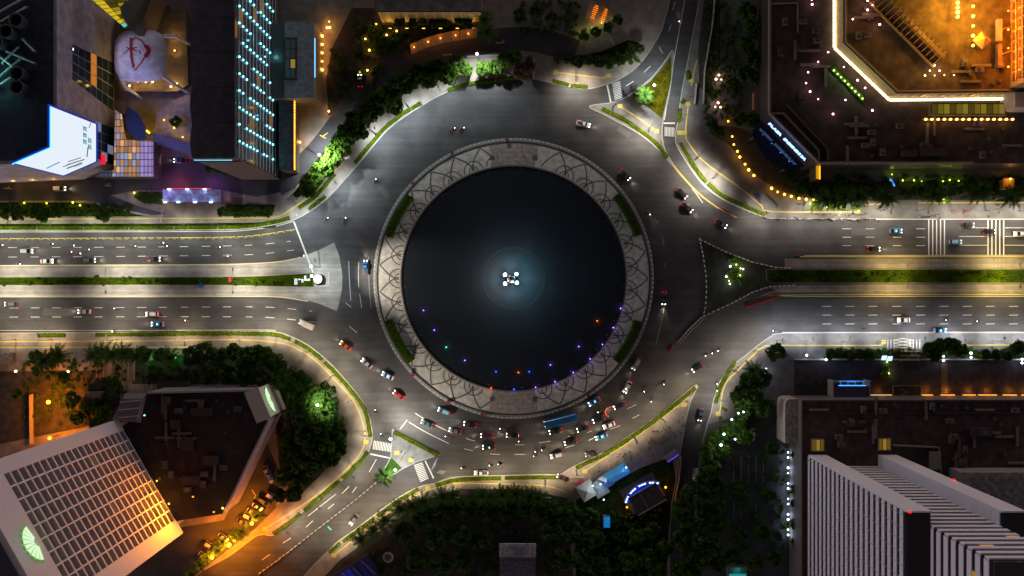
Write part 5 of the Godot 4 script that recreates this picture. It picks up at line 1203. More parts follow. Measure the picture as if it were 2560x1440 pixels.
	for p in [["red aircraft lamp on the left wing of the white hotel", Vector3(101.5, 80.9, 57.2)], ["red aircraft lamp halfway up the right wing of the white hotel", Vector3(131.0, 48.0, 56.8)]]:
		var s := thing("aviation_lamp", p[0], "aviation lamp", p[1], 0, "red aviation lamps on the white hotel")
		b = MB.new(); b.tube(Vector3(0, -0.2, 0), Vector3(0, 0.3, 0), 0.1, 0.1, 6); obj("stem", b.mesh(), mat(Color(0.1, 0.1, 0.1), 0.6), s); b = MB.new(); b.lathe(Vector3(0, 0.3, 0), [[0.3, 0], [0.3, 0.35], [0.0, 0.5]], 8); obj("lamp_lens", b.mesh(), glow(Color(1.0, 0.03, 0.05), 3.0), s); omni(s, Vector3(0, 1.3, -0.3), Color(1.0, 0.05, 0.08), 0.5, 0.2)
	t = thing("louvred_roof_house", "pale grid-topped plant house behind the right hotel wing", "building", u(2420, 1190, 20))
	obj("base_wall", boxm(Vector3(30, 8.0, 12)), mat(Color(0.2, 0.18, 0.16), 0.8), t, Vector3(13, -4.0, 5)); obj("roof", boxm(Vector3(30.4, 0.3, 12.4)), mat(Color(0.32, 0.29, 0.27), 0.8, 0.0, "stain", 0.08), t, Vector3(13, 0.15, 5))
	for i in 6:
		for j in 8: obj("roof_vent", boxm(Vector3(1.3, 0.25, 0.45)), mat(Color(0.1, 0.085, 0.08), 0.8), t, Vector3(1 + j * 3.3 + (i % 2) * 1.2, 0.42, 0.6 + i * 1.9))
	# forecourt canopies and paths between pavement and podium
	t = thing("blue_porch", "porch frame with blue light tubes in front of the maroon podium", "porch", u(2115, 972))
	for s in [-6.4, 6.4]:
		b = MB.new(); b.box(Vector3(s, 2.4, 0), Vector3(0.5, 4.8, 7)); obj("side_wall", b.mesh(), mat(Color(0.3, 0.25, 0.2), 0.8), t)
	obj("roof", boxm(Vector3(12.4, 0.3, 5)), mat(Color(0.06, 0.035, 0.03), 0.8), t, Vector3(0, 4.6, 1.0)); obj("beam", boxm(Vector3(13.4, 0.4, 0.5)), mat(Color(0.3, 0.4, 0.5), 0.6), t, Vector3(0, 4.8, -3.2))
	obj("blue_light_tube", boxm(Vector3(9.4, 0.25, 0.25)), glow(Color(0.25, 0.55, 1.0), 3.0), t, Vector3(0, 5.1, -1.8)); obj("blue_light_tube", boxm(Vector3(9.4, 0.15, 0.2)), glow(Color(0.25, 0.6, 1.0), 0.8), t, Vector3(0, 5.1, -3.3))
	for i in 4: obj("blue_light_rung", boxm(Vector3(0.15, 0.15, 1.5)), glow(Color(0.25, 0.6, 1.0), 0.8), t, Vector3(-4 + i * 2.6, 5.05, -2.6))
	omni(t, Vector3(0, 5.8, -3.5), Color(0.3, 0.55, 1.0), 6.0, 0.5)
	sheet_on("pavement_southeast", plan([1985, 897, 2800, 897, 2800, 996, 2010, 996, 1985, 985]), 0.136, mat(Color(0.06, 0.045, 0.045), 0.85, 0.0, "stain", 0.06), "driveway")
	sheet_on("pavement_southeast", plan([1770, 1060, 1985, 1000, 1985, 1560, 1740, 1560, 1746, 1200]), 0.136, mat(Color(0.07, 0.07, 0.074), 0.85, 0.0, "asphalt", 0.03), "car_park")
	for i in 5: line("bay_line", plan([1834 + i * 18.5, 1138, 1834 + i * 18.5, 1205]), 0.16, 0.141, mat(Color(0.4, 0.4, 0.4), 0.8), get_node("pavement_southeast"))
	for i in 4: line("bay_line", plan([1834 + i * 18.5, 1255, 1834 + i * 18.5, 1300]), 0.16, 0.141, mat(Color(0.3, 0.3, 0.3), 0.8), get_node("pavement_southeast"))
	t = thing("timber_steps", "narrow timber boardwalk from the street to the podium", "boardwalk", u(2360, 945))
	for i in 24: obj("plank", boxm(Vector3(2.2, 0.1, 0.28)), mat(Color(0.26, 0.17, 0.08) if i % 2 else Color(0.2, 0.13, 0.06), 0.8), t, Vector3(0, 0.2, -5.4 + i * 0.5))
	obj("stringer", boxm(Vector3(1.9, 0.1, 12.2)), mat(Color(0.06, 0.04, 0.02), 0.9), t, Vector3(0, 0.1, 0.1))
	t = thing("security_gate", "barrier gate with pale arms across the hotel driveway", "gate", u(2262, 890))
	for i in 3:
		obj("barrier_arm", boxm(Vector3(6.0, 0.18, 0.2)), mat(Color(0.5, 0.38, 0.26), 0.7), t, Vector3(2.0, 1.1, -1.8 + i * 1.6)); obj("barrier_post", boxm(Vector3(0.5, 1.2, 0.5)), mat(Color(0.4, 0.3, 0.2), 0.7), t, Vector3(-1.6, 0.7, -1.8 + i * 1.6))
	t = thing("lit_notice_boards", "blue-white lit notice boards beside the barrier gate", "sign", u(2209, 893))
	for i in 2: obj("board_light", boxm(Vector3(1.7, 0.15, 1.8)), glow(Color(0.75, 0.88, 1.0), 1.6), t, Vector3(-1.0 + i * 2.0, 2.6, i * 0.25), Basis(Vector3.RIGHT, 0.5))
	obj("stand", boxm(Vector3(4.0, 2.3, 0.3)), mat(Color(0.05, 0.1, 0.3), 0.7), t, Vector3(0, 1.2, -0.3)); omni(t, Vector3(-0.6, 3.6, 0), Color(0.4, 0.6, 1.0), 4.0, 0.4)
	t = thing("sunken_ramp", "yellow painted frame round a sunken ramp by the podium", "ramp", u(2267, 980))
	for s in [[Vector3(0, 0.3, -2.3), Vector3(10.2, 0.3, 0.25)], [Vector3(-5, 0.3, 0), Vector3(0.25, 0.3, 4.4)], [Vector3(5, 0.3, 0), Vector3(0.25, 0.3, 4.4)]]: obj("kerb_wall", boxm(s[1]), mat(Color(0.3, 0.24, 0.08), 0.8), t, s[0])
	obj("ramp_floor", boxm(Vector3(9.6, 0.05, 4.2)), mat(Color(0.04, 0.03, 0.025), 0.9), t, Vector3(0, 0.17, 0)); obj("painted_arrow", boxm(Vector3(3, 0.03, 0.2)), mat(Color(0.3, 0.24, 0.08), 0.8), t, Vector3(-0.8, 0.22, 0.5), Basis(Vector3.UP, 0.4)); obj("painted_arrow", boxm(Vector3(3, 0.03, 0.2)), mat(Color(0.3, 0.24, 0.08), 0.8), t, Vector3(-0.8, 0.25, -0.5), Basis(Vector3.UP, -0.4))
	for i in 3: line("painted_diamond", closed(plan([2232, 850 + i * 8, 2257, 846 + i * 8, 2282, 850 + i * 8, 2257, 854 + i * 8])), 0.25, 0.139, mat(Color(0.6, 0.55, 0.45), 0.8), get_node("pavement_southeast"))
	for x in [2219, 2227, 2235, 2275, 2283, 2291, 2299]: line("crossing_bar", plan([x, 849, x, 871]), 0.4, 0.139, mat(Color(0.55, 0.52, 0.48), 0.8), get_node("pavement_southeast"))

func fan_sign(parent: Node3D, at: Vector3, right: Vector3, r: float, e: float) -> void:      # lit fan of leaves on an upright face
	var nrm := right.cross(Vector3.UP).normalized()
	for i in 9:
		var a0 := PI * (0.06 + 0.88 * i / 9.0); var a1 := PI * (0.06 + 0.88 * (i + 0.74) / 9.0)
		var p := func(a: float, rr: float) -> Vector3: return at + right * cos(a) * rr + Vector3.UP * sin(a) * rr
		quad_panel("fan_leaf_light", parent, p.call(a0, r * 0.25), p.call(a0, r), p.call(a1, r), p.call(a1, r * 0.25), glow(Color(0.86, 1.0, 0.80), e), 0.15)
		quad_panel("fan_rim_light", parent, p.call(a0, r * 1.02), p.call(a0, r * 1.1), p.call(a1, r * 1.1), p.call(a1, r * 1.02), glow(Color(0.35, 0.8, 0.15), e * 0.5), 0.15)
	omni(parent, at + nrm * 2.5 + Vector3.UP * r * 0.5, Color(0.8, 1.0, 0.7), 5.0, 0.8)

func build_southwest() -> void:
	# podium
	var t := thing("black_roof_hotel", "low black-roofed hotel base with orange street wall at the lower left", "building")
	var out := plan([296, 1072, 318, 1058, 372, 980, 640, 974, 672, 1052, 560, 1284, 446, 1302, 420, 1330, 250, 1420, 150, 1300], 15)
	var b := MB.new(); b.prism(out, 0.13, 14.6); obj("wall", b.mesh(), mat(Color(0.32, 0.26, 0.25), 0.8, 0.0, "concrete", 0.06), t)
	b = MB.new(); b.prism(out, 14.6, 15.0); obj("roof", b.mesh(), mat(Color(0.028, 0.02, 0.024), 0.97, 0.0, "stain", 0.05), t)
	run_wall(t, "parapet", plan([372, 981, 640, 975, 672, 1053, 560, 1284], 15), 0.7, 15.0, 15.8, mat(Color(0.3, 0.26, 0.3), 0.8))
	for p in [[505, 1030, 7, 2.5], [470, 1110, 4, 4], [530, 1150, 5, 3], [480, 1200, 6, 3], [440, 1060, 3, 3]]: obj("roof_plant", boxm(Vector3(p[2], 1.2, p[3])), mat(Color(0.025, 0.016, 0.014), 0.8), t, u(p[0], p[1], 15) + Vector3(0, 0.6, 0))
	roof_clutter(t, 15, 400, 1000, 620, 1030, 10, Color(0.08, 0.06, 0.06), 46); roof_clutter(t, 15, 400, 1060, 580, 1240, 18, Color(0.08, 0.06, 0.06), 47)
	# glazed stair house on the roof edge
	var st := thing("roof_stair_house", "faceted grey stair house at the upper corner of the black roof", "building", u(330, 1020, 15))
	b = MB.new(); b.loft([[Vector3(3, 0, 5), Vector3(-6, 0, 4), Vector3(-5, 3.4, 3), Vector3(3, 3.4, 3.6)], [Vector3(5, 0, -5), Vector3(-2.5, 0, -5), Vector3(-1.6, 3.4, -3.6), Vector3(5, 3.4, -3.6)]]); obj("body", b.mesh(), mat(Color(0.12, 0.1, 0.11), 0.5), st)
	for i in 3: obj("roof_rib", boxm(Vector3(7.0, 0.25, 0.3)), mat(Color(0.4, 0.36, 0.4), 0.6), st, Vector3(0.4 + i * 0.3, 3.5, 2.4 - i * 2.6), Basis(Vector3.UP, 0.1)); 
	obj("work_light", boxm(Vector3(0.4, 0.3, 0.4)), glow(Color(0.5, 1.0, 0.85), 3.0), st, Vector3(5.6, 3.0, 2.0))
	# tower
	var A := Vector3(-131.3, 15, 47.8); var B := Vector3(-113.7, 15, 78.5)
	var d := (B - A).normalized(); var n := Vector3(d.z, 0, -d.x); var L := A.distance_to(B)
	t = thing("lattice_hotel_tower", "white hotel tower with a lattice of dark windows leaning to the lower left", "tower", A)
	var white := mat(Color(0.58, 0.52, 0.51), 0.75, 0.0, "grain", 0.15); var B3 := Basis(d, Vector3.UP, -n)
	b = MB.new(); b.box(d * (L / 2 + 0.5) - n * 12.2 + Vector3.UP * 37, Vector3(L + 9.0, 74, 20), B3); obj("core_wall", b.mesh(), white, t)
	var bw := L / 9.0
	obj("north_pier", boxm(Vector3(4.0, 64.2, 2.2)), white, t, d * -2.0 - n * 1.1 + Vector3.UP * 32, B3); obj("south_pier", boxm(Vector3(5.0, 64.2, 2.2)), white, t, d * (L + 2.5) - n * 1.1 + Vector3.UP * 32, B3)
	obj("crown", boxm(Vector3(L + 9.0, 11.0, 2.3)), white, t, d * (L / 2 + 0.5) - n * 1.12 + Vector3.UP * 69.6, B3)
	b = MB.new(); b.box(d * (L / 2 + 0.5) - n * 12 + Vector3.UP * 75.2, Vector3(L + 9.4, 0.4, 20.8), B3); obj("roof", b.mesh(), mat(Color(0.02, 0.018, 0.03), 0.8), t)
	var gl := glass(Color(0.03, 0.022, 0.02), 0.3); var lit := glow(Color(1.0, 0.7, 0.3), 0.25)
	for k in 10: obj("mullion", boxm(Vector3(0.45, 64, 1.6)), white, t, d * (k * bw) - n * 0.9 + Vector3.UP * 32, B3)
	for f in 20: obj("floor_band", boxm(Vector3(L, 0.65, 1.5)), white, t, d * (L / 2) - n * 0.95 + Vector3.UP * (0.4 + f * 3.2), B3)
	for f in 20:
		for k in 9: obj("window", boxm(Vector3(bw - 0.5, 2.5, 0.2)), lit if (f * 7 + k * 13) % 59 == 3 else gl, t, d * ((k + 0.5) * bw) - n * 1.9 + Vector3.UP * (2.0 + f * 3.2), B3)
	fan_sign(t, d * (L * 0.56) + n * 0.4 + Vector3.UP * 66.2, -d, 4.9, 0.95)
	# corner pylon with the second fan
	t = thing("fan_pylon", "white corner pylon with a lit fan emblem", "sign", u(690, 992) + Vector3(1.9, 0.13, -0.8))
	var d2 := Vector3(30, 0, 73).normalized(); var n2 := Vector3(d2.z, 0, -d2.x)
	var B2 := Basis(d2, Vector3.UP, -n2)
	obj("pylon_body", boxm(Vector3(10.5, 19.6, 1.2)), mat(Color(0.5, 0.45, 0.38), 0.7), t, n2 * -0.7 + Vector3.UP * 9.8, B2); obj("cap", boxm(Vector3(11.0, 0.4, 5.0)), mat(Color(0.4, 0.36, 0.3), 0.7), t, n2 * -2.3 + Vector3.UP * 19.8, B2)
	fan_sign(t, n2 * 0.1 + Vector3.UP * 11.5, -d2, 4.6, 0.95)
	# sodium floods on the roof edge that wash the tower front
	for i in 2:
		var f := thing("facade_flood", ["sodium flood on the tip of the black roof below the tower pier", "sodium flood on the black roof edge below the lattice"][i], "flood lamp", u([538, 486][i], [1278, 1240][i], 15) + Vector3(0, 0.1, 0), 0, "sodium floods on the black roof")
		obj("lamp_body", boxm(Vector3(0.7, 0.5, 0.5)), mat(Color(0.06, 0.05, 0.04), 0.6), f, Vector3(0, 0.6, 0)); obj("lamp_lens", boxm(Vector3(0.6, 0.08, 0.4)), glow(Color(1.0, 0.55, 0.1), 3.0), f, Vector3(-0.1, 0.9, 0)); obj("bracket", boxm(Vector3(0.15, 0.4, 0.15)), mat(Color(0.06, 0.05, 0.04), 0.6), f, Vector3(0, 0.2, 0))
		spot(f, Vector3(-0.2, 1.3, 0), Vector3(-1.0, 1.1, 0.1 + 0.5 * (1 - i)), Color(1.0, 0.58, 0.08), [850.0, 1500.0][i], 62.0, 0.3, 0.8)
	# orange forecourt
	sheet_on("pavement_southwest", plan([700, 1180, 690, 1270, 640, 1320, 490, 1436, 330, 1560, 200, 1560, 440, 1320, 560, 1300, 660, 1090]), 0.136, mat(Color(0.085, 0.08, 0.075), 0.8, 0.0, "asphalt", 0.02, "grain", 0.3), "driveway")
	sheet_on("pavement_southwest", plan([-200, 930, 300, 925, 300, 1050, -200, 1150]), 0.136, mat(Color(0.065, 0.055, 0.042), 0.9, 0.0, "stain", 0.06), "garden_soil")
	sheet_on("pavement_southwest", plan([340, 905, 560, 880, 650, 880, 700, 920, 842, 1012, 852, 1085, 838, 1150, 740, 1250, 700, 1180, 690, 1060, 640, 960, 330, 960]), 0.137, mat(Color(0.065, 0.055, 0.042), 0.95, 0.0, "stain", 0.06), "garden_soil")
	for q in [[540, 1384, 562, 1370], [630, 1224, 640, 1240], [636, 1246, 640, 1238]]: line("painted_arrow", plan(q), 0.3, 0.141, mat(Color(0.5, 0.45, 0.35), 0.8), get_node("pavement_southwest"))
	var ter := thing("timber_terrace", "slatted timber terrace behind the left hotel fence", "terrace", u(290, 924))
	for i in 14: obj("plank", boxm(Vector3(0.85, 0.12, 7.6)), mat(Color(0.26, 0.2, 0.12) if i % 3 else Color(0.18, 0.13, 0.08), 0.85), ter, Vector3(-6.5 + i * 1.0, 0.24, 0))
	obj("joists", boxm(Vector3(13.6, 0.08, 6.8)), mat(Color(0.05, 0.04, 0.03), 0.9), ter, Vector3(0, 0.15, 0))
	var sheds := [[252, 985, 8, 2.4, "pale lean-to roof strip beside the dark garden wall"], [25, 893, 5, 3.5, "low roof with two parked carts at the left edge"], [440, 962, 11, 3.0, "dark flat service roof above the black hotel roof"]]
	for s in sheds:
		var k := thing("service_shed", s[4], "shed", u(s[0], s[1]))
		obj("body", boxm(Vector3(s[2] - 0.6, 2.4, s[3] - 0.4)), mat(Color(0.1, 0.08, 0.07), 0.8), k, Vector3(0, 1.3, 0)); obj("roof", boxm(Vector3(s[2], 0.2, s[3])), mat(Color(0.3, 0.26, 0.22) if s[0] < 300 else Color(0.05, 0.04, 0.045), 0.8, 0.0, "stain", 0.1), k, Vector3(0, 2.6, 0))
	var gw := thing("garden_wall", "pale garden wall post line dividing the orange garden", "wall"); run_wall(gw, "wall_run", plan([83, 985, 84, 1108]), 0.3, 0.13, 2.0, mat(Color(0.35, 0.27, 0.16), 0.8)); run_wall(gw, "coping", plan([83, 985, 84, 1108]), 0.45, 2.0, 2.15, mat(Color(0.42, 0.33, 0.2), 0.8))
	for i in 3: small_lamp("green spot lamp in the dark fence palms, %s from the left" % nth(i), u(366 + i * 38, 893 - (i % 2) * 3), Color(0.1, 1.0, 0.3), 4.0, 6.0, 0.25, "green lamps in the fence palms")
	for i in 2: small_lamp(["pale lantern by the left garden path", "white lantern on the left garden roof"][i], u([181, 52][i], [927, 926][i]), Color(1.0, 0.8, 0.55), 9.0, 8.0, 0.4, "", "lantern", 2.5)
	for i in 3: small_lamp("small warm lamp on the black hotel roof edge, %s from the top" % nth(i), u([396, 426, 560][i], [1200, 1257, 1268][i], 15), Color(1.0, 0.75, 0.3), 5.0, 5.0, 0.3, "warm lamps on the black hotel roof")

func build_south() -> void:
	var b := MB.new()
	sheet_on("pavement_south", plan([1300, 1222, 1420, 1245, 1440, 1560, 700, 1560, 850, 1400, 960, 1320, 1060, 1250, 1150, 1222]), 0.136, mat(Color(0.065, 0.055, 0.042), 0.95, 0.0, "stain", 0.05), "garden_soil")
	sheet_on("pavement_south", plan([1440, 1250, 1520, 1215, 1600, 1170, 1680, 1140, 1690, 1200, 1672, 1320, 1660, 1560, 1440, 1560]), 0.137, mat(Color(0.06, 0.1, 0.02), 0.95, 0.0, "leaf", 0.1, "stain", 0.05), "garden_lawn")
	var t := thing("pump_house", "small pale-roofed block standing in the dark lower garden", "building", u(1294, 1395, 12))
	obj("wall", boxm(Vector3(12.2, 12, 12)), mat(Color(0.2, 0.18, 0.23), 0.8), t, Vector3(0, -6.0, 4.6)); obj("roof", boxm(Vector3(12.2, 0.3, 9)), mat(Color(0.14, 0.12, 0.16), 0.85, 0.0, "stain", 0.1), t, Vector3(0, 0.15, 5.4)); obj("upper_roof", boxm(Vector3(12.6, 0.7, 4.4)), mat(Color(0.5, 0.47, 0.5), 0.75, 0.0, "stain", 0.1), t, Vector3(0, 0.35, -2.8)); obj("hatch", boxm(Vector3(3.2, 0.5, 3.0)), mat(Color(0.16, 0.15, 0.16), 0.8), t, Vector3(0.6, 0.95, -2.7))
	t = thing("satellite_dish", "round grey satellite dish in the dark lower garden", "dish", u(973, 1388))
	b = MB.new(); b.lathe(Vector3(0, 1.6, 0), [[0.2, 0.0], [1.1, 0.25], [1.9, 0.8], [1.85, 0.85], [1.0, 0.35], [0.0, 0.12]], 20); obj("dish_bowl", b.mesh(), mat(Color(0.22, 0.2, 0.2), 0.7), t); b = MB.new(); b.tube(Vector3(0, 0.13, 0), Vector3(0, 1.7, 0), 0.2, 0.15, 8); obj("mast", b.mesh(), mat(Color(0.2, 0.2, 0.2), 0.6), t); b = MB.new(); b.tube(Vector3(0, 1.7, 0), Vector3(0.2, 3.0, 0), 0.06, 0.1, 6); obj("feed_horn", b.mesh(), mat(Color(0.2, 0.2, 0.2), 0.6), t)
	t = thing("blue_skylight", "blue-lit glazed roof at the bottom edge of the garden", "skylight", u(885, 1425), 0.55)
	obj("frame", boxm(Vector3(15, 2.0, 8)), mat(Color(0.02, 0.025, 0.05), 0.6), t, Vector3(0, 1.1, 1.5))
	for i in 6: obj("window_pane", boxm(Vector3(2.0, 0.08, 6.6)), glow(Color(0.12, 0.22, 0.9), 0.15 if i < 3 else 0.03), t, Vector3(-6 + i * 2.4, 2.15, 1.5)); 
	for i in 3: obj("rib", boxm(Vector3(0.25, 0.3, 7.0)), mat(Color(0.2, 0.2, 0.25), 0.6), t, Vector3(-2.4 + i * 4.0, 2.3, 1.5), Basis(Vector3.UP, 0.25))
	# stage with arched sign
	var turn := 0.52
	t = thing("event_stage", "dark stage roof with arched blue sign of white lit strips", "stage", u(1604, 1230), turn)
	obj("stage_floor", boxm(Vector3(13.5, 1.0, 9.5)), mat(Color(0.04, 0.035, 0.035), 0.8), t, Vector3(0, 0.63, 0.4)); obj("roof", boxm(Vector3(11.0, 0.25, 7.0)), mat(Color(0.07, 0.055, 0.055), 0.8, 0.0, "stain", 0.1), t, Vector3(0.4, 5.2, 1.4))
	for s in [-1, 1]:
		for q in [-1, 1]: obj("truss_post", boxm(Vector3(0.35, 4.6, 0.35)), mat(Color(0.2, 0.2, 0.2), 0.5, 0.5), t, Vector3(0.4 + s * 5.3, 2.9, 1.4 + q * 3.3))
	obj("truss_beam", boxm(Vector3(11.6, 0.3, 0.3)), mat(Color(0.3, 0.28, 0.28), 0.5, 0.4), t, Vector3(0.4, 5.45, -2.1)); obj("truss_beam", boxm(Vector3(11.6, 0.3, 0.3)), mat(Color(0.3, 0.28, 0.28), 0.5, 0.4), t, Vector3(0.4, 5.45, 4.9)); obj("roof_seam", boxm(Vector3(0.2, 0.1, 7.0)), mat(Color(0.2, 0.18, 0.18), 0.8), t, Vector3(-1.0, 5.36, 1.4))
	var seg := 16
	for i in seg:
		var a0 := lerpf(-2.55, -0.6, float(i) / seg); var a1 := lerpf(-2.55, -0.6, (i + 1.0) / seg)
		var p := func(a: float, r: float, y: float) -> Vector3: return Vector3(cos(a) * r * 1.2, y, 2.6 + sin(a) * r * 0.9)
		quad_panel("arch_panel", t, p.call(a0, 5.2, 4.4), p.call(a1, 5.2, 4.4), p.call(a1, 7.2, 4.4), p.call(a0, 7.2, 4.4), glow(Color(0.03, 0.16, 0.85), 0.5), 0.2)
		if i % 4 != 3 or i == 15:
			quad_panel("arch_letter_light", t, p.call(a0, 6.55, 4.5), p.call(lerpf(a0, a1, 0.8), 6.55, 4.5), p.call(lerpf(a0, a1, 0.8), 7.05, 4.5), p.call(a0, 7.05, 4.5), glow(Color(0.62, 0.76, 1.0), 3.6), 0.08)
		quad_panel("arch_rim", t, p.call(a0, 7.25, 4.4), p.call(a1, 7.25, 4.4), p.call(a1, 7.45, 4.4), p.call(a0, 7.45, 4.4), mat(Color(0.45, 0.18, 0.1), 0.6), 0.2)
	omni(t, Vector3(-1, 5.8, -5.4), Color(0.35, 0.5, 1.0), 9.0, 0.6)
	for q in [[-7.2, 1.5, 0], [8.2, 2.2, 1]]: small_lamp(["amber flood lamp left of the event stage", "amber flood lamp right of the event stage"][q[2]], t.transform * Vector3(q[0], 0.13, q[1]), Color(1.0, 0.62, 0.1), 3.0, 7.0, 0.35, "", "lantern", 1.5)
	# tents
	var tents := [[1538, 1181, 9.5, 4.2, Color(0.06, 0.34, 0.62), "long bright blue marquee tent beside the crowd"], [1513, 1199, 4.6, 4.6, Color(0.03, 0.13, 0.34), "blue and white pyramid tent next to the long marquee"], [1466, 1222, 6.0, 6.0, Color(0.5, 0.5, 0.42), "white pyramid tent with red flap beside the garden"], [1497, 1216, 5.0, 6.0, Color(0.22, 0.24, 0.26), "grey canopy between the white and the blue tent"]]
	for k in tents.size():
		var s = tents[k]
		t = thing("event_tent", s[5], "tent", u(s[0], s[1]), 0.55, "event tents on the southern plaza")
		var hx: float = s[2] / 2; var hz: float = s[3] / 2; var ridge: float = maxf(0.0, hx - hz)
		var c := [Vector3(-hx, 2.6, -hz), Vector3(hx, 2.6, -hz), Vector3(hx, 2.6, hz), Vector3(-hx, 2.6, hz)]
		var r0 := Vector3(-ridge, 4.0, 0); var r1 := Vector3(ridge, 4.0, 0)
		var faces := [[c[3], c[2], r1, r0], [c[1], c[0], r0, r1], [c[2], c[1], r1, r1], [c[0], c[3], r0, r0]]
		for i in 4:
			b = MB.new(); b.tri(faces[i][0], faces[i][1], faces[i][2]); b.tri(faces[i][0], faces[i][2], faces[i][3])
			var low: Vector3 = faces[i][0] * Vector3(1, 0, 1) + Vector3(0, 2.2, 0); var low2: Vector3 = faces[i][1] * Vector3(1, 0, 1) + Vector3(0, 2.2, 0)
			b.quad(low, low2, faces[i][1], faces[i][0])
			var col: Color = Color(0.6, 0.58, 0.56) if k == 1 and i == 1 else s[4]
			obj("canvas_panel", b.mesh(), mat(col, 0.8), t)
		for q in c: obj("pole", boxm(Vector3(0.1, 2.5, 0.1)), mat(Color(0.4, 0.4, 0.4), 0.5, 0.5), t, q * Vector3(0.97, 0, 0.97) + Vector3(0, 1.3, 0))
		if k == 2: obj("red_flap", boxm(Vector3(3.6, 0.06, 1.2)), mat(Color(0.4, 0.02, 0.05), 0.7), t, Vector3(-0.8, 2.7, -3.7))
	for q in [[1478, 1205, 0], [1497, 1201, 1], [1505, 1239, 2], [1560, 1160, 3]]: small_lamp(["white event lamp left of the grey canopy", "white event lamp above the grey canopy", "pinkish white event lamp below the grey canopy", "cool lamp behind the long blue marquee"][q[2]], u(q[0], q[1]), Color(0.85, 0.92, 1.0), 7.0, 14.0, 0.3, "", "lantern", 5.2)
	t = thing("teal_stall", "small teal-lit stall at the edge of the dark trees", "stall", u(1515, 1300)); obj("roof_light", boxm(Vector3(2.2, 0.2, 3.8)), glow(Color(0.1, 0.55, 0.9), 0.5), t, Vector3(0, 2.7, 0)); obj("body", boxm(Vector3(2.4, 2.5, 4.0)), mat(Color(0.1, 0.1, 0.12), 0.8), t, Vector3(0, 1.35, 0)); omni(t, Vector3(0.6, 4, -1), Color(0.2, 0.7, 1.0), 3.0, 0.3)
	t = thing("parked_trailer", "slanted violet-lit food trailer beside the crowd", "trailer", u(1676, 1136), 0.6)
	obj("body", boxm(Vector3(5.0, 2.2, 2.1)), mat(Color(0.12, 0.1, 0.16), 0.6), t, Vector3(0, 1.6, 0)); obj("roof", boxm(Vector3(5.2, 0.12, 2.3)), mat(Color(0.2, 0.16, 0.26), 0.6), t, Vector3(0, 2.78, 0)); obj("light_strip", boxm(Vector3(4.6, 0.1, 0.2)), glow(Color(0.4, 0.3, 1.0), 1.2), t, Vector3(0, 2.9, 0.9))
	for s in [-1.4, 1.4]: obj("wheel", boxm(Vector3(0.6, 0.6, 2.2)), mat(Color(0.02, 0.02, 0.02), 0.9), t, Vector3(s, 0.45, 0))
	run_wall(thing("low_wall", "pale low wall along the right side of the stage garden", "wall"), "wall_run", curve(plan([1702, 1140, 1699, 1180, 1690, 1230, 1684, 1262]), 2), 0.35, 0.13, 0.8, mat(Color(0.36, 0.28, 0.15), 0.8))
	t = thing("teal_shop_roof", "teal-lit shop roof at the bottom edge right of the trees", "shop", u(1838, 1432)); obj("roof_light", boxm(Vector3(6, 0.2, 3.0)), glow(Color(0.2, 0.85, 0.85), 0.35), t, Vector3(0, 3.1, 0.8)); obj("body", boxm(Vector3(6.6, 3.0, 6)), mat(Color(0.08, 0.1, 0.09), 0.8), t, Vector3(0, 1.5, 0)); omni(t, Vector3(0, 4.5, -2.0), Color(0.3, 0.9, 0.9), 3.0, 0.4)

# ---------- planting ----------
func foliage_mat() -> StandardMaterial3D:
	return mat(Color(0.17, 0.26, 0.012), 0.9, 0.0, "leaf", 0.35, "stain", 0.09)

func hedge_mesh(p: PackedVector2Array, w: float, y0: float, h: float) -> ArrayMesh:
	var rings := []
	var sec := [[0.5, 0.0], [-0.5, 0.0], [-0.56, 0.55], [-0.40, 0.92], [0.0, 1.0], [0.40, 0.92], [0.56, 0.55]]
	for i in p.size():
		var s := MB.side(p, i)
		var r := []
		for q in sec:
			var k: float = 0.0 if q[1] == 0.0 else rng.randf_range(-0.13, 0.13)
			var a = p[i] + s * (q[0] * w + k) + MB.side(p, i).orthogonal() * (k * 1.2)
			r.append(Vector3(a.x, y0 + q[1] * h + k * 0.9, a.y))
		rings.append(r)
	var b := MB.new(); b.loft(rings)
	return b.mesh()

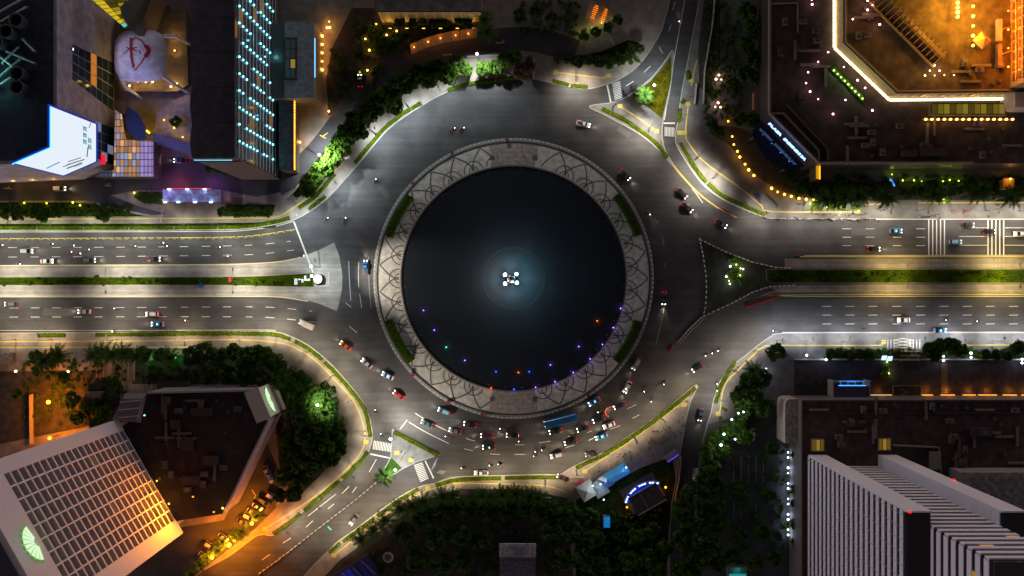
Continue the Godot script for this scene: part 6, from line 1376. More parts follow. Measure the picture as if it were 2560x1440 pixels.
func build_hedges() -> void:
	var list := [
		[[-60, 570, 300, 570, 450, 569, 600, 567, 683, 556, 725, 545], "long clipped hedge along the upper left carriageway"], [[772, 524, 798, 503, 814, 490], "short hedge at the bend above the west arm"],
		[[748, 520, 785, 494, 815, 462, 836, 436], "inner hedge beside the tactile strip at the upper left bend"], [[888, 408, 930, 357, 965, 318, 1010, 283, 1052, 259], "long hedge along the upper left arc of the roundabout"],
		[[1120, 226, 1160, 213, 1200, 206, 1236, 201], "hedge in front of the bright green trees at the top"], [[1240, 199, 1290, 194, 1330, 194], "dark hedge in tree shade at the top of the roundabout"], [[1383, 203, 1422, 213], "left short hedge by the top pavement bay"], [[1427, 214, 1468, 218], "right short hedge by the top pavement bay"],
		[[1506, 273, 1560, 299, 1600, 327, 1640, 359, 1668, 394], "hedge along the roundabout side of the upper right island"], [[1717, 178, 1722, 200], "upper stub of hedge on the northern street pavement"], [[1702, 258, 1711, 250], "tiny hedge stub by the northern crosswalk"], [[1700, 272, 1697, 306], "hedge strip just above the northern crosswalk"],
		[[1701, 358, 1740, 424, 1765, 455], "upper hedge along the right slip road"], [[1770, 459, 1800, 485, 1850, 510, 1911, 537], "lower hedge along the right slip road"],
		[[1838, 904, 1818, 933, 1800, 968, 1788, 1008], "leaf-shaped hedge at the lower right street corner"], [[1738, 969, 1650, 1041, 1580, 1091, 1515, 1133, 1440, 1169], "long straight hedge in front of the crowded plaza"],
		[[1404, 1193, 1330, 1193, 1262, 1194], "right half of the hedge below the southern traffic"], [[1252, 1195, 1200, 1196, 1140, 1200, 1090, 1212], "left half of the hedge below the southern traffic"], [[1046, 1222, 1000, 1249, 943, 1290], "upper hedge along the lower left road"], [[936, 1295, 890, 1329, 858, 1353], "middle hedge along the lower left road"], [[851, 1357, 823, 1380], "lowest hedge along the lower left road"],
		[[240, 837, 450, 834, 640, 834, 690, 836, 727, 848], "long hedge along the lower left carriageway"], [[738, 853, 770, 870, 806, 899], "hedge piece at the start of the lower left bend"], [[812, 905, 838, 930, 870, 967, 904, 1010, 919, 1048, 926, 1092], "curved hedge on the lower left bend"], [[919, 1128, 905, 1150, 858, 1197], "upper hedge below the left crosswalk"], [[850, 1203, 790, 1251, 762, 1276], "middle hedge below the left crosswalk"], [[750, 1285, 725, 1306, 684, 1333], "last hedge before the orange forecourt"],
		[[985, 1079, 1040, 1108, 1096, 1137], "hedge on the small southern traffic island"], [[95, 838, 163, 838], "short lawn hedge at the left edge"]]
	for a in list:
		var t := thing("clipped_hedge", a[1], "hedge", Vector3.ZERO, 0, "clipped hedges along the kerbs")
		obj("foliage", hedge_mesh(curve(plan(a[0]), 0.5), 1.25, 0.13, 0.55), foliage_mat(), t)
	var big := mat(Color(0.08, 0.15, 0.012), 0.9, 0.0, "leaf", 0.3, "stain", 0.09)
	for a in [[-2.47, -2.82, "upper left"], [2.46, 2.82, "lower left"], [-0.68, -0.33, "upper right"], [0.68, 0.33, "lower right"]]:
		var t := thing("ring_hedge", "broad tall hedge on the %s of the fountain ring" % a[2], "hedge", Vector3.ZERO, 0, "tall hedges on the fountain ring")
		obj("foliage", hedge_mesh(arc(46.7, a[0], a[1], 40), 2.7, 0.4, 2.0), big, t)
	# groundcover of the beds
	for a in [[2000, 690, 60, "eastern median"], [300, 703, 46, "western median"]]:
		for i in a[2]:
			var x: float = 1930 + i * 14.0 if a[0] > 1000 else -20 + i * 16.5
			if a[0] < 1000 and x > 725: continue
			var o := obj("flower_shrub", shrub_mesh(i % 4), mat([Color(0.06, 0.13, 0.015), Color(0.09, 0.12, 0.015), Color(0.05, 0.1, 0.02)][rng.randi() % 3], 0.9, 0.0, "leaf", 0.4), null, u(x, a[1] + rng.randf_range(-9, 9)) + Vector3(0, 0.16, 0), Basis(Vector3.UP, rng.randf() * TAU).scaled(Vector3.ONE * rng.randf_range(0.7, 1.3)))
			tag(o, "low leafy shrub growing on the %s" % a[3], "shrub", "low shrubs on the " + a[3])

func leafy(clumps: Array, leaves: int, size: float, seed_: int) -> ArrayMesh:     # clumps: [centre, radius]
	var r := RandomNumberGenerator.new(); r.seed = seed_
	var b := MB.new()
	for c in clumps:
		var n := int(leaves / clumps.size())
		var shade := r.randf_range(0.55, 1.25)
		for i in n:
			var d := Vector3(r.randfn(), r.randfn() * 0.8, r.randfn()).normalized()
			var at: Vector3 = c[0] + d * c[1] * (0.6 + 0.45 * r.randf())
			var nrm := (d + Vector3(r.randf_range(-0.6, 0.6), r.randf_range(0, 0.9), r.randf_range(-0.6, 0.6))).normalized()
			var x := nrm.cross(Vector3(r.randfn(), r.randfn(), r.randfn())).normalized()
			var z := x.cross(nrm)
			var s := size * r.randf_range(0.6, 1.25)
			var k := shade * r.randf_range(0.75, 1.25)
			b.tint = Color(k, k, k * 0.9)
			b.tri(at - x * s * 0.5 - z * s * 0.5, at + z * s * 0.75 , at + x * s * 0.55 - z * s * 0.35)
			b.tri(at - x * s * 0.5 - z * s * 0.5, at + nrm * s * 0.15 - x * s * 0.5 + z * s * 0.3, at + z * s * 0.75)
	return b.mesh()

func shrub_mesh(v: int) -> ArrayMesh:
	var key := "shrub%d" % v
	if not shared.has(key):
		var r := RandomNumberGenerator.new(); r.seed = 50 + v
		var c := []
		for i in 5: c.append([Vector3(r.randf_range(-0.5, 0.5), 0.3 + r.randf() * 0.25, r.randf_range(-0.5, 0.5)), 0.4])
		shared[key] = leafy(c, 110, 0.35, 80 + v)
	return shared[key]

func leaf_mat(c: Color) -> StandardMaterial3D:
	var key := str("leafm", c)
	if not mats.has(key):
		var m := StandardMaterial3D.new()
		m.albedo_color = c.linear_to_srgb(); m.roughness = 0.8; m.metallic_specular = 0.15; m.vertex_color_use_as_albedo = true
		m.backlight_enabled = true; m.backlight = Color(0.25, 0.4, 0.04)
		mats[key] = m
	return mats[key]

func tree(called: String, label: String, at: Vector3, r: float, c: Color, group: String, v: int) -> void:     # crown radius r metres
	var t := thing(called, label, "tree", at, rng.randf() * TAU, group)
	var key := "crown%d" % (v % 5)
	if not shared.has(key):
		var g := RandomNumberGenerator.new(); g.seed = 200 + v % 5
		var cl := []
		for i in 26:
			var a := g.randf() * TAU; var rr := sqrt(g.randf()) * 3.0; 
			cl.append([Vector3(cos(a) * rr, 6.6 + (1.0 - rr / 3.6) * g.randf_range(-0.5, 2.0) + g.randf_range(-0.8, 0.4), sin(a) * rr), g.randf_range(0.8, 1.35)])
		shared[key] = leafy(cl, 1500, 0.62, 300 + v % 5)
		var b := MB.new(); b.tube(Vector3.ZERO, Vector3(0.1, 3.2, 0.05), 0.34, 0.22, 8); b.tube(Vector3(0.1, 3.2, 0.05), Vector3(0, 5.6, 0), 0.22, 0.12, 8); shared["trunk"] = b.mesh(true)
		b = MB.new(); b.tube(Vector3(0.08, 3.0, 0.04), Vector3(1.0, 4.8, 0.2), 0.14, 0.09, 6); b.tube(Vector3(1.0, 4.8, 0.2), Vector3(1.9, 6.0, 0.6), 0.09, 0.04, 6); shared["limb"] = b.mesh(true)
	var k := r / 4.0
	var bark := mat(Color(0.09, 0.07, 0.05), 0.9)
	obj("trunk", shared.trunk, bark, t, Vector3.ZERO, Basis.IDENTITY.scaled(Vector3.ONE * k))
	for i in 4: obj("limb", shared.limb, bark, t, Vector3.ZERO, Basis(Vector3.UP, i * 1.6 + 0.3).scaled(Vector3.ONE * k))
	obj("crown", shared[key], leaf_mat(c), t, Vector3.ZERO, Basis.IDENTITY.scaled(Vector3(k, k, k)))

func palm(label: String, at: Vector3, h: float, r: float, c: Color, group: String) -> void:
	var t := thing("palm_tree", label, "palm", at, rng.randf() * TAU, group)
	if not shared.has("frond"):
		var b := MB.new(); var p0 := Vector3.ZERO
		for i in 9:
			var s := (i + 1) / 9.0
			var p1 := Vector3(s * 1.0, 0.32 * sin(s * 2.6) - 0.25 * s * s, 0)
			var w := 0.2 * sin(PI * minf(1.0, 0.12 + s * 0.85)); var d := (p1 - p0).normalized()
			for q in [-1.0, 1.0]:
				var tip := p0 + d * 0.12 + Vector3(0.06, -0.09, q * (w + 0.05))
				if q > 0: b.tri(p0, tip, p1)
				else: b.tri(p0, p1, tip)
			p0 = p1
		shared["frond"] = b.mesh()
		b = MB.new(); b.tube(Vector3.ZERO, Vector3(0.05, 0.5, 0.02), 0.045, 0.03, 8); b.tube(Vector3(0.05, 0.5, 0.02), Vector3(0, 1.0, 0), 0.03, 0.026, 8); shared["palm_trunk"] = b.mesh(true)
	obj("trunk", shared.palm_trunk, mat(Color(0.13, 0.11, 0.085), 0.9), t, Vector3.ZERO, Basis.IDENTITY.scaled(Vector3(6, h, 6)))
	for i in 15:
		var up := 0.45 if i % 2 else 0.05
		obj("frond", shared.frond, leaf_mat(c), t, Vector3(0, h, 0), Basis(Vector3.UP, TAU * i / 15.0 + rng.randf_range(-0.15, 0.15)) * Basis(Vector3.BACK, up + rng.randf_range(-0.15, 0.15)).scaled(Vector3.ONE * r * rng.randf_range(0.85, 1.1)))

func build_trees() -> void:
	var green := Color(0.046, 0.1, 0.011); var dark := Color(0.043, 0.092, 0.012); var mid := Color(0.049, 0.098, 0.012); var pale := Color(0.13, 0.125, 0.11); var brown := Color(0.08, 0.05, 0.035)
	var rows := [
		["bank_tree", "%s tree up the bank along the upper left arc", "trees on the upper left bank", [[772, 470, 22, 0], [790, 440, 22, 0], [812, 415, 24, 0], [832, 392, 25, 0], [852, 366, 25, 0], [868, 336, 24, 0], [896, 322, 25, 1], [885, 300, 22, 1], [920, 285, 26, 1], [942, 262, 26, 1], [968, 240, 27, 1], [992, 222, 26, 1], [1018, 205, 26, 1], [1042, 185, 24, 1], [985, 262, 22, 1], [1072, 195, 25, 1], [1092, 172, 24, 1], [1118, 185, 26, 1]]],
		["street_tree", "%s tree from the left in the bright clump under the northern lamp", "trees under the top lamp", [[1146, 160, 24, 0], [1166, 174, 20, 0], [1208, 172, 21, 0], [1238, 170, 22, 0], [1264, 150, 23, 1], [1285, 142, 22, 1], [1300, 178, 24, 3], [1322, 160, 20, 3]]],
		["verge_tree", "%s small round tree from the left in the west garden verge", "round trees of the west verge", [[15, 530, 20, 1], [45, 535, 20, 1], [85, 530, 17, 0], [108, 541, 19, 1], [140, 532, 18, 0], [258, 536, 22, 1], [555, 530, 14, 1], [590, 530, 15, 1], [657, 528, 15, 1]]],
		["garden_tree", "%s dark tree in the mass beside the lower left bend, from the top", "dark trees beside the lower left bend", [[360, 885, 22, 2], [400, 888, 20, 2], [480, 890, 27, 2], [515, 878, 26, 2], [545, 892, 28, 2], [585, 880, 25, 2], [620, 893, 30, 2], [655, 888, 30, 2], [690, 910, 28, 2], [560, 930, 26, 2], [520, 938, 24, 1], [610, 940, 28, 2], [650, 950, 24, 4], [700, 945, 30, 1], [735, 945, 30, 1], [765, 965, 30, 1], [790, 985, 28, 0], [818, 975, 24, 1], [825, 1015, 26, 0], [785, 1025, 30, 1], [745, 1000, 30, 2], [722, 1048, 24, 4], [760, 1060, 32, 2], [800, 1070, 34, 2], [835, 1060, 28, 2], [842, 1100, 26, 2], [805, 1115, 34, 2], [765, 1110, 34, 2], [830, 1140, 28, 2], [790, 1160, 32, 2], [745, 1150, 32, 2], [725, 1110, 28, 2], [715, 1190, 28, 2], [755, 1195, 26, 2], [735, 1235, 24, 2], [700, 1240, 20, 2], [848, 1078, 24, 2], [846, 1122, 24, 2], [815, 1140, 26, 2]]],
		["street_tree", "%s dark tree down the lower right side street", "trees of the lower right side street", [[1940, 880, 26, 1], [1905, 945, 27, 2], [1870, 955, 26, 2], [1850, 985, 26, 2], [1885, 990, 28, 2], [1910, 1020, 26, 2], [1860, 1025, 24, 2], [1820, 1080, 24, 0], [1845, 1062, 22, 0], [1862, 1092, 24, 1], [1788, 1098, 24, 1], [1770, 1130, 26, 2], [1805, 1128, 24, 2], [1778, 1170, 28, 2], [1760, 1205, 27, 2], [1795, 1215, 26, 2], [1752, 1250, 28, 2], [1790, 1265, 28, 2], [1758, 1300, 30, 2], [1800, 1310, 26, 2], [1750, 1350, 30, 2], [1785, 1362, 28, 2], [1755, 1400, 28, 2], [1795, 1410, 24, 2], [1722, 1235, 24, 2], [1700, 1275, 26, 2], [1722, 1310, 27, 2], [1702, 1350, 27, 2], [1726, 1385, 27, 2], [1700, 1420, 27, 2], [1730, 1430, 26, 2], [1920, 1240, 22, 2], [1850, 1235, 22, 2], [1905, 1330, 24, 2], [1850, 1345, 24, 2], [1935, 1395, 22, 2], [1885, 1405, 24, 2], [1830, 1390, 22, 2], [1930, 1120, 20, 2]]],
		["avenue_tree", "%s tree from the left in the row below the east arm", "trees of the row below the east arm", [[2075, 886, 15, 1], [2098, 882, 15, 0], [2125, 888, 16, 1], [2150, 886, 15, 0], [2172, 890, 16, 1], [2322, 872, 20, 0], [2345, 866, 22, 1], [2375, 864, 22, 1], [2400, 872, 22, 1], [2335, 890, 18, 2], [2462, 886, 15, 1], [2490, 888, 15, 0], [2516, 890, 15, 1], [2545, 868, 22, 1]]],
		["forecourt_tree", "%s small tree from the top at the foot of the white hotel wing", "trees at the foot of the white hotel wing", [[1990, 1138, 16, 1], [1990, 1224, 18, 2], [1992, 1262, 18, 2], [1990, 1310, 18, 2], [1992, 1355, 17, 1]]],
		["garden_tree", "%s dark tree in the lower middle garden, from the top", "dark trees of the lower middle garden", [[1060, 1290, 30, 2], [1110, 1280, 30, 2], [1160, 1272, 30, 2], [1215, 1275, 30, 2], [1270, 1272, 30, 2], [1330, 1275, 30, 2], [1380, 1280, 30, 2], [1425, 1275, 28, 2], [1010, 1330, 30, 2], [1090, 1345, 32, 2], [1150, 1335, 32, 2], [1200, 1345, 30, 2], [1380, 1335, 32, 2], [1430, 1330, 30, 2], [1475, 1295, 26, 2], [1480, 1345, 30, 2], [1400, 1395, 32, 2], [1455, 1400, 32, 2], [1500, 1420, 28, 2], [1040, 1400, 30, 2], [1100, 1410, 30, 2], [1160, 1400, 30, 2], [1590, 1340, 24, 1], [1632, 1325, 22, 1], [1570, 1400, 28, 2], [1620, 1395, 26, 1], [1660, 1370, 24, 1], [1645, 1430, 26, 1]]],
		["hotel_tree", "%s dark tree from the top beside the northern street", "dark trees beside the northern street", [[1868, 30, 28, 2], [1890, 75, 28, 2], [1865, 115, 26, 2], [1888, 150, 28, 2], [1862, 185, 24, 2], [1895, 195, 20, 2], [1880, 300, 22, 2], [1850, 300, 20, 2], [1905, 340, 22, 2], [1780, 310, 18, 2], [1800, 330, 16, 2]]],
		["hotel_tree", "%s dark tree from the left below the yellow banquet hall", "dark trees below the banquet hall", [[1000, 55, 16, 2], [1030, 58, 16, 2], [1058, 48, 17, 2], [1085, 56, 16, 2], [1112, 52, 16, 2], [1150, 46, 18, 2], [1170, 60, 16, 2], [1010, 95, 16, 2], [960, 110, 18, 2], [985, 120, 16, 2]]],
		["garden_tree", "%s shrub-like tree from the left behind the northern pavement bay", "bushy trees behind the top bay", [[1445, 158, 14, 1], [1470, 150, 14, 1], [1500, 158, 14, 1], [1525, 158, 16, 1], [1550, 150, 16, 1], [1575, 135, 16, 1], [1598, 122, 14, 1], [1460, 88, 16, 1], [1490, 80, 15, 0], [1520, 68, 15, 0], [1545, 50, 15, 1], [1300, 40, 20, 2], [1340, 30, 20, 2], [1380, 45, 18, 2]]],
		["garden_tree", "%s tree of the orange-lit left garden, from the top", "trees of the left garden", [[90, 890, 18, 2], [130, 900, 20, 2], [95, 925, 18, 2], [160, 945, 18, 2], [270, 990, 18, 2], [180, 1000, 22, 1], [220, 1015, 22, 2], [260, 1030, 22, 2], [195, 1045, 20, 1], [240, 1060, 20, 2], [45, 985, 16, 2], [290, 955, 16, 2]]],
		["courtyard_tree", "%s and only small tree in the lilac courtyard left of the slab tower", "courtyard tree", [[440, 305, 16, 0]]],
		["forecourt_tree", "%s dark tree from the left below the end wall of the slab tower", "trees below the slab tower", [[560, 420, 22, 2], [530, 418, 18, 2]]],
		["hotel_tree", "%s dark tree from the left along the upper right hotel fence", "dark trees along the upper right fence", [[2000, 470, 18, 2], [2030, 478, 18, 2], [2060, 480, 20, 2], [2090, 470, 20, 2], [2130, 470, 20, 2], [2175, 480, 20, 2], [2215, 465, 18, 2], [2300, 480, 14, 2], [2440, 470, 16, 2], [2480, 480, 14, 2], [2540, 478, 14, 1]]],
	]
	for r in rows:
		var k := 0
		for a in sorted_by(r[3], 1 if "top" in r[1] or "down" in r[1] else 0):
			var rad: float = a[2] / 7.0 * (1.22 if r[0] == "bank_tree" else 1.0)
			var h := rad * 1.6
			tree(r[0], r[1] % nth(k), u(a[0], a[1], h) * Vector3(1, 0, 1) + Vector3(0, 0.13, 0), rad, [green, mid, dark, brown, pale][a[3]], r[2], k + int(a[0])); k += 1
	var palms := [
		["%s palm from the left along the lower garden wall", "palms along the lower garden wall", Color(0.045, 0.095, 0.014), 8.0, 4.2, [[905, 1345], [935, 1322], [962, 1302], [1003, 1270], [1030, 1262], [1060, 1250], [1105, 1240], [1130, 1240], [1205, 1238], [1222, 1244], [1256, 1236], [1290, 1236], [1325, 1242], [1345, 1246]]],
		["%s orange-lit palm from the bottom on the forecourt divider", "palms on the orange forecourt divider", Color(0.045, 0.095, 0.014), 6.5, 3.0, [[478, 1436], [500, 1412], [516, 1396], [545, 1372], [556, 1352], [590, 1338], [606, 1326], [645, 1286]]],
		["%s tall palm from the left on the upper right pavement", "palms on the upper right pavement", Color(0.045, 0.095, 0.014), 9.0, 4.6, [[2062, 496], [2085, 492], [2112, 490], [2140, 492], [2205, 488], [2215, 496], [2330, 485], [2432, 480], [2445, 474], [2520, 494]]],
		["%s dark palm from the left behind the lower left pavement", "palms behind the lower left pavement", Color(0.045, 0.095, 0.014), 8.0, 4.4, [[235, 888], [262, 880], [290, 886], [318, 882], [345, 890], [120, 900], [150, 888], [430, 895]]],
		["%s fan palm from the top in the small island and garden beds", "single palms of the islands and beds", Color(0.045, 0.095, 0.014), 6.0, 4.0, [[1210, 52], [1216, 80], [1610, 238], [962, 1190], [640, 935], [1880, 925]]],
	]
	for r in palms:
		var k := 0
		for a in sorted_by(r[5], 1 if "top" in r[0] or "bottom" in r[0] else 0, "bottom" in r[0]):
			palm(r[0] % nth(k), u(a[0], a[1], r[3]) * Vector3(1, 0, 1) + Vector3(0, 0.13, 0), r[3] * rng.randf_range(0.85, 1.15), r[4], r[2], r[1]); k += 1
	var balls := [[2034, 517], [2078, 515], [2104, 520], [2138, 518], [2345, 498], [2370, 498], [1840, 676], [1822, 690], [1848, 700], [1830, 655], [2210, 935], [2212, 915]]
	balls = sorted_by(balls, 0)
	for i in balls.size():
		var t := thing("lit_shrub", "round shrub lit yellow-green, %s from the left of the lit shrubs" % nth(i), "shrub", u(balls[i][0], balls[i][1]) + Vector3(0, 0.13, 0), i, "round lit shrubs")
		obj("foliage", shrub_mesh(i % 4), leaf_mat(Color(0.10, 0.19, 0.02)), t, Vector3.ZERO, Basis.IDENTITY.scaled(Vector3.ONE * 1.9)); obj("stem", boxm(Vector3(0.15, 0.8, 0.15)), mat(Color(0.06, 0.05, 0.03), 0.9), t, Vector3(0, 0.4, 0))
		obj("ground_light", boxm(Vector3(0.35, 0.25, 0.35)), glow(Color(0.9, 1.0, 0.5), 5.0), t, Vector3(0, 0.12, 1.7)); omni(t, Vector3(0, 1.0, 1.9), Color(0.9, 1.0, 0.45), 2.6, 0.2)
	# beds of uncountable low planting
	for a in [["pavement_northwest", [[-20, 508, 170, 540], [170, 512, 330, 538], [348, 482, 408, 506], [565, 514, 680, 540]], 0.15, 420, [], "low plants in the garden beds above the west arm"], ["pavement_northwest", [[880, 60, 1000, 130], [820, 120, 960, 260], [1300, 0, 1450, 90], [1385, 140, 1600, 160]], 0.15, 420, [], "low plants in the dark hotel garden beds at the top"], ["pavement_northeast", [[1760, 10, 1850, 300], [1960, 440, 2560, 496]], 0.14, 500, [], "low plants in the upper right hotel beds"], ["pavement_southeast", [[2060, 872, 2560, 896], [1800, 1000, 1980, 1380]], 0.14, 500, [], "low plants below the east arm and in the car park"], ["pavement_southwest", [[60, 900, 320, 1060], [340, 890, 830, 1180]], 0.14, 500, [60, 900, 320, 900, 420, 905, 640, 890, 700, 930, 820, 1010, 835, 1090, 820, 1140, 740, 1240, 700, 1170, 690, 1060, 640, 960, 330, 960, 320, 1060, 60, 1060], "low plants in the lower left hotel gardens"], ["pavement_south", [[900, 1260, 1420, 1440], [1440, 1260, 1660, 1440]], 0.14, 600, [1080, 1262, 1150, 1240, 1300, 1240, 1420, 1260, 1520, 1280, 1650, 1270, 1650, 1440, 860, 1440, 960, 1340], "low plants in the lower middle garden"]]:
		var mm := MultiMesh.new(); mm.transform_format = MultiMesh.TRANSFORM_3D; mm.mesh = shrub_mesh(1); mm.instance_count = a[3]
		for i in a[3]:
			var q: Array = a[1][rng.randi() % a[1].size()]
			var spot_: Vector2 = Vector2(rng.randf_range(q[0], q[2]), rng.randf_range(q[1], q[3]))
			for tries in 12:
				if a[4].is_empty() or Geometry2D.is_point_in_polygon(spot_, flat2(a[4])): break
				spot_ = Vector2(rng.randf_range(q[0], q[2]), rng.randf_range(q[1], q[3]))
			mm.set_instance_transform(i, Transform3D(Basis(Vector3.UP, rng.randf() * TAU).scaled(Vector3.ONE * rng.randf_range(0.5, 1.1)), u(spot_.x, spot_.y) + Vector3(0, a[2], 0)))
		var mi := MultiMeshInstance3D.new(); mi.name = numbered("undergrowth"); mi.multimesh = mm; mi.material_override = leaf_mat(Color(0.045, 0.095, 0.014)); add_child(mi, true)
		mi.set_meta("kind", "stuff"); mi.set_meta("label", a[-1]); mi.set_meta("category", "undergrowth")

func flat2(a: Array) -> PackedVector2Array:
	var r := PackedVector2Array()
	for i in range(0, a.size(), 2): r.append(Vector2(a[i], a[i + 1]))
	return r

# ---------- street lamps ----------
func lamp(label: String, base: Vector3, dir: Vector2, h: float, arm: float, e: float, c: Color, group: String, twin := false, called := "street_lamp", tilt := 0.25, cone := 67.0) -> void:
	var t := thing(called, label, "street lamp", base, -dir.angle(), group)
	var steel := mat(Color(0.08, 0.08, 0.085), 0.5, 0.5)
	var b := MB.new(); b.tube(Vector3.ZERO, Vector3(0, h, 0), 0.11, 0.07, 8); b.tube(Vector3.ZERO, Vector3(0, 0.5, 0), 0.2, 0.17, 8); obj("pole", b.mesh(), steel, t)
	for s in ([1.0, -1.0] if twin else [1.0]):
		b = MB.new(); b.tube(Vector3(0, h - 0.2, 0), Vector3(s * arm * 0.5, h + 0.25, 0), 0.06, 0.05, 6); b.tube(Vector3(s * arm * 0.5, h + 0.25, 0), Vector3(s * arm, h + 0.2, 0), 0.05, 0.05, 6); obj("arm", b.mesh(), steel, t)
		b = MB.new(); b.box(Vector3(s * (arm + 0.3), h + 0.2, 0), Vector3(0.95, 0.16, 0.42)); b.box(Vector3(s * (arm + 0.3), h + 0.3, 0), Vector3(0.7, 0.06, 0.3)); obj("lamp_head", b.mesh(), mat(Color(0.3, 0.3, 0.3), 0.5), t)
		obj("lamp_glass", boxm(Vector3(0.8, 0.05, 0.34)), glow(c, 6.0), t, Vector3(s * (arm + 0.3), h + 0.09, 0))
		spot(t, Vector3(s * (arm + 0.3), h - 0.05, 0), Vector3(s * tilt, -1, 0), c, e * 2.8, cone, 0.25, 0.75)

func build_lamps() -> void:
	var cool := Color(0.96, 1.0, 1.0); var warm := Color(1.0, 0.9, 0.74); var soft := Color(1.0, 0.95, 0.87)
	var N := Vector2(0, -1); var S := Vector2(0, 1)
	var Y := Vector3(0, 0.13, 0)
	var rows := [
		["%s pavement lamp from the left above the west arm", "lamps above the west arm", [20, 127, 240, 350, 460, 565, 665], 562, S, 8.0, 1.6, 46.0, Color(0.97, 1.0, 0.9)],
		["%s pavement lamp from the left below the west arm", "lamps below the west arm", [40, 130, 295, 462, 600], 849, N, 8.0, 1.6, 50.0, warm],
		["%s tall lamp from the left above the east arm", "lamps above the east arm", [1898, 2008, 2108, 2200, 2290, 2375, 2462, 2548], 527, S, 8.0, 1.2, 75.0, soft],
		["%s tall lamp from the left below the east arm", "lamps below the east arm", [1940, 2014, 2104, 2194, 2286, 2384, 2480, 2556], 852, N, 7.0, 1.2, 58.0, Color(0.97, 0.98, 1.0)],
	]
	for r in rows:
		for i in r[2].size():
			var e: float = r[7] * (0.45 if r[2][i] == 2290 else 1.0)
			lamp(r[0] % nth(i), u(r[2][i], r[3]) + Y, r[4], r[5], r[6], e, r[8], r[1])
	for i in 3:
		lamp("%s twin-armed lamp from the left on the western median" % nth(i), u([42, 315, 617][i], 703) + Y, N, 14.0, 3.6, 140.0, soft, "twin lamps on the western median", true, "street_lamp", 0.45)
	lamp("twin-armed lamp on the right end of the eastern median", u(2500, 690) + Y, N, 11.0, 3.6, 120.0, Color(1.0, 0.88, 0.6), "twin lamps on the eastern median", true)
	lamp("twin-armed lamp in the middle of the eastern median", u(2230, 690) + Y, N, 11.0, 3.6, 75.0, Color(1.0, 0.86, 0.58), "twin lamps on the eastern median", true)
	var arcs := [["%s kerb lamp going up the upper left arc", "lamps of the upper left arc", [[752, 534, 0.5, 0.8], [842, 458, 0.75, 0.66], [940, 338, 0.75, 0.66], [1022, 271, 0.6, 0.8], [1100, 228, 0.3, 0.95]], [72.0, 70.0, 100.0, 85.0, 45.0], Color(0.93, 0.98, 1.0)],
		["%s kerb lamp from the left at the top right of the roundabout", "lamps at the top right", [[1440, 205, 0.0, 1.0], [1530, 274, -0.6, 0.8], [1618, 327, -0.6, 0.8], [1705, 300, -1.0, 0.1], [1779, 447, -0.7, 0.7], [1735, 400, -0.7, 0.6]], [95.0, 40.0, 110.0, 30.0, 150.0, 60.0], soft],
		["%s kerb lamp going down the lower right corner", "lamps of the lower right corner", [[1882, 876, -0.7, -0.7], [1829, 925, -0.8, -0.5], [1800, 1000, -1.0, -0.1]], [62.0, 50.0, 48.0], soft],
		["%s kerb lamp from the right along the southern edge", "lamps of the southern edge", [[1720, 985, -0.3, -1.0], [1653, 1046, -0.6, -0.8], [1586, 1095, -0.5, -0.86], [1522, 1137, -0.5, -0.9], [1440, 1176, -0.3, -1.0], [1362, 1196, 0.0, -1.0], [1248, 1201, 0.0, -1.0], [1130, 1207, 0.0, -1.0], [1020, 1243, -0.5, -0.86], [938, 1300, -0.6, -0.8], [868, 1352, -0.6, -0.8]], [42.0, 44.0, 38.0, 48.0, 46.0, 66.0, 74.0, 52.0, 74.0, 74.0, 58.0], warm],
		["%s kerb lamp going round the lower left bend", "lamps of the lower left bend", [[692, 839, 0.2, -1.0], [770, 878, 0.6, -0.8], [836, 938, 0.75, -0.66], [880, 1000, 0.9, -0.5], [913, 1078, 1.0, 0.0], [890, 1172, 0.7, 0.7], [806, 1246, 0.65, 0.76], [730, 1306, 0.65, 0.76]], [85.0, 62.0, 68.0, 55.0, 62.0, 66.0, 72.0, 66.0], Color(1.0, 0.93, 0.8)]]
	for r in arcs:
		for i in r[2].size():
			var a: Array = r[2][i]
			lamp(r[0] % nth(i), u(a[0], a[1]) + Y, Vector2(a[2], a[3]).normalized(), 8.5, 1.2, r[3][i] * 1.2, r[4], r[1], false, "street_lamp", 0.3)
	# high flood masts
	var floods := [["white flood mast over the bright green bank trees", 806, 394, Vector2(0.86, 0.5), 420.0, 2.2, 0.25], ["white flood mast over the tree clump at the top", 1196, 150, Vector2(0.05, 1), 270.0, 1.5, 1.1], ["white flood mast over the trees of the lower left bend", 842, 990, Vector2(-1, 0.35), 75.0, 3.6, -0.2], ["white flood mast on the upper right traffic island", 1600, 262, Vector2(0.6, -0.8), 200.0, 4.2, 0.1], ["white flood mast on the small southern traffic island", 1014, 1132, Vector2(-0.5, 0.86), 150.0, 3.2, 0.0], ["white flood mast beside the round totem of the west island", 790, 690, Vector2(1, 0.1), 105.0, 1.5, 0.1], ["tall white flood mast above the totem, aimed at the fountain ring", 800, 668, Vector2(1, 0.12), 640.0, 1.2, 1.45, 18.0, 26.0], ["white flood mast at the upper tip of the small southern island", 984, 1088, Vector2(0.62, -0.78), 380.0, 1.2, 1.7]]
	for f in floods:
		var fh: float = f[7] if f.size() > 7 else 13.0
		lamp(f[0], u(f[1], f[2]) + Y, f[3].normalized(), fh, f[5], f[4], soft if f[6] > 1.2 else cool, "high flood masts", false, "flood_mast", f[6], f[8] if f.size() > 7 else 69.0)
		var t := get_child(get_child_count() - 1)
		obj("lamp_top", boxm(Vector3(0.8, 0.12, 0.8)), glow(Color(0.95, 1.0, 1.0), 5.0), t, Vector3(f[5] + 0.3, fh + 0.42, 0))
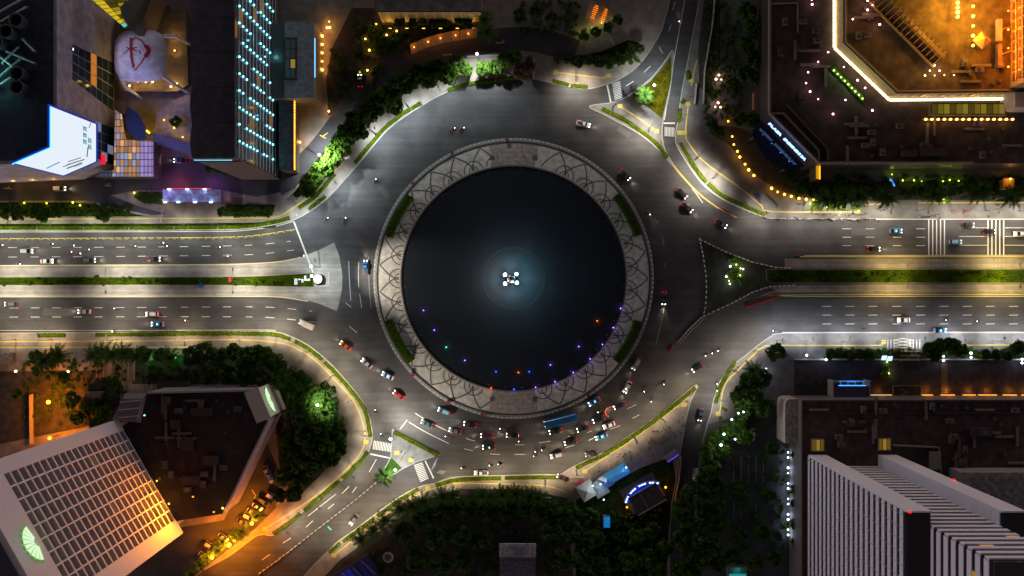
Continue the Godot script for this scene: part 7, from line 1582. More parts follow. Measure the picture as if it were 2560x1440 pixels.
	# unshielded sodium lamps
	var sod := [["brightest twin sodium lamp in the middle of the forecourt divider", 573, 1362, 620.0, 0.75], ["sodium lamp at the lower end of the forecourt divider", 531, 1393, 420.0, 0.55], ["sodium lamp at the upper end of the forecourt divider", 630, 1308, 420.0, 0.6], ["sodium lamp over the dark left garden", 122, 1005, 380.0, 0.65], ["small sodium lamp beside the lattice tower top", 125, 1095, 200.0, 0.5]]
	for s in sod:
		var at := u(s[1], s[2], 8.0) * Vector3(1, 0, 1) + Y
		var t := thing("sodium_lamp", s[0], "street lamp", at, 0, "orange sodium lamps")
		var b := MB.new(); b.tube(Vector3.ZERO, Vector3(0, 7.6, 0), 0.1, 0.07, 8); obj("pole", b.mesh(), mat(Color(0.08, 0.08, 0.08), 0.5, 0.5), t)
		b = MB.new(); b.lathe(Vector3(0, 7.6, 0), [[0.2, 0.0], [s[4], 0.3], [s[4], 0.75], [s[4] * 0.5, 1.0], [0.0, 1.05]], 10); obj("lamp_globe", b.mesh(), glow(Color(1.0, 0.58, 0.12), 9.0), t)
		omni(t, Vector3(0, 9.3, 0), Color(1.0, 0.54, 0.08), s[3] * 0.45, 0.4)
		spot(t, Vector3(0, 7.3, 0), Vector3.DOWN, Color(1.0, 0.54, 0.08), s[3] * 0.9, 80.0, 0.3, 0.4)
	# white bollard lamps down the car park and by the eastern trees
	for i in 12:
		var at := u(1967, 1129 + (i / 2) * 38.5 + (i % 2) * 13)
		small_lamp("bluish white car park lamp, %s down the line beside the white hotel" % nth(i), at + Y, Color(0.8, 0.88, 1.0), 9.0, 4.0, 0.32, "white lamps beside the white hotel")
	var wl := [[1911, 921], [1909, 933], [2012, 887], [2060, 890], [2060, 898], [2352, 890], [2352, 900], [2420, 882], [2420, 892], [2547, 897], [2547, 906], [1828, 1023], [1812, 1038], [1840, 1020], [1793, 1074], [1786, 1100], [1820, 1086]]
	wl = sorted_by(wl, 0)
	for i in wl.size():
		small_lamp("white tree lamp, %s from the left among the eastern trees" % nth(i), u(wl[i][0], wl[i][1]) + Y, Color(0.85, 0.9, 1.0), 9.0, 16.0 if wl[i][0] < 1850 else 5.0, 0.36, "white lamps among the eastern trees", "lantern", 1.4 if wl[i][0] > 1850 else 8.6)
	var isl := [[1823, 666], [1855, 673], [1813, 692], [1822, 710]]
	for i in 4:
		small_lamp("violet-white ground lamp, %s of four in the dark eastern island" % nth(i), u(isl[i][0], isl[i][1]) + Y, Color(0.85, 0.8, 1.0), 9.0, 4.0, 0.34, "lamps of the dark eastern island")
	for i in 6:
		small_lamp("yellow garden lamp, %s from the left in the west verge" % nth(i), u([66, 122, 187, 205, 340, 412][i], [508, 509, 507, 514, 483, 501][i]) + Y, Color(1.0, 0.85, 0.2), 6.0, 4.0, 0.28, "yellow lamps of the west verge")

# ---------- vehicles ----------
func car_meshes(kind: String) -> Dictionary:
	var key := "car" + kind
	if shared.has(key): return shared[key]
	var d := {}
	# [x, half width, sill, belt]; forward is +x
	var st: Array; var cab: Array; var L := 2.2
	match kind:
		"van": st = [[-2.2, 0.72, 0.35, 0.9], [-2.1, 0.84, 0.26, 1.0], [-1.0, 0.87, 0.24, 1.02], [1.1, 0.87, 0.24, 0.98], [1.9, 0.82, 0.26, 0.86], [2.2, 0.62, 0.36, 0.72]]; cab = [[-2.1, 0.80, 0.72], [-1.85, 0.80, 0.70], [0.5, 0.80, 0.70], [1.35, 0.80, 0.02]]
		"pickup": st = [[-2.5, 0.80, 0.45, 0.9], [-2.4, 0.88, 0.35, 0.98], [-0.5, 0.9, 0.32, 1.0], [1.2, 0.9, 0.32, 1.0], [2.1, 0.86, 0.34, 0.95], [2.5, 0.68, 0.42, 0.8]]; cab = [[-0.7, 0.82, 0.02], [-0.45, 0.82, 0.66], [0.7, 0.82, 0.66], [1.3, 0.82, 0.02]]; L = 2.5
		_: st = [[-2.25, 0.66, 0.38, 0.82], [-2.1, 0.82, 0.27, 0.9], [-1.0, 0.87, 0.24, 0.93], [0.9, 0.87, 0.24, 0.93], [1.85, 0.83, 0.26, 0.82], [2.25, 0.6, 0.36, 0.66]]; cab = [[-1.75, 0.78, 0.02], [-1.0, 0.78, 0.52], [0.35, 0.78, 0.54], [1.1, 0.78, 0.02]]; L = 2.25
	var rings := []
	for s in st:
		var w: float = s[1]; var y0: float = s[2]; var y1: float = s[3]; var ym := lerpf(y0, y1, 0.55)
		rings.append([Vector3(s[0], y0, w * 0.92), Vector3(s[0], y0, -w * 0.92), Vector3(s[0], ym, -w), Vector3(s[0], y1 - 0.05, -w * 0.96), Vector3(s[0], y1, -w * 0.84), Vector3(s[0], y1, w * 0.84), Vector3(s[0], y1 - 0.05, w * 0.96), Vector3(s[0], ym, w)])
	var b := MB.new(); b.loft(rings); d.body = b.mesh()
	var belt: float = st[2][3] - 0.02
	rings = []
	for s in cab:
		var w: float = s[1]; var k := 0.84 if s[2] > 0.1 else 0.95
		rings.append([Vector3(s[0], belt, w), Vector3(s[0], belt, -w), Vector3(s[0], belt + s[2], -w * k), Vector3(s[0], belt + s[2], w * k)])
	b = MB.new(); b.loft(rings); d.glass = b.mesh()
	b = MB.new()
	var x0: float = cab[1][0] + 0.05; var x1: float = cab[2][0] - 0.05; var yr: float = belt + cab[1][2]
	b.box(Vector3((x0 + x1) / 2, yr + 0.03, 0), Vector3(x1 - x0, 0.06, 1.26)); b.box(Vector3((x0 + x1) / 2, yr + 0.07, 0), Vector3(x1 - x0 - 0.3, 0.03, 1.0)); d.roof = b.mesh()
	b = MB.new(); b.tube(Vector3(0, 0, -0.1), Vector3(0, 0, 0.1), 0.32, 0.32, 12); d.tyre = b.mesh()
	b = MB.new(); b.tube(Vector3(0, 0, -0.11), Vector3(0, 0, 0.11), 0.2, 0.2, 10); d.rim = b.mesh()
	d.L = L; d.y = st[-2][3]; d.yb = st[1][3]; d.roof_y = yr + 0.1
	shared[key] = d
	return d

func car(label: String, px: float, py: float, deg: float, kind: String, c: Color, lights := 1.0, taxi := false) -> Node3D:
	var d := car_meshes(kind)
	var t := thing({"van": "minivan", "pickup": "pickup_truck"}.get(kind, "car"), label, {"van": "minivan", "pickup": "pickup truck"}.get(kind, "car"), u(px, py) + Vector3(0, 0.004, 0), -deg_to_rad(deg), "cars in traffic")
	var pm := paint(c)
	obj("body", d.body, pm, t); obj("windows", d.glass, mat(Color(0.015, 0.017, 0.02), 0.08), t); obj("roof", d.roof, pm, t)
	var L: float = d.L
	for x in [-L + 0.85, L - 0.85]:
		for z in [-0.78, 0.78]:
			var w := obj("wheel", d.tyre, mat(Color(0.018, 0.018, 0.018), 0.9), t, Vector3(x, 0.32, z)); obj("rim", d.rim, mat(Color(0.35, 0.35, 0.36), 0.35, 0.8), w)
	for z in [-0.52, 0.52]:
		obj("headlight", boxm(Vector3(0.34, 0.16, 0.34)), glow(Color(1.0, 0.95, 0.88), 9.0 * lights), t, Vector3(L - 0.2, d.y - 0.1, z)); obj("taillight", boxm(Vector3(0.2, 0.2, 0.4)), glow(Color(1.0, 0.02, 0.03), 1.3 * lights), t, Vector3(-L + 0.12, d.yb - 0.05, z * 1.15))
	if kind == "pickup": obj("cargo_bed", boxm(Vector3(1.6, 0.04, 1.3)), mat(Color(0.05, 0.05, 0.05), 0.8), t, Vector3(-1.5, 1.01, 0))
	if taxi: obj("taxi_sign_light", boxm(Vector3(0.3, 0.16, 0.6)), glow(Color(0.7, 0.95, 1.0), 2.5), t, Vector3(-0.2, d.roof_y + 0.08, 0))
	if lights > 0.2:
		spot(t, Vector3(L + 0.15, 0.7, 0), Vector3(1, -0.11, 0), Color(1.0, 0.92, 0.8), 30.0 * lights, 32.0, 0.3, 0.8)
		omni(t, Vector3(-L - 0.35, 0.7, 0), Color(1.0, 0.06, 0.05), 0.35 * lights, 0.2)
	return t

func build_vehicles() -> void:
	var black := Color(0.012, 0.012, 0.015); var white := Color(0.7, 0.7, 0.68); var silver := Color(0.4, 0.41, 0.42); var grey := Color(0.12, 0.12, 0.13); var blue := Color(0.03, 0.25, 0.5); var red := Color(0.35, 0.012, 0.012); var sky := Color(0.2, 0.45, 0.62); var teal := Color(0.03, 0.09, 0.1); var orange := Color(0.5, 0.09, 0.015)
	var list := [
		["silver minivan, leftmost car on the upper west carriageway", 70, 628, 0, "van", silver], ["white car behind the dark sedan on the upper west carriageway", 120, 653, 0, "car", white], ["dark grey sedan in the median lane of the upper west carriageway", 226, 651, 0, "van", grey], ["black sedan, rightmost car on the upper west carriageway", 387, 648, 0, "car", black],
		["grey van with red tail lights at the far left edge", 30, 760, 180, "van", grey], ["silver sedan alone in the middle lane of the lower west carriageway", 213, 779, 180, "car", silver], ["white minivan just above the blue taxi", 382, 785, 180, "van", white], ["blue taxi on the lower west carriageway", 396, 810, 180, "car", blue, 1.0, true],
		["orange-red car leaving the roundabout westward", 865, 864, 214, "car", orange], ["silver saloon behind the orange-red car", 918, 908, 218, "car", silver], ["white and blue car behind the silver saloon", 970, 939, 205, "car", Color(0.45, 0.55, 0.75), 1.0, true], ["bright red hatchback below the lower left hedge of the ring", 998, 987, 212, "car", red], ["blue pickup beside the left rim of the fountain ring", 915, 668, 270, "pickup", Color(0.02, 0.12, 0.4)],
		["pale blue minivan hugging the ring at the lower left", 1110, 1027, 200, "van", sky], ["dark teal car between the two long lane lines", 1068, 1058, 202, "car", teal], ["dark car with bright headlights behind the teal car", 1138, 1076, 192, "car", grey], ["black car nearest the bottom left of the ring", 1175, 1060, 190, "car", black], ["dark red car in the middle of the southern traffic", 1217, 1088, 180, "car", Color(0.1, 0.01, 0.02)], ["black car below the dark red car", 1222, 1117, 180, "car", black, 1.0, true], ["black car right of the dark red car", 1281, 1087, 180, "van", black], ["white pickup by the southern hedge", 1203, 1181, 180, "pickup", white, 0.4],
		["black car beside the long blue bus", 1388, 1077, 168, "car", black], ["blue taxi close to the ring on the lower right", 1485, 1003, 150, "car", blue, 1.0, true], ["black car right of the blue bus", 1496, 1047, 158, "car", black], ["black car between the bus and the white hatchback", 1457, 1070, 160, "car", black], ["white hatchback above the bright blue taxi", 1522, 1062, 160, "car", white], ["bright blue taxi nearest the crowded plaza", 1503, 1090, 160, "car", Color(0.04, 0.36, 0.6), 1.0, true], ["black sedan behind the white-grey minivan", 1426, 1104, 165, "car", black], ["white-grey minivan by the southern lamp pools", 1391, 1137, 166, "van", silver], ["black sedan beside the straight hedge", 1478, 1134, 172, "car", black, 0.25], ["dark car ahead of the ring of red cones", 1548, 1013, 155, "car", black], ["white sedan coming down the right of the ring", 1568, 967, 118, "car", white], ["silver minivan beside the lower right ring hedge", 1590, 910, 122, "van", silver, 0.4], ["black car turning in from the east arm", 1743, 918, 145, "car", black], ["dark car going down the lower right side street", 1750, 1036, 98, "car", Color(0.03, 0.05, 0.09), 0.5], ["dark car leaving the plaza gap by the southern hedge", 1407, 1193, 200, "car", Color(0.05, 0.02, 0.02), 0.5],
		["white pickup on the upper right of the roundabout", 1458, 311, 15, "pickup", white], ["black car with long beams at the top right of the ring", 1562, 438, 45, "car", black], ["black car entering the right exit, upper one", 1704, 484, 44, "car", black], ["black car entering the right exit, lower one", 1717, 519, 40, "car", black], ["dark car heading into the east arm", 1801, 560, 28, "car", black], ["dark car coming down the right side of the ring", 1659, 746, 92, "car", black],
		["blue taxi, left one on the upper east carriageway", 2237, 578, 0, "car", blue, 0.6, true], ["light blue minivan between the two zebra crossings", 2386, 605, 0, "van", sky, 0.4], ["black car in the top lane between the zebra crossings", 2417, 563, 0, "car", black, 0.7], ["black car on the right zebra crossing", 2470, 579, 0, "car", black, 0.8], ["white car with red ends at the right edge", 2547, 585, 180, "car", white, 0.9], ["black car in the median lane of the upper east carriageway", 2182, 623, 0, "car", black],
		["white sedan on the lower east carriageway", 2257, 800, 180, "car", white, 0.7], ["blue taxi at the kerb of the lower east carriageway", 2348, 826, 0, "car", blue, 0.8, true],
		["white van on the purple forecourt road", 152, 472, 0, "van", white, 0.8], ["black car in the purple forecourt below the courtyard", 452, 402, 180, "car", black, 0.6], ["black car waiting on the dark garden drive", 901, 203, 268, "car", black], ["dark car on the lower left road", 886, 1298, 128, "car", grey, 0.5], ["white van parked in the shade of the side street", 1738, 1186, 100, "van", white, 0.0], ["grey car parked in the dark car park", 1880, 1086, 90, "car", silver, 0.0],
	]
	for a in list:
		car(a[0], a[1], a[2], a[3], a[4], a[5], a[6] if a.size() > 6 else 1.0, a.size() > 7)
	var parked := [[681, 1240, 30], [646, 1266, 35], [624, 1290, 28], [608, 1303, 28], [662, 1252, 32], [633, 1278, 30], [561, 1342, 35], [528, 1362, 30], [512, 1388, 30], [668, 1178, 70], [676, 1192, 70]]
	parked = sorted_by(parked, 0, true)
	for i in parked.size():
		car("parked car under the sodium lamps, %s from the right" % nth(i), parked[i][0], parked[i][1], parked[i][2], "car" if i % 3 else "van", [white, silver, Color(0.5, 0.48, 0.42), grey][i % 4], 0.0)
		get_child(get_child_count() - 1).position.y = 0.142
	# bus
	var t := thing("city_bus", "long blue city bus at the bottom right of the ring", "bus", u(1401, 1050), -deg_to_rad(166), "")
	var b := MB.new()
	var rr := []
	for s in [[-5.8, 0.95], [-5.7, 1.0], [5.5, 1.0], [5.8, 0.93]]:
		var w: float = 1.22 * s[1]
		rr.append([Vector3(s[0], 0.35, w), Vector3(s[0], 0.35, -w), Vector3(s[0], 2.8, -w), Vector3(s[0], 3.0, -w * 0.86), Vector3(s[0], 3.0, w * 0.86), Vector3(s[0], 2.8, w)])
	b.loft(rr); obj("body", b.mesh(), paint(Color(0.015, 0.14, 0.36)), t)
	for z in [-1.23, 1.23]:
		for i in 7: obj("window", boxm(Vector3(1.35, 0.9, 0.04)), mat(Color(0.015, 0.017, 0.02), 0.1), t, Vector3(-4.6 + i * 1.5, 2.0, z))
	obj("windscreen", boxm(Vector3(0.06, 1.3, 2.0)), mat(Color(0.015, 0.017, 0.02), 0.1), t, Vector3(5.79, 1.9, 0)); obj("roof_unit", boxm(Vector3(2.6, 0.28, 1.5)), paint(Color(0.02, 0.12, 0.3)), t, Vector3(-1.5, 3.13, 0)); obj("roof_hatch", boxm(Vector3(0.8, 0.12, 0.8)), paint(Color(0.02, 0.12, 0.3)), t, Vector3(2.6, 3.06, 0))
	for x in [-3.6, 3.6]:
		for z in [-1.1, 1.1]: obj("wheel", car_meshes("car").tyre, mat(Color(0.018, 0.018, 0.018), 0.9), t, Vector3(x, 0.45, z), Basis.IDENTITY.scaled(Vector3(1.4, 1.4, 1.3)))
	for z in [-0.9, 0.9]: obj("headlight", boxm(Vector3(0.2, 0.25, 0.35)), glow(Color(1.0, 0.95, 0.88), 8.0), t, Vector3(5.75, 0.8, z)); obj("taillight", boxm(Vector3(0.12, 0.3, 0.25)), glow(Color(1.0, 0.02, 0.03), 2.0), t, Vector3(-5.82, 1.0, z))
	spot(t, Vector3(6.1, 0.8, 0), Vector3(1, -0.12, 0), Color(1.0, 0.9, 0.75), 12.0, 32.0, 0.3, 0.8)
	# box truck
	t = thing("box_truck", "white box truck leaving the roundabout to the west", "truck", u(769, 811), -deg_to_rad(203), "")
	obj("cargo_box", boxm(Vector3(3.6, 2.0, 1.95)), paint(Color(0.6, 0.57, 0.5)), t, Vector3(-1.0, 1.9, 0)); obj("chassis", boxm(Vector3(5.4, 0.3, 0.9)), mat(Color(0.03, 0.03, 0.03), 0.8), t, Vector3(0, 0.7, 0))
	b = MB.new(); b.loft([[Vector3(0.95, 0.6, 0.9), Vector3(0.95, 0.6, -0.9), Vector3(0.95, 2.2, -0.82), Vector3(0.95, 2.2, 0.82)], [Vector3(2.2, 0.6, 0.9), Vector3(2.2, 0.6, -0.9), Vector3(2.2, 2.2, -0.82), Vector3(2.2, 2.2, 0.82)], [Vector3(2.8, 0.6, 0.86), Vector3(2.8, 0.6, -0.86), Vector3(2.75, 1.3, -0.84), Vector3(2.75, 1.3, 0.84)]]); obj("cab", b.mesh(), paint(white), t)
	for x in [-1.7, 1.9]:
		for z in [-0.82, 0.82]: obj("wheel", car_meshes("car").tyre, mat(Color(0.018, 0.018, 0.018), 0.9), t, Vector3(x, 0.38, z), Basis.IDENTITY.scaled(Vector3.ONE * 1.2))
	for z in [-0.7, 0.7]: obj("headlight", boxm(Vector3(0.16, 0.2, 0.3)), glow(Color(1.0, 0.92, 0.8), 7.0), t, Vector3(2.82, 0.85, z)); obj("taillight", boxm(Vector3(0.08, 0.2, 0.3)), glow(Color(1.0, 0.02, 0.03), 1.5), t, Vector3(-2.84, 1.0, z))
	spot(t, Vector3(3.0, 0.8, 0), Vector3(1, -0.12, 0), Color(1.0, 0.88, 0.7), 11.0, 32.0, 0.3, 0.8)
	build_bikes()

func bike_meshes() -> Dictionary:
	if shared.has("bike"): return shared.bike
	var d := {}
	var b := MB.new(); b.loft([[Vector3(-0.75, 0.62, 0.08), Vector3(-0.75, 0.62, -0.08), Vector3(-0.75, 0.78, -0.06), Vector3(-0.75, 0.78, 0.06)], [Vector3(-0.3, 0.38, 0.15), Vector3(-0.3, 0.38, -0.15), Vector3(-0.3, 0.72, -0.13), Vector3(-0.3, 0.72, 0.13)], [Vector3(0.15, 0.3, 0.13), Vector3(0.15, 0.3, -0.13), Vector3(0.15, 0.55, -0.12), Vector3(0.15, 0.55, 0.12)], [Vector3(0.5, 0.5, 0.17), Vector3(0.5, 0.5, -0.17), Vector3(0.5, 0.95, -0.16), Vector3(0.5, 0.95, 0.16)]]); d.body = b.mesh()
	b = MB.new(); b.box(Vector3(-0.3, 0.78, 0), Vector3(0.75, 0.1, 0.26)); b.box(Vector3(-0.55, 0.83, 0), Vector3(0.25, 0.05, 0.22)); d.seat = b.mesh()
	b = MB.new(); b.tube(Vector3(0.42, 1.0, -0.34), Vector3(0.42, 1.0, 0.34), 0.025, 0.025, 6); b.tube(Vector3(0.42, 1.0, 0), Vector3(0.6, 0.35, 0), 0.05, 0.04, 6); d.handlebar = b.mesh()
	b = MB.new(); b.tube(Vector3(0, 0, -0.055), Vector3(0, 0, 0.055), 0.28, 0.28, 12); d.wheel = b.mesh()
	shared.bike = d
	return d

func bike(label: String, px: float, py: float, deg: float, c: Color, on: bool, group: String, y := 0.004) -> Node3D:
	var d := bike_meshes()
	var t := thing("motorcycle", label, "motorcycle", u(px, py) + Vector3(0, y, 0), -deg_to_rad(deg), group)
	obj("body", d.body, paint(c), t); obj("seat", d.seat, mat(Color(0.02, 0.02, 0.02), 0.7), t); obj("handlebar", d.handlebar, mat(Color(0.1, 0.1, 0.1), 0.4, 0.7), t)
	for x in [-0.6, 0.62]: obj("wheel", d.wheel, mat(Color(0.018, 0.018, 0.018), 0.9), t, Vector3(x, 0.28, 0))
	obj("headlight", boxm(Vector3(0.16, 0.16, 0.22)), glow(Color(1.0, 0.96, 0.9), 14.0) if on else mat(Color(0.4, 0.4, 0.4), 0.2), t, Vector3(0.62, 0.88, 0)); obj("taillight", boxm(Vector3(0.08, 0.1, 0.18)), glow(Color(1.0, 0.02, 0.03), 3.0) if on else mat(Color(0.2, 0.01, 0.01), 0.4), t, Vector3(-0.8, 0.72, 0))
	if on: spot(t, Vector3(0.8, 0.88, 0), Vector3(1, -0.16, 0), Color(0.95, 0.97, 1.0), 6.0, 28.0, 0.2, 0.8)
	return t

func build_bikes() -> void:
	var cols := [Color(0.02, 0.02, 0.022), Color(0.25, 0.01, 0.012), Color(0.02, 0.05, 0.2), Color(0.3, 0.3, 0.3)]
	var riding := [
		["on the upper west carriageway", [[6, 613, 0], [131, 610, 0], [184, 614, 0], [178, 630, 0], [200, 634, 0], [222, 624, 0], [337, 615, 0], [407, 607, 0], [416, 615, 0], [50, 660, 0], [548, 618, 0], [567, 641, 0], [757, 641, -25]]],
		["on the lower west carriageway", [[293, 771, 180], [470, 801, 180], [288, 828, 180]]],
		["in the upper half of the roundabout", [[938, 452, 305], [862, 548, 320], [817, 547, 330], [1133, 322, 345], [1156, 321, 350], [1622, 533, 60]]],
		["in the lower traffic of the roundabout", [[1254, 1071, 180], [1301, 1103, 180], [1250, 1160, 185], [1228, 1163, 185], [1118, 1091, 195], [1158, 1170, 185], [1342, 1128, 175], [1358, 1124, 172], [1338, 1139, 172], [1612, 975, 125], [1630, 1000, 130], [1661, 957, 130], [1498, 1028, 150], [940, 1028, 260], [953, 1088, 270]]],
		["at the right mouth of the roundabout", [[1766, 887, 150], [1783, 881, 150], [1798, 875, 155], [1935, 827, 190], [1697, 60, 270], [2366, 800, 180], [2444, 803, 180], [1792, 955, 100], [1792, 972, 95]]],
	]
	for r in riding:
		r[1] = sorted_by(r[1], 0)
		for i in r[1].size():
			var a: Array = r[1][i]
			var word: String = "%s motorcycle %s, counted from the left" % [nth(i), r[0]]
			var t := bike(word, a[0], a[1], a[2], cols[(i + int(a[0])) % 4], true, "ridden motorcycles")
			person("rider on the %s motorcycle %s" % [nth(i), r[0]], t.position + Vector3.UP * 0.0, t.rotation.y, i + int(a[1]), "rider", "riders on motorcycles")
	var k := 0
	var rowb := []
	for i in 30: rowb.append([1938 + i * 8.8 + rng.randf_range(-2, 2), 549 + rng.randf_range(-4, 4), rng.randf_range(150, 215)])
	for i in 9: rowb.append([2035 + i * 16 + rng.randf_range(-4, 4), 537 + rng.randf_range(-2, 2), rng.randf_range(160, 200)])
	for i in 12: rowb.append([2296 + i * 4.5, 536 + rng.randf_range(-3, 11), rng.randf_range(130, 200)])
	for i in 7: rowb.append([1915 + i * 4.0, 490 + i * 4.2, rng.randf_range(35, 60)])
	for a in [[1875, 532, 200], [1890, 537, 200], [1910, 545, 190], [1886, 490, 40], [1862, 507, 30], [1998, 512, 10], [2010, 508, 80]]: rowb.append(a)
	for a in rowb:
		bike("parked dark motorcycle standing on the upper right pavement edge", a[0], a[1], a[2], cols[k % 4] * 0.6, false, "parked motorcycles on the upper right pavement", 0.135 if a[1] < 546 else 0.004); k += 1

# ---------- people ----------
func person_mesh(v: int) -> Dictionary:
	var key := "person%d" % v
	if shared.has(key): return shared[key]
	var d := {}
	var b := []
	var V := func(x: float, y: float, z: float) -> Vector3: return Vector3(x, y, z)
	var hands := []; var head := Vector3(0.03, 1.62, 0)
	if v == 2:      # seated rider, arms forward to the handlebar
		head = Vector3(-0.12, 1.5, 0)
		b = [[V.call(-0.28, 0.92, 0), V.call(-0.2, 1.25, 0), 0.15, 0.17], [V.call(-0.2, 1.25, 0), V.call(-0.15, 1.38, 0), 0.09, 0.06], [head, head + Vector3(0.01, 0.06, 0), 0.1, 0.105], [head + Vector3(0.1, 0.0, 0), head + Vector3(0.12, -0.02, 0), 0.02, 0.018]]
		for s in [-1.0, 1.0]:
			b += [[V.call(-0.28, 0.9, s * 0.09), V.call(0.12, 0.8, s * 0.17), 0.1, 0.07], [V.call(0.12, 0.8, s * 0.17), V.call(0.05, 0.38, s * 0.16), 0.065, 0.045], [V.call(0.05, 0.36, s * 0.16), V.call(0.2, 0.34, s * 0.16), 0.045, 0.035], [V.call(-0.18, 1.28, s * 0.2), V.call(0.08, 1.08, s * 0.27), 0.06, 0.045], [V.call(0.08, 1.08, s * 0.27), V.call(0.36, 1.03, s * 0.3), 0.042, 0.03]]
			hands.append([V.call(0.4, 1.03, s * 0.3), s, V.call(1, -0.3, 0)])
	else:
		var step := 0.0 if v == 0 else 0.22
		b = [[V.call(0, 0.95, 0), V.call(0, 1.32, 0), 0.15, 0.17], [V.call(0, 1.34, 0), V.call(0.02, 1.5, 0), 0.08, 0.055], [head, head + Vector3(0.01, 0.07, 0), 0.095, 0.1], [head + Vector3(0.1, 0.02, 0), head + Vector3(0.12, 0.0, 0), 0.02, 0.018]]
		for s in [-1.0, 1.0]:
			b += [[V.call(0, 0.92, s * 0.09), V.call(s * step, 0.5, s * 0.1), 0.1, 0.065], [V.call(s * step, 0.5, s * 0.1), V.call(s * step * 1.3 - 0.05, 0.09, s * 0.1), 0.06, 0.042], [V.call(s * step * 1.3 - 0.05, 0.05, s * 0.1), V.call(s * step * 1.3 + 0.13, 0.04, s * 0.11), 0.045, 0.035], [V.call(0, 1.38, s * 0.19), V.call(-s * step * 0.7, 1.1, s * 0.25), 0.06, 0.045], [V.call(-s * step * 0.7, 1.1, s * 0.25), V.call(-s * step + 0.08, 0.86, s * 0.25), 0.042, 0.03]]
			hands.append([V.call(-s * step + 0.09, 0.83, s * 0.25), s, V.call(0.2, -1, 0)])
	d.body = body(b, 0.045)
	var h := MB.new()
	for q in hands:
		var dir: Vector3 = q[2].normalized(); var side := dir.cross(Vector3(0, 0, 1)).normalized()
		h.tube(q[0], q[0] + dir * 0.08, 0.032, 0.04, 6)
		for i in 4: h.tube(q[0] + dir * 0.08 + side * (i - 1.5) * 0.02, q[0] + dir * (0.145 + 0.012 * (i % 3)) + side * (i - 1.5) * 0.022 + Vector3(0, -0.012, 0), 0.011, 0.008, 5)
		h.tube(q[0] + dir * 0.03 + side * 0.035, q[0] + dir * 0.07 + side * 0.075, 0.012, 0.009, 5)
	d.hands = h.mesh()
	h = MB.new(); h.lathe(head + Vector3(-0.015, 0.02, 0), [[0.115, 0.0], [0.122, 0.05], [0.105, 0.11], [0.055, 0.15], [0.0, 0.16]], 12); d.hair = h.mesh(true)
	h = MB.new(); var c0: Vector3 = b[0][0]; var c1: Vector3 = b[0][1]
	h.lathe(Vector3.ZERO, [[0.175, 0.0], [0.19, 0.2], [0.205, 0.38], [0.15, 0.47], [0.07, 0.5]], 12); d.shirt = h.mesh(true); d.shirt_at = c0 - Vector3(0, 0.03, 0); d.lean = (c1 - c0).normalized()
	shared[key] = d
	return d

func person(label: String, at: Vector3, turn: float, seed_: int, pose := "stand", group := "people on the plaza") -> void:
	var d := person_mesh({"stand": 0, "walk": 1, "rider": 2}[pose])
	var t := thing("person", label, "person", at, turn, group)
	var cloth := [Color(0.02, 0.02, 0.025), Color(0.03, 0.035, 0.07), Color(0.06, 0.05, 0.045), Color(0.05, 0.02, 0.02)]
	var tops := [Color(0.3, 0.3, 0.3), Color(0.04, 0.05, 0.1), Color(0.25, 0.03, 0.03), Color(0.02, 0.02, 0.02), Color(0.08, 0.2, 0.12), Color(0.45, 0.43, 0.4)]
	obj("figure", d.body, mat(cloth[seed_ % 4], 0.9), t); obj("hands", d.hands, mat(Color(0.25, 0.14, 0.09), 0.7), t)
	obj("hair" if pose != "rider" else "helmet", d.hair, mat(Color(0.012, 0.01, 0.01), 0.5) if pose != "rider" else paint([Color(0.02, 0.02, 0.02), Color(0.3, 0.3, 0.3), Color(0.2, 0.01, 0.01)][seed_ % 3]), t)
	var z := Vector3(0, 0, 1); var x: Vector3 = d.lean.cross(z).normalized()
	obj("shirt", d.shirt, mat(tops[seed_ % 6], 0.85), t, d.shirt_at, Basis(x, d.lean, z) * Basis.IDENTITY.scaled(Vector3(0.8, 1, 1.05)))

func build_people() -> void:
	var k := 0
	for i in 58:
		var s := rng.randf(); var q := Vector2(1480, 1172).lerp(Vector2(1712, 1030), s) + Vector2(rng.randf_range(-6, 34), rng.randf_range(0, 44)) * (1.0 if s > 0.3 else 0.5)
		person("person standing in the crowd on the southern plaza", u(q.x, q.y) + Vector3(0, 0.13, 0), rng.randf() * TAU, k, "stand" if i % 3 else "walk", "crowd on the southern plaza"); k += 1
	var spots := [["person standing on the top terrace of the fountain ring", 1305, 379, 0.4], ["person by the dark hatch on the top terrace", 1243, 391, 0.4], ["person walking at the tip of the upper right island", 1538, 262, 0.13], ["person waiting on the upper right island by the hedge", 1532, 277, 0.13], ["person on the upper right island beside the hedge end", 1621, 330, 0.13], ["person walking on the northern street pavement", 1725, 243, 0.13], ["person in dark clothes by the left crosswalk", 964, 1084, 0.13], ["person on the small southern island near its lamp", 1005, 1128, 0.13], ["person at the tip of the small southern island", 985, 1098, 0.13], ["person near the yellow pad of the small southern island", 1033, 1143, 0.13], ["person on the lower left bend pavement", 879, 960, 0.13], ["person at the right street corner hedge", 1843, 918, 0.13], ["left of two people crossing near the lower east kerb", 2153, 822, 0.0], ["right of two people crossing near the lower east kerb", 2160, 822, 0.0], ["person walking on the western apron beside the totem", 789, 652, 0.01], ["person by the lower right pads near the plaza tip", 1716, 1002, 0.13], ["person walking under the arc lamps at the upper left", 943, 335, 0.13], ["person in pale shirt on the upper arc pavement", 938, 322, 0.13], ["person by the southern hedge lamp", 1250, 1207, 0.13], ["left of two people on the upper east pavement", 2484, 512, 0.13], ["right of two people on the upper east pavement", 2490, 514, 0.13], ["person in yellow light beside the right zebra crossing", 2468, 541, 0.13]]
	for a in spots:
		person(a[0], u(a[1], a[2]) + Vector3(0, a[3], 0), rng.randf() * TAU, k, "walk" if k % 2 else "stand", "people on foot"); k += 1

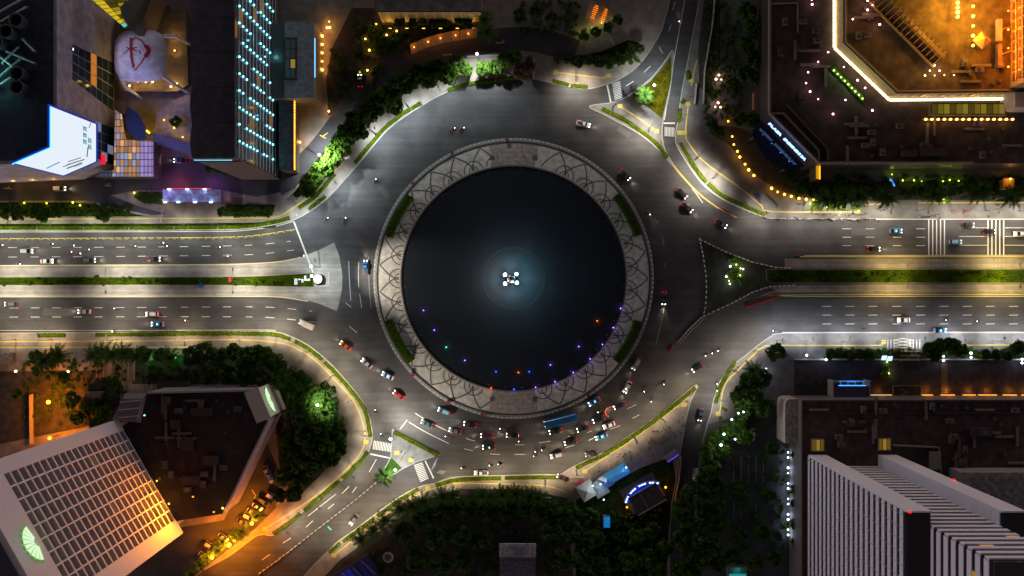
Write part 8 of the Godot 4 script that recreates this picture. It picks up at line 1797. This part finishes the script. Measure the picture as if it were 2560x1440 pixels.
# ---------- small street furniture ----------
func build_small() -> void:
	# round totem of the west island with its planter of white blocks
	var t := thing("round_totem", "round white-capped totem column at the tip of the west island", "totem", u(801, 698) + Vector3(0, 0.01, 0))
	var b := MB.new(); b.lathe(Vector3.ZERO, [[1.35, 0.0], [1.35, 3.4], [1.25, 3.5]], 20); obj("drum", b.mesh(), mat(Color(0.05, 0.05, 0.055), 0.5), t)
	b = MB.new(); b.lathe(Vector3(0, 3.5, 0), [[1.5, 0.0], [1.5, 0.3], [1.15, 0.32], [1.15, 0.2], [0.0, 0.2]], 24); obj("white_cap", b.mesh(), mat(Color(0.7, 0.7, 0.68), 0.5), t)
	for i in 3: obj("cap_bar", boxm(Vector3(1.2, 0.06, 0.16)), mat(Color(0.12, 0.12, 0.13), 0.6), t, Vector3(0, 3.76, -0.35 + i * 0.35))
	for i in 26:
		var a := TAU * i / 26.0
		var sq := Vector2(cos(a), sin(a)) * minf(1.0 / maxf(absf(cos(a)), 0.001), 1.0 / maxf(absf(sin(a)), 0.001))
		var o := obj("stone_block", boxm(Vector3(0.55, 0.5, 0.4)), mat(Color(0.5, 0.48, 0.45), 0.8), null, u(806, 698) + Vector3(sq.x * 2.35, 0.26, sq.y * 2.35), Basis(Vector3.UP, -a))
		tag(o, "pale stone block in the square border round the totem", "stone block", "stone blocks round the totem")
	t = thing("letter_blocks", "white block letters standing on the green tip of the west island", "sign", u(757, 700) + Vector3(0, 0.16, 0))
	for q in [[-2.2, 0.6, 0.8, 2.2, 1.6], [-1.0, -0.2, 0.9, 0.5, 1.2], [0.1, 0.3, 0.5, 1.2, 1.3], [1.1, -0.9, 0.5, 1.4, 1.4], [1.5, 0.0, 1.4, 0.5, 1.2], [2.4, -0.1, 0.5, 0.8, 1.1]]: obj("letter", boxm(Vector3(q[2], q[4], q[3])), mat(Color(0.75, 0.75, 0.73), 0.6), t, Vector3(q[0], q[4] / 2, q[1]))
	# concrete barrier lines
	var white := mat(Color(0.34, 0.32, 0.3), 0.8)
	b = MB.new(); b.loft([[Vector3(-0.5, 0, 0.22), Vector3(-0.5, 0, -0.22), Vector3(-0.5, 0.3, -0.1), Vector3(-0.5, 0.75, -0.07), Vector3(-0.5, 0.75, 0.07), Vector3(-0.5, 0.3, 0.1)], [Vector3(0.5, 0, 0.22), Vector3(0.5, 0, -0.22), Vector3(0.5, 0.3, -0.1), Vector3(0.5, 0.75, -0.07), Vector3(0.5, 0.75, 0.07), Vector3(0.5, 0.3, 0.1)]])
	var bm := b.mesh()
	for l in [[[1749, 598, 1758, 640, 1765, 690, 1766, 730, 1763, 770, 1757, 792], "white barrier block along the dark left edge of the east island", 0.16, 1.5], [[1752, 600, 1815, 630, 1880, 655, 1940, 669, 1985, 671], "white barrier block along the upper edge of the east island", 0.16, 1.6], [[1760, 790, 1830, 758, 1880, 731, 1925, 716, 1995, 712], "white barrier block along the lower edge of the east island", 0.16, 1.6], [[1752, 796, 1720, 826, 1690, 862], "white barrier block in the line below the east island", 0.0, 1.15], [[1757, 799, 1725, 829, 1695, 865], "white barrier block in the second line below the east island", 0.0, 1.15], [[948, 1200, 900, 1240, 860, 1272, 800, 1318, 720, 1381, 640, 1440], "white barrier block along the middle of the lower left road", 0.0, 1.7]]:
		var p := curve_sharp(plan(l[0]), l[3])
		for i in p.size() - 1:
			var d := (p[i + 1] - p[i])
			var o := obj("barrier_block", bm, white, null, Vector3(p[i].x, l[2], p[i].y), Basis(Vector3.UP, -d.angle()))
			tag(o, l[1], "barrier", l[1].replace("white barrier block", "white barrier blocks"))
	for a in [["red barrier tip below the east island", 1678, 872, 2.6, 125], ["red barrier along the left exit of the ring, upper", 1812, 523, 2.4, 35], ["red plastic barrier at the start of the east busway kerb", 1992, 638, 1.2, 0], ["long red barrier along the dark bend of the east busway", 1905, 755, 13.0, -17]]:
		t = thing("red_barrier", a[0], "barrier", u(a[1], a[2]), -deg_to_rad(a[4]), "red plastic barriers"); b = MB.new(); b.box(Vector3(0, 0.4, 0), Vector3(a[3], 0.8, 0.4)); b.box(Vector3(0, 0.1, 0), Vector3(a[3], 0.2, 0.6)); obj("barrier_body", b.mesh(), mat(Color(0.3, 0.02, 0.02), 0.6), t); b = MB.new(); b.box(Vector3(0, 0.86, 0), Vector3(a[3] * 0.9, 0.12, 0.25)); obj("barrier_top", b.mesh(), mat(Color(0.35, 0.03, 0.02), 0.6), t)
	t = thing("fence_bundle", "long red bundled fence lying on the upper east pavement", "fence bundle", u(2400, 528) + Vector3(0, 0.13, 0))
	for i in 12: obj("fence_panel", boxm(Vector3(1.6, 0.5, 0.12)), mat(Color(0.3, 0.06, 0.03), 0.8), t, Vector3(-4.2 + i * 0.7, 0.3, rng.randf_range(-0.5, 0.5)), Basis(Vector3.UP, rng.randf_range(-0.5, 0.5)))
	# ring of red cones with lamps in the traffic
	for i in 9:
		var a := lerpf(-0.2, 2.4, i / 8.0)
		t = thing("traffic_cone", "red-lit traffic cone, %s of the arc in the lower right traffic" % nth(i), "traffic cone", u(1533 - 20 * sin(a) , 1030 - 14 * cos(a)), 0, "red-lit traffic cones")
		b = MB.new(); b.lathe(Vector3.ZERO, [[0.28, 0.0], [0.28, 0.05], [0.2, 0.06], [0.05, 0.7]], 8); obj("cone_body", b.mesh(), mat(Color(0.5, 0.08, 0.02), 0.6), t); obj("cone_light", boxm(Vector3(0.18, 0.16, 0.18)), glow(Color(1.0, 0.5, 0.35), 3.0), t, Vector3(0, 0.78, 0))
	# gates on the frontage, posts and ramps
	for a in [["white barrier pole at the shelter driveway", 410, 525, 4.5, 100], ["thin barrier pole right of the shelter", 585, 493, 4.0, 0], ["white barrier arm at the lower gap of the plaza", 1425, 1195, 5.0, -8], ["pale post beside the upper left bend", 722, 492, 4.2, 10]]:
		t = thing("barrier_gate", a[0], "barrier gate", u(a[1], a[2]) + Vector3(0, 0.14, 0), -deg_to_rad(a[4]), "barrier gates"); obj("gate_arm", boxm(Vector3(a[3], 0.12, 0.12)), mat(Color(0.55, 0.5, 0.5), 0.6), t, Vector3(a[3] / 2, 1.0, 0)); obj("gate_box", boxm(Vector3(0.5, 1.1, 0.4)), mat(Color(0.3, 0.3, 0.3), 0.6), t, Vector3(0, 0.55, 0))
	for a in [["blue traffic box beside the western median", 505, 713, Color(0.03, 0.15, 0.6)], ["red traffic box on the western median", 578, 699, Color(0.4, 0.03, 0.02)], ["blue utility box on the upper right pavement", 1893, 493, Color(0.05, 0.08, 0.4)]]:
		t = thing("utility_box", a[0], "box", u(a[1], a[2]) + Vector3(0, 0.13, 0)); obj("cabinet", boxm(Vector3(0.9, 1.3, 1.6)), mat(a[3], 0.6), t, Vector3(0, 0.65, 0)); obj("cap", boxm(Vector3(1.0, 0.08, 1.7)), mat(a[3] * 0.7, 0.6), t, Vector3(0, 1.34, 0))
	t = thing("traffic_signal", "green traffic signal over the lower left road", "traffic signal", u(826, 1302)); b = MB.new(); b.tube(Vector3.ZERO, Vector3(0, 5.5, 0), 0.1, 0.08, 8); b.tube(Vector3(0, 5.4, 0), Vector3(1.6, 5.5, 1.6), 0.06, 0.05, 6); obj("mast", b.mesh(), mat(Color(0.1, 0.1, 0.1), 0.5, 0.5), t); obj("signal_light", boxm(Vector3(0.3, 0.3, 1.6)), glow(Color(0.15, 1.0, 0.6), 1.6), t, Vector3(1.0, 5.6, 1.0), Basis(Vector3.UP, 0.8))
	# short fence walls of the gardens
	for a in [["pale wall stub behind the palms of the lower garden, left", [1118, 1240, 1150, 1242]], ["pale wall piece behind the palms of the lower garden, right", [1335, 1243, 1378, 1243]], ["white retaining wall at the upper left bend", [712, 497, 735, 480, 752, 460, 765, 452]], ["grey wall beside the top pavement bay", [1333, 196, 1336, 150]], ["bright wall behind the tree clump at the top", [1168, 143, 1250, 140]], ["low wall of the northern street pavement", [1740, 210, 1735, 262]], ["tall stone wall along the northern street", [1757, 260, 1760, 180, 1780, 60, 1790, -60]], ["pale wall at the back of the southwest pavement", [300, 869, 490, 868]], ["long low kerb wall of the lower east forecourt", [1985, 898, 2560, 898]]]:
		t = thing("garden_wall", a[0], "wall", Vector3.ZERO, 0, "low garden walls"); run_wall(t, "wall_run", curve_sharp(plan(a[1]), 2.0), 0.35, 0.13, 0.95, mat(Color(0.35, 0.33, 0.31), 0.8, 0.0, "concrete", 0.1)); run_wall(t, "coping", curve_sharp(plan(a[1]), 2.0), 0.45, 0.95, 1.05, mat(Color(0.42, 0.4, 0.37), 0.8))
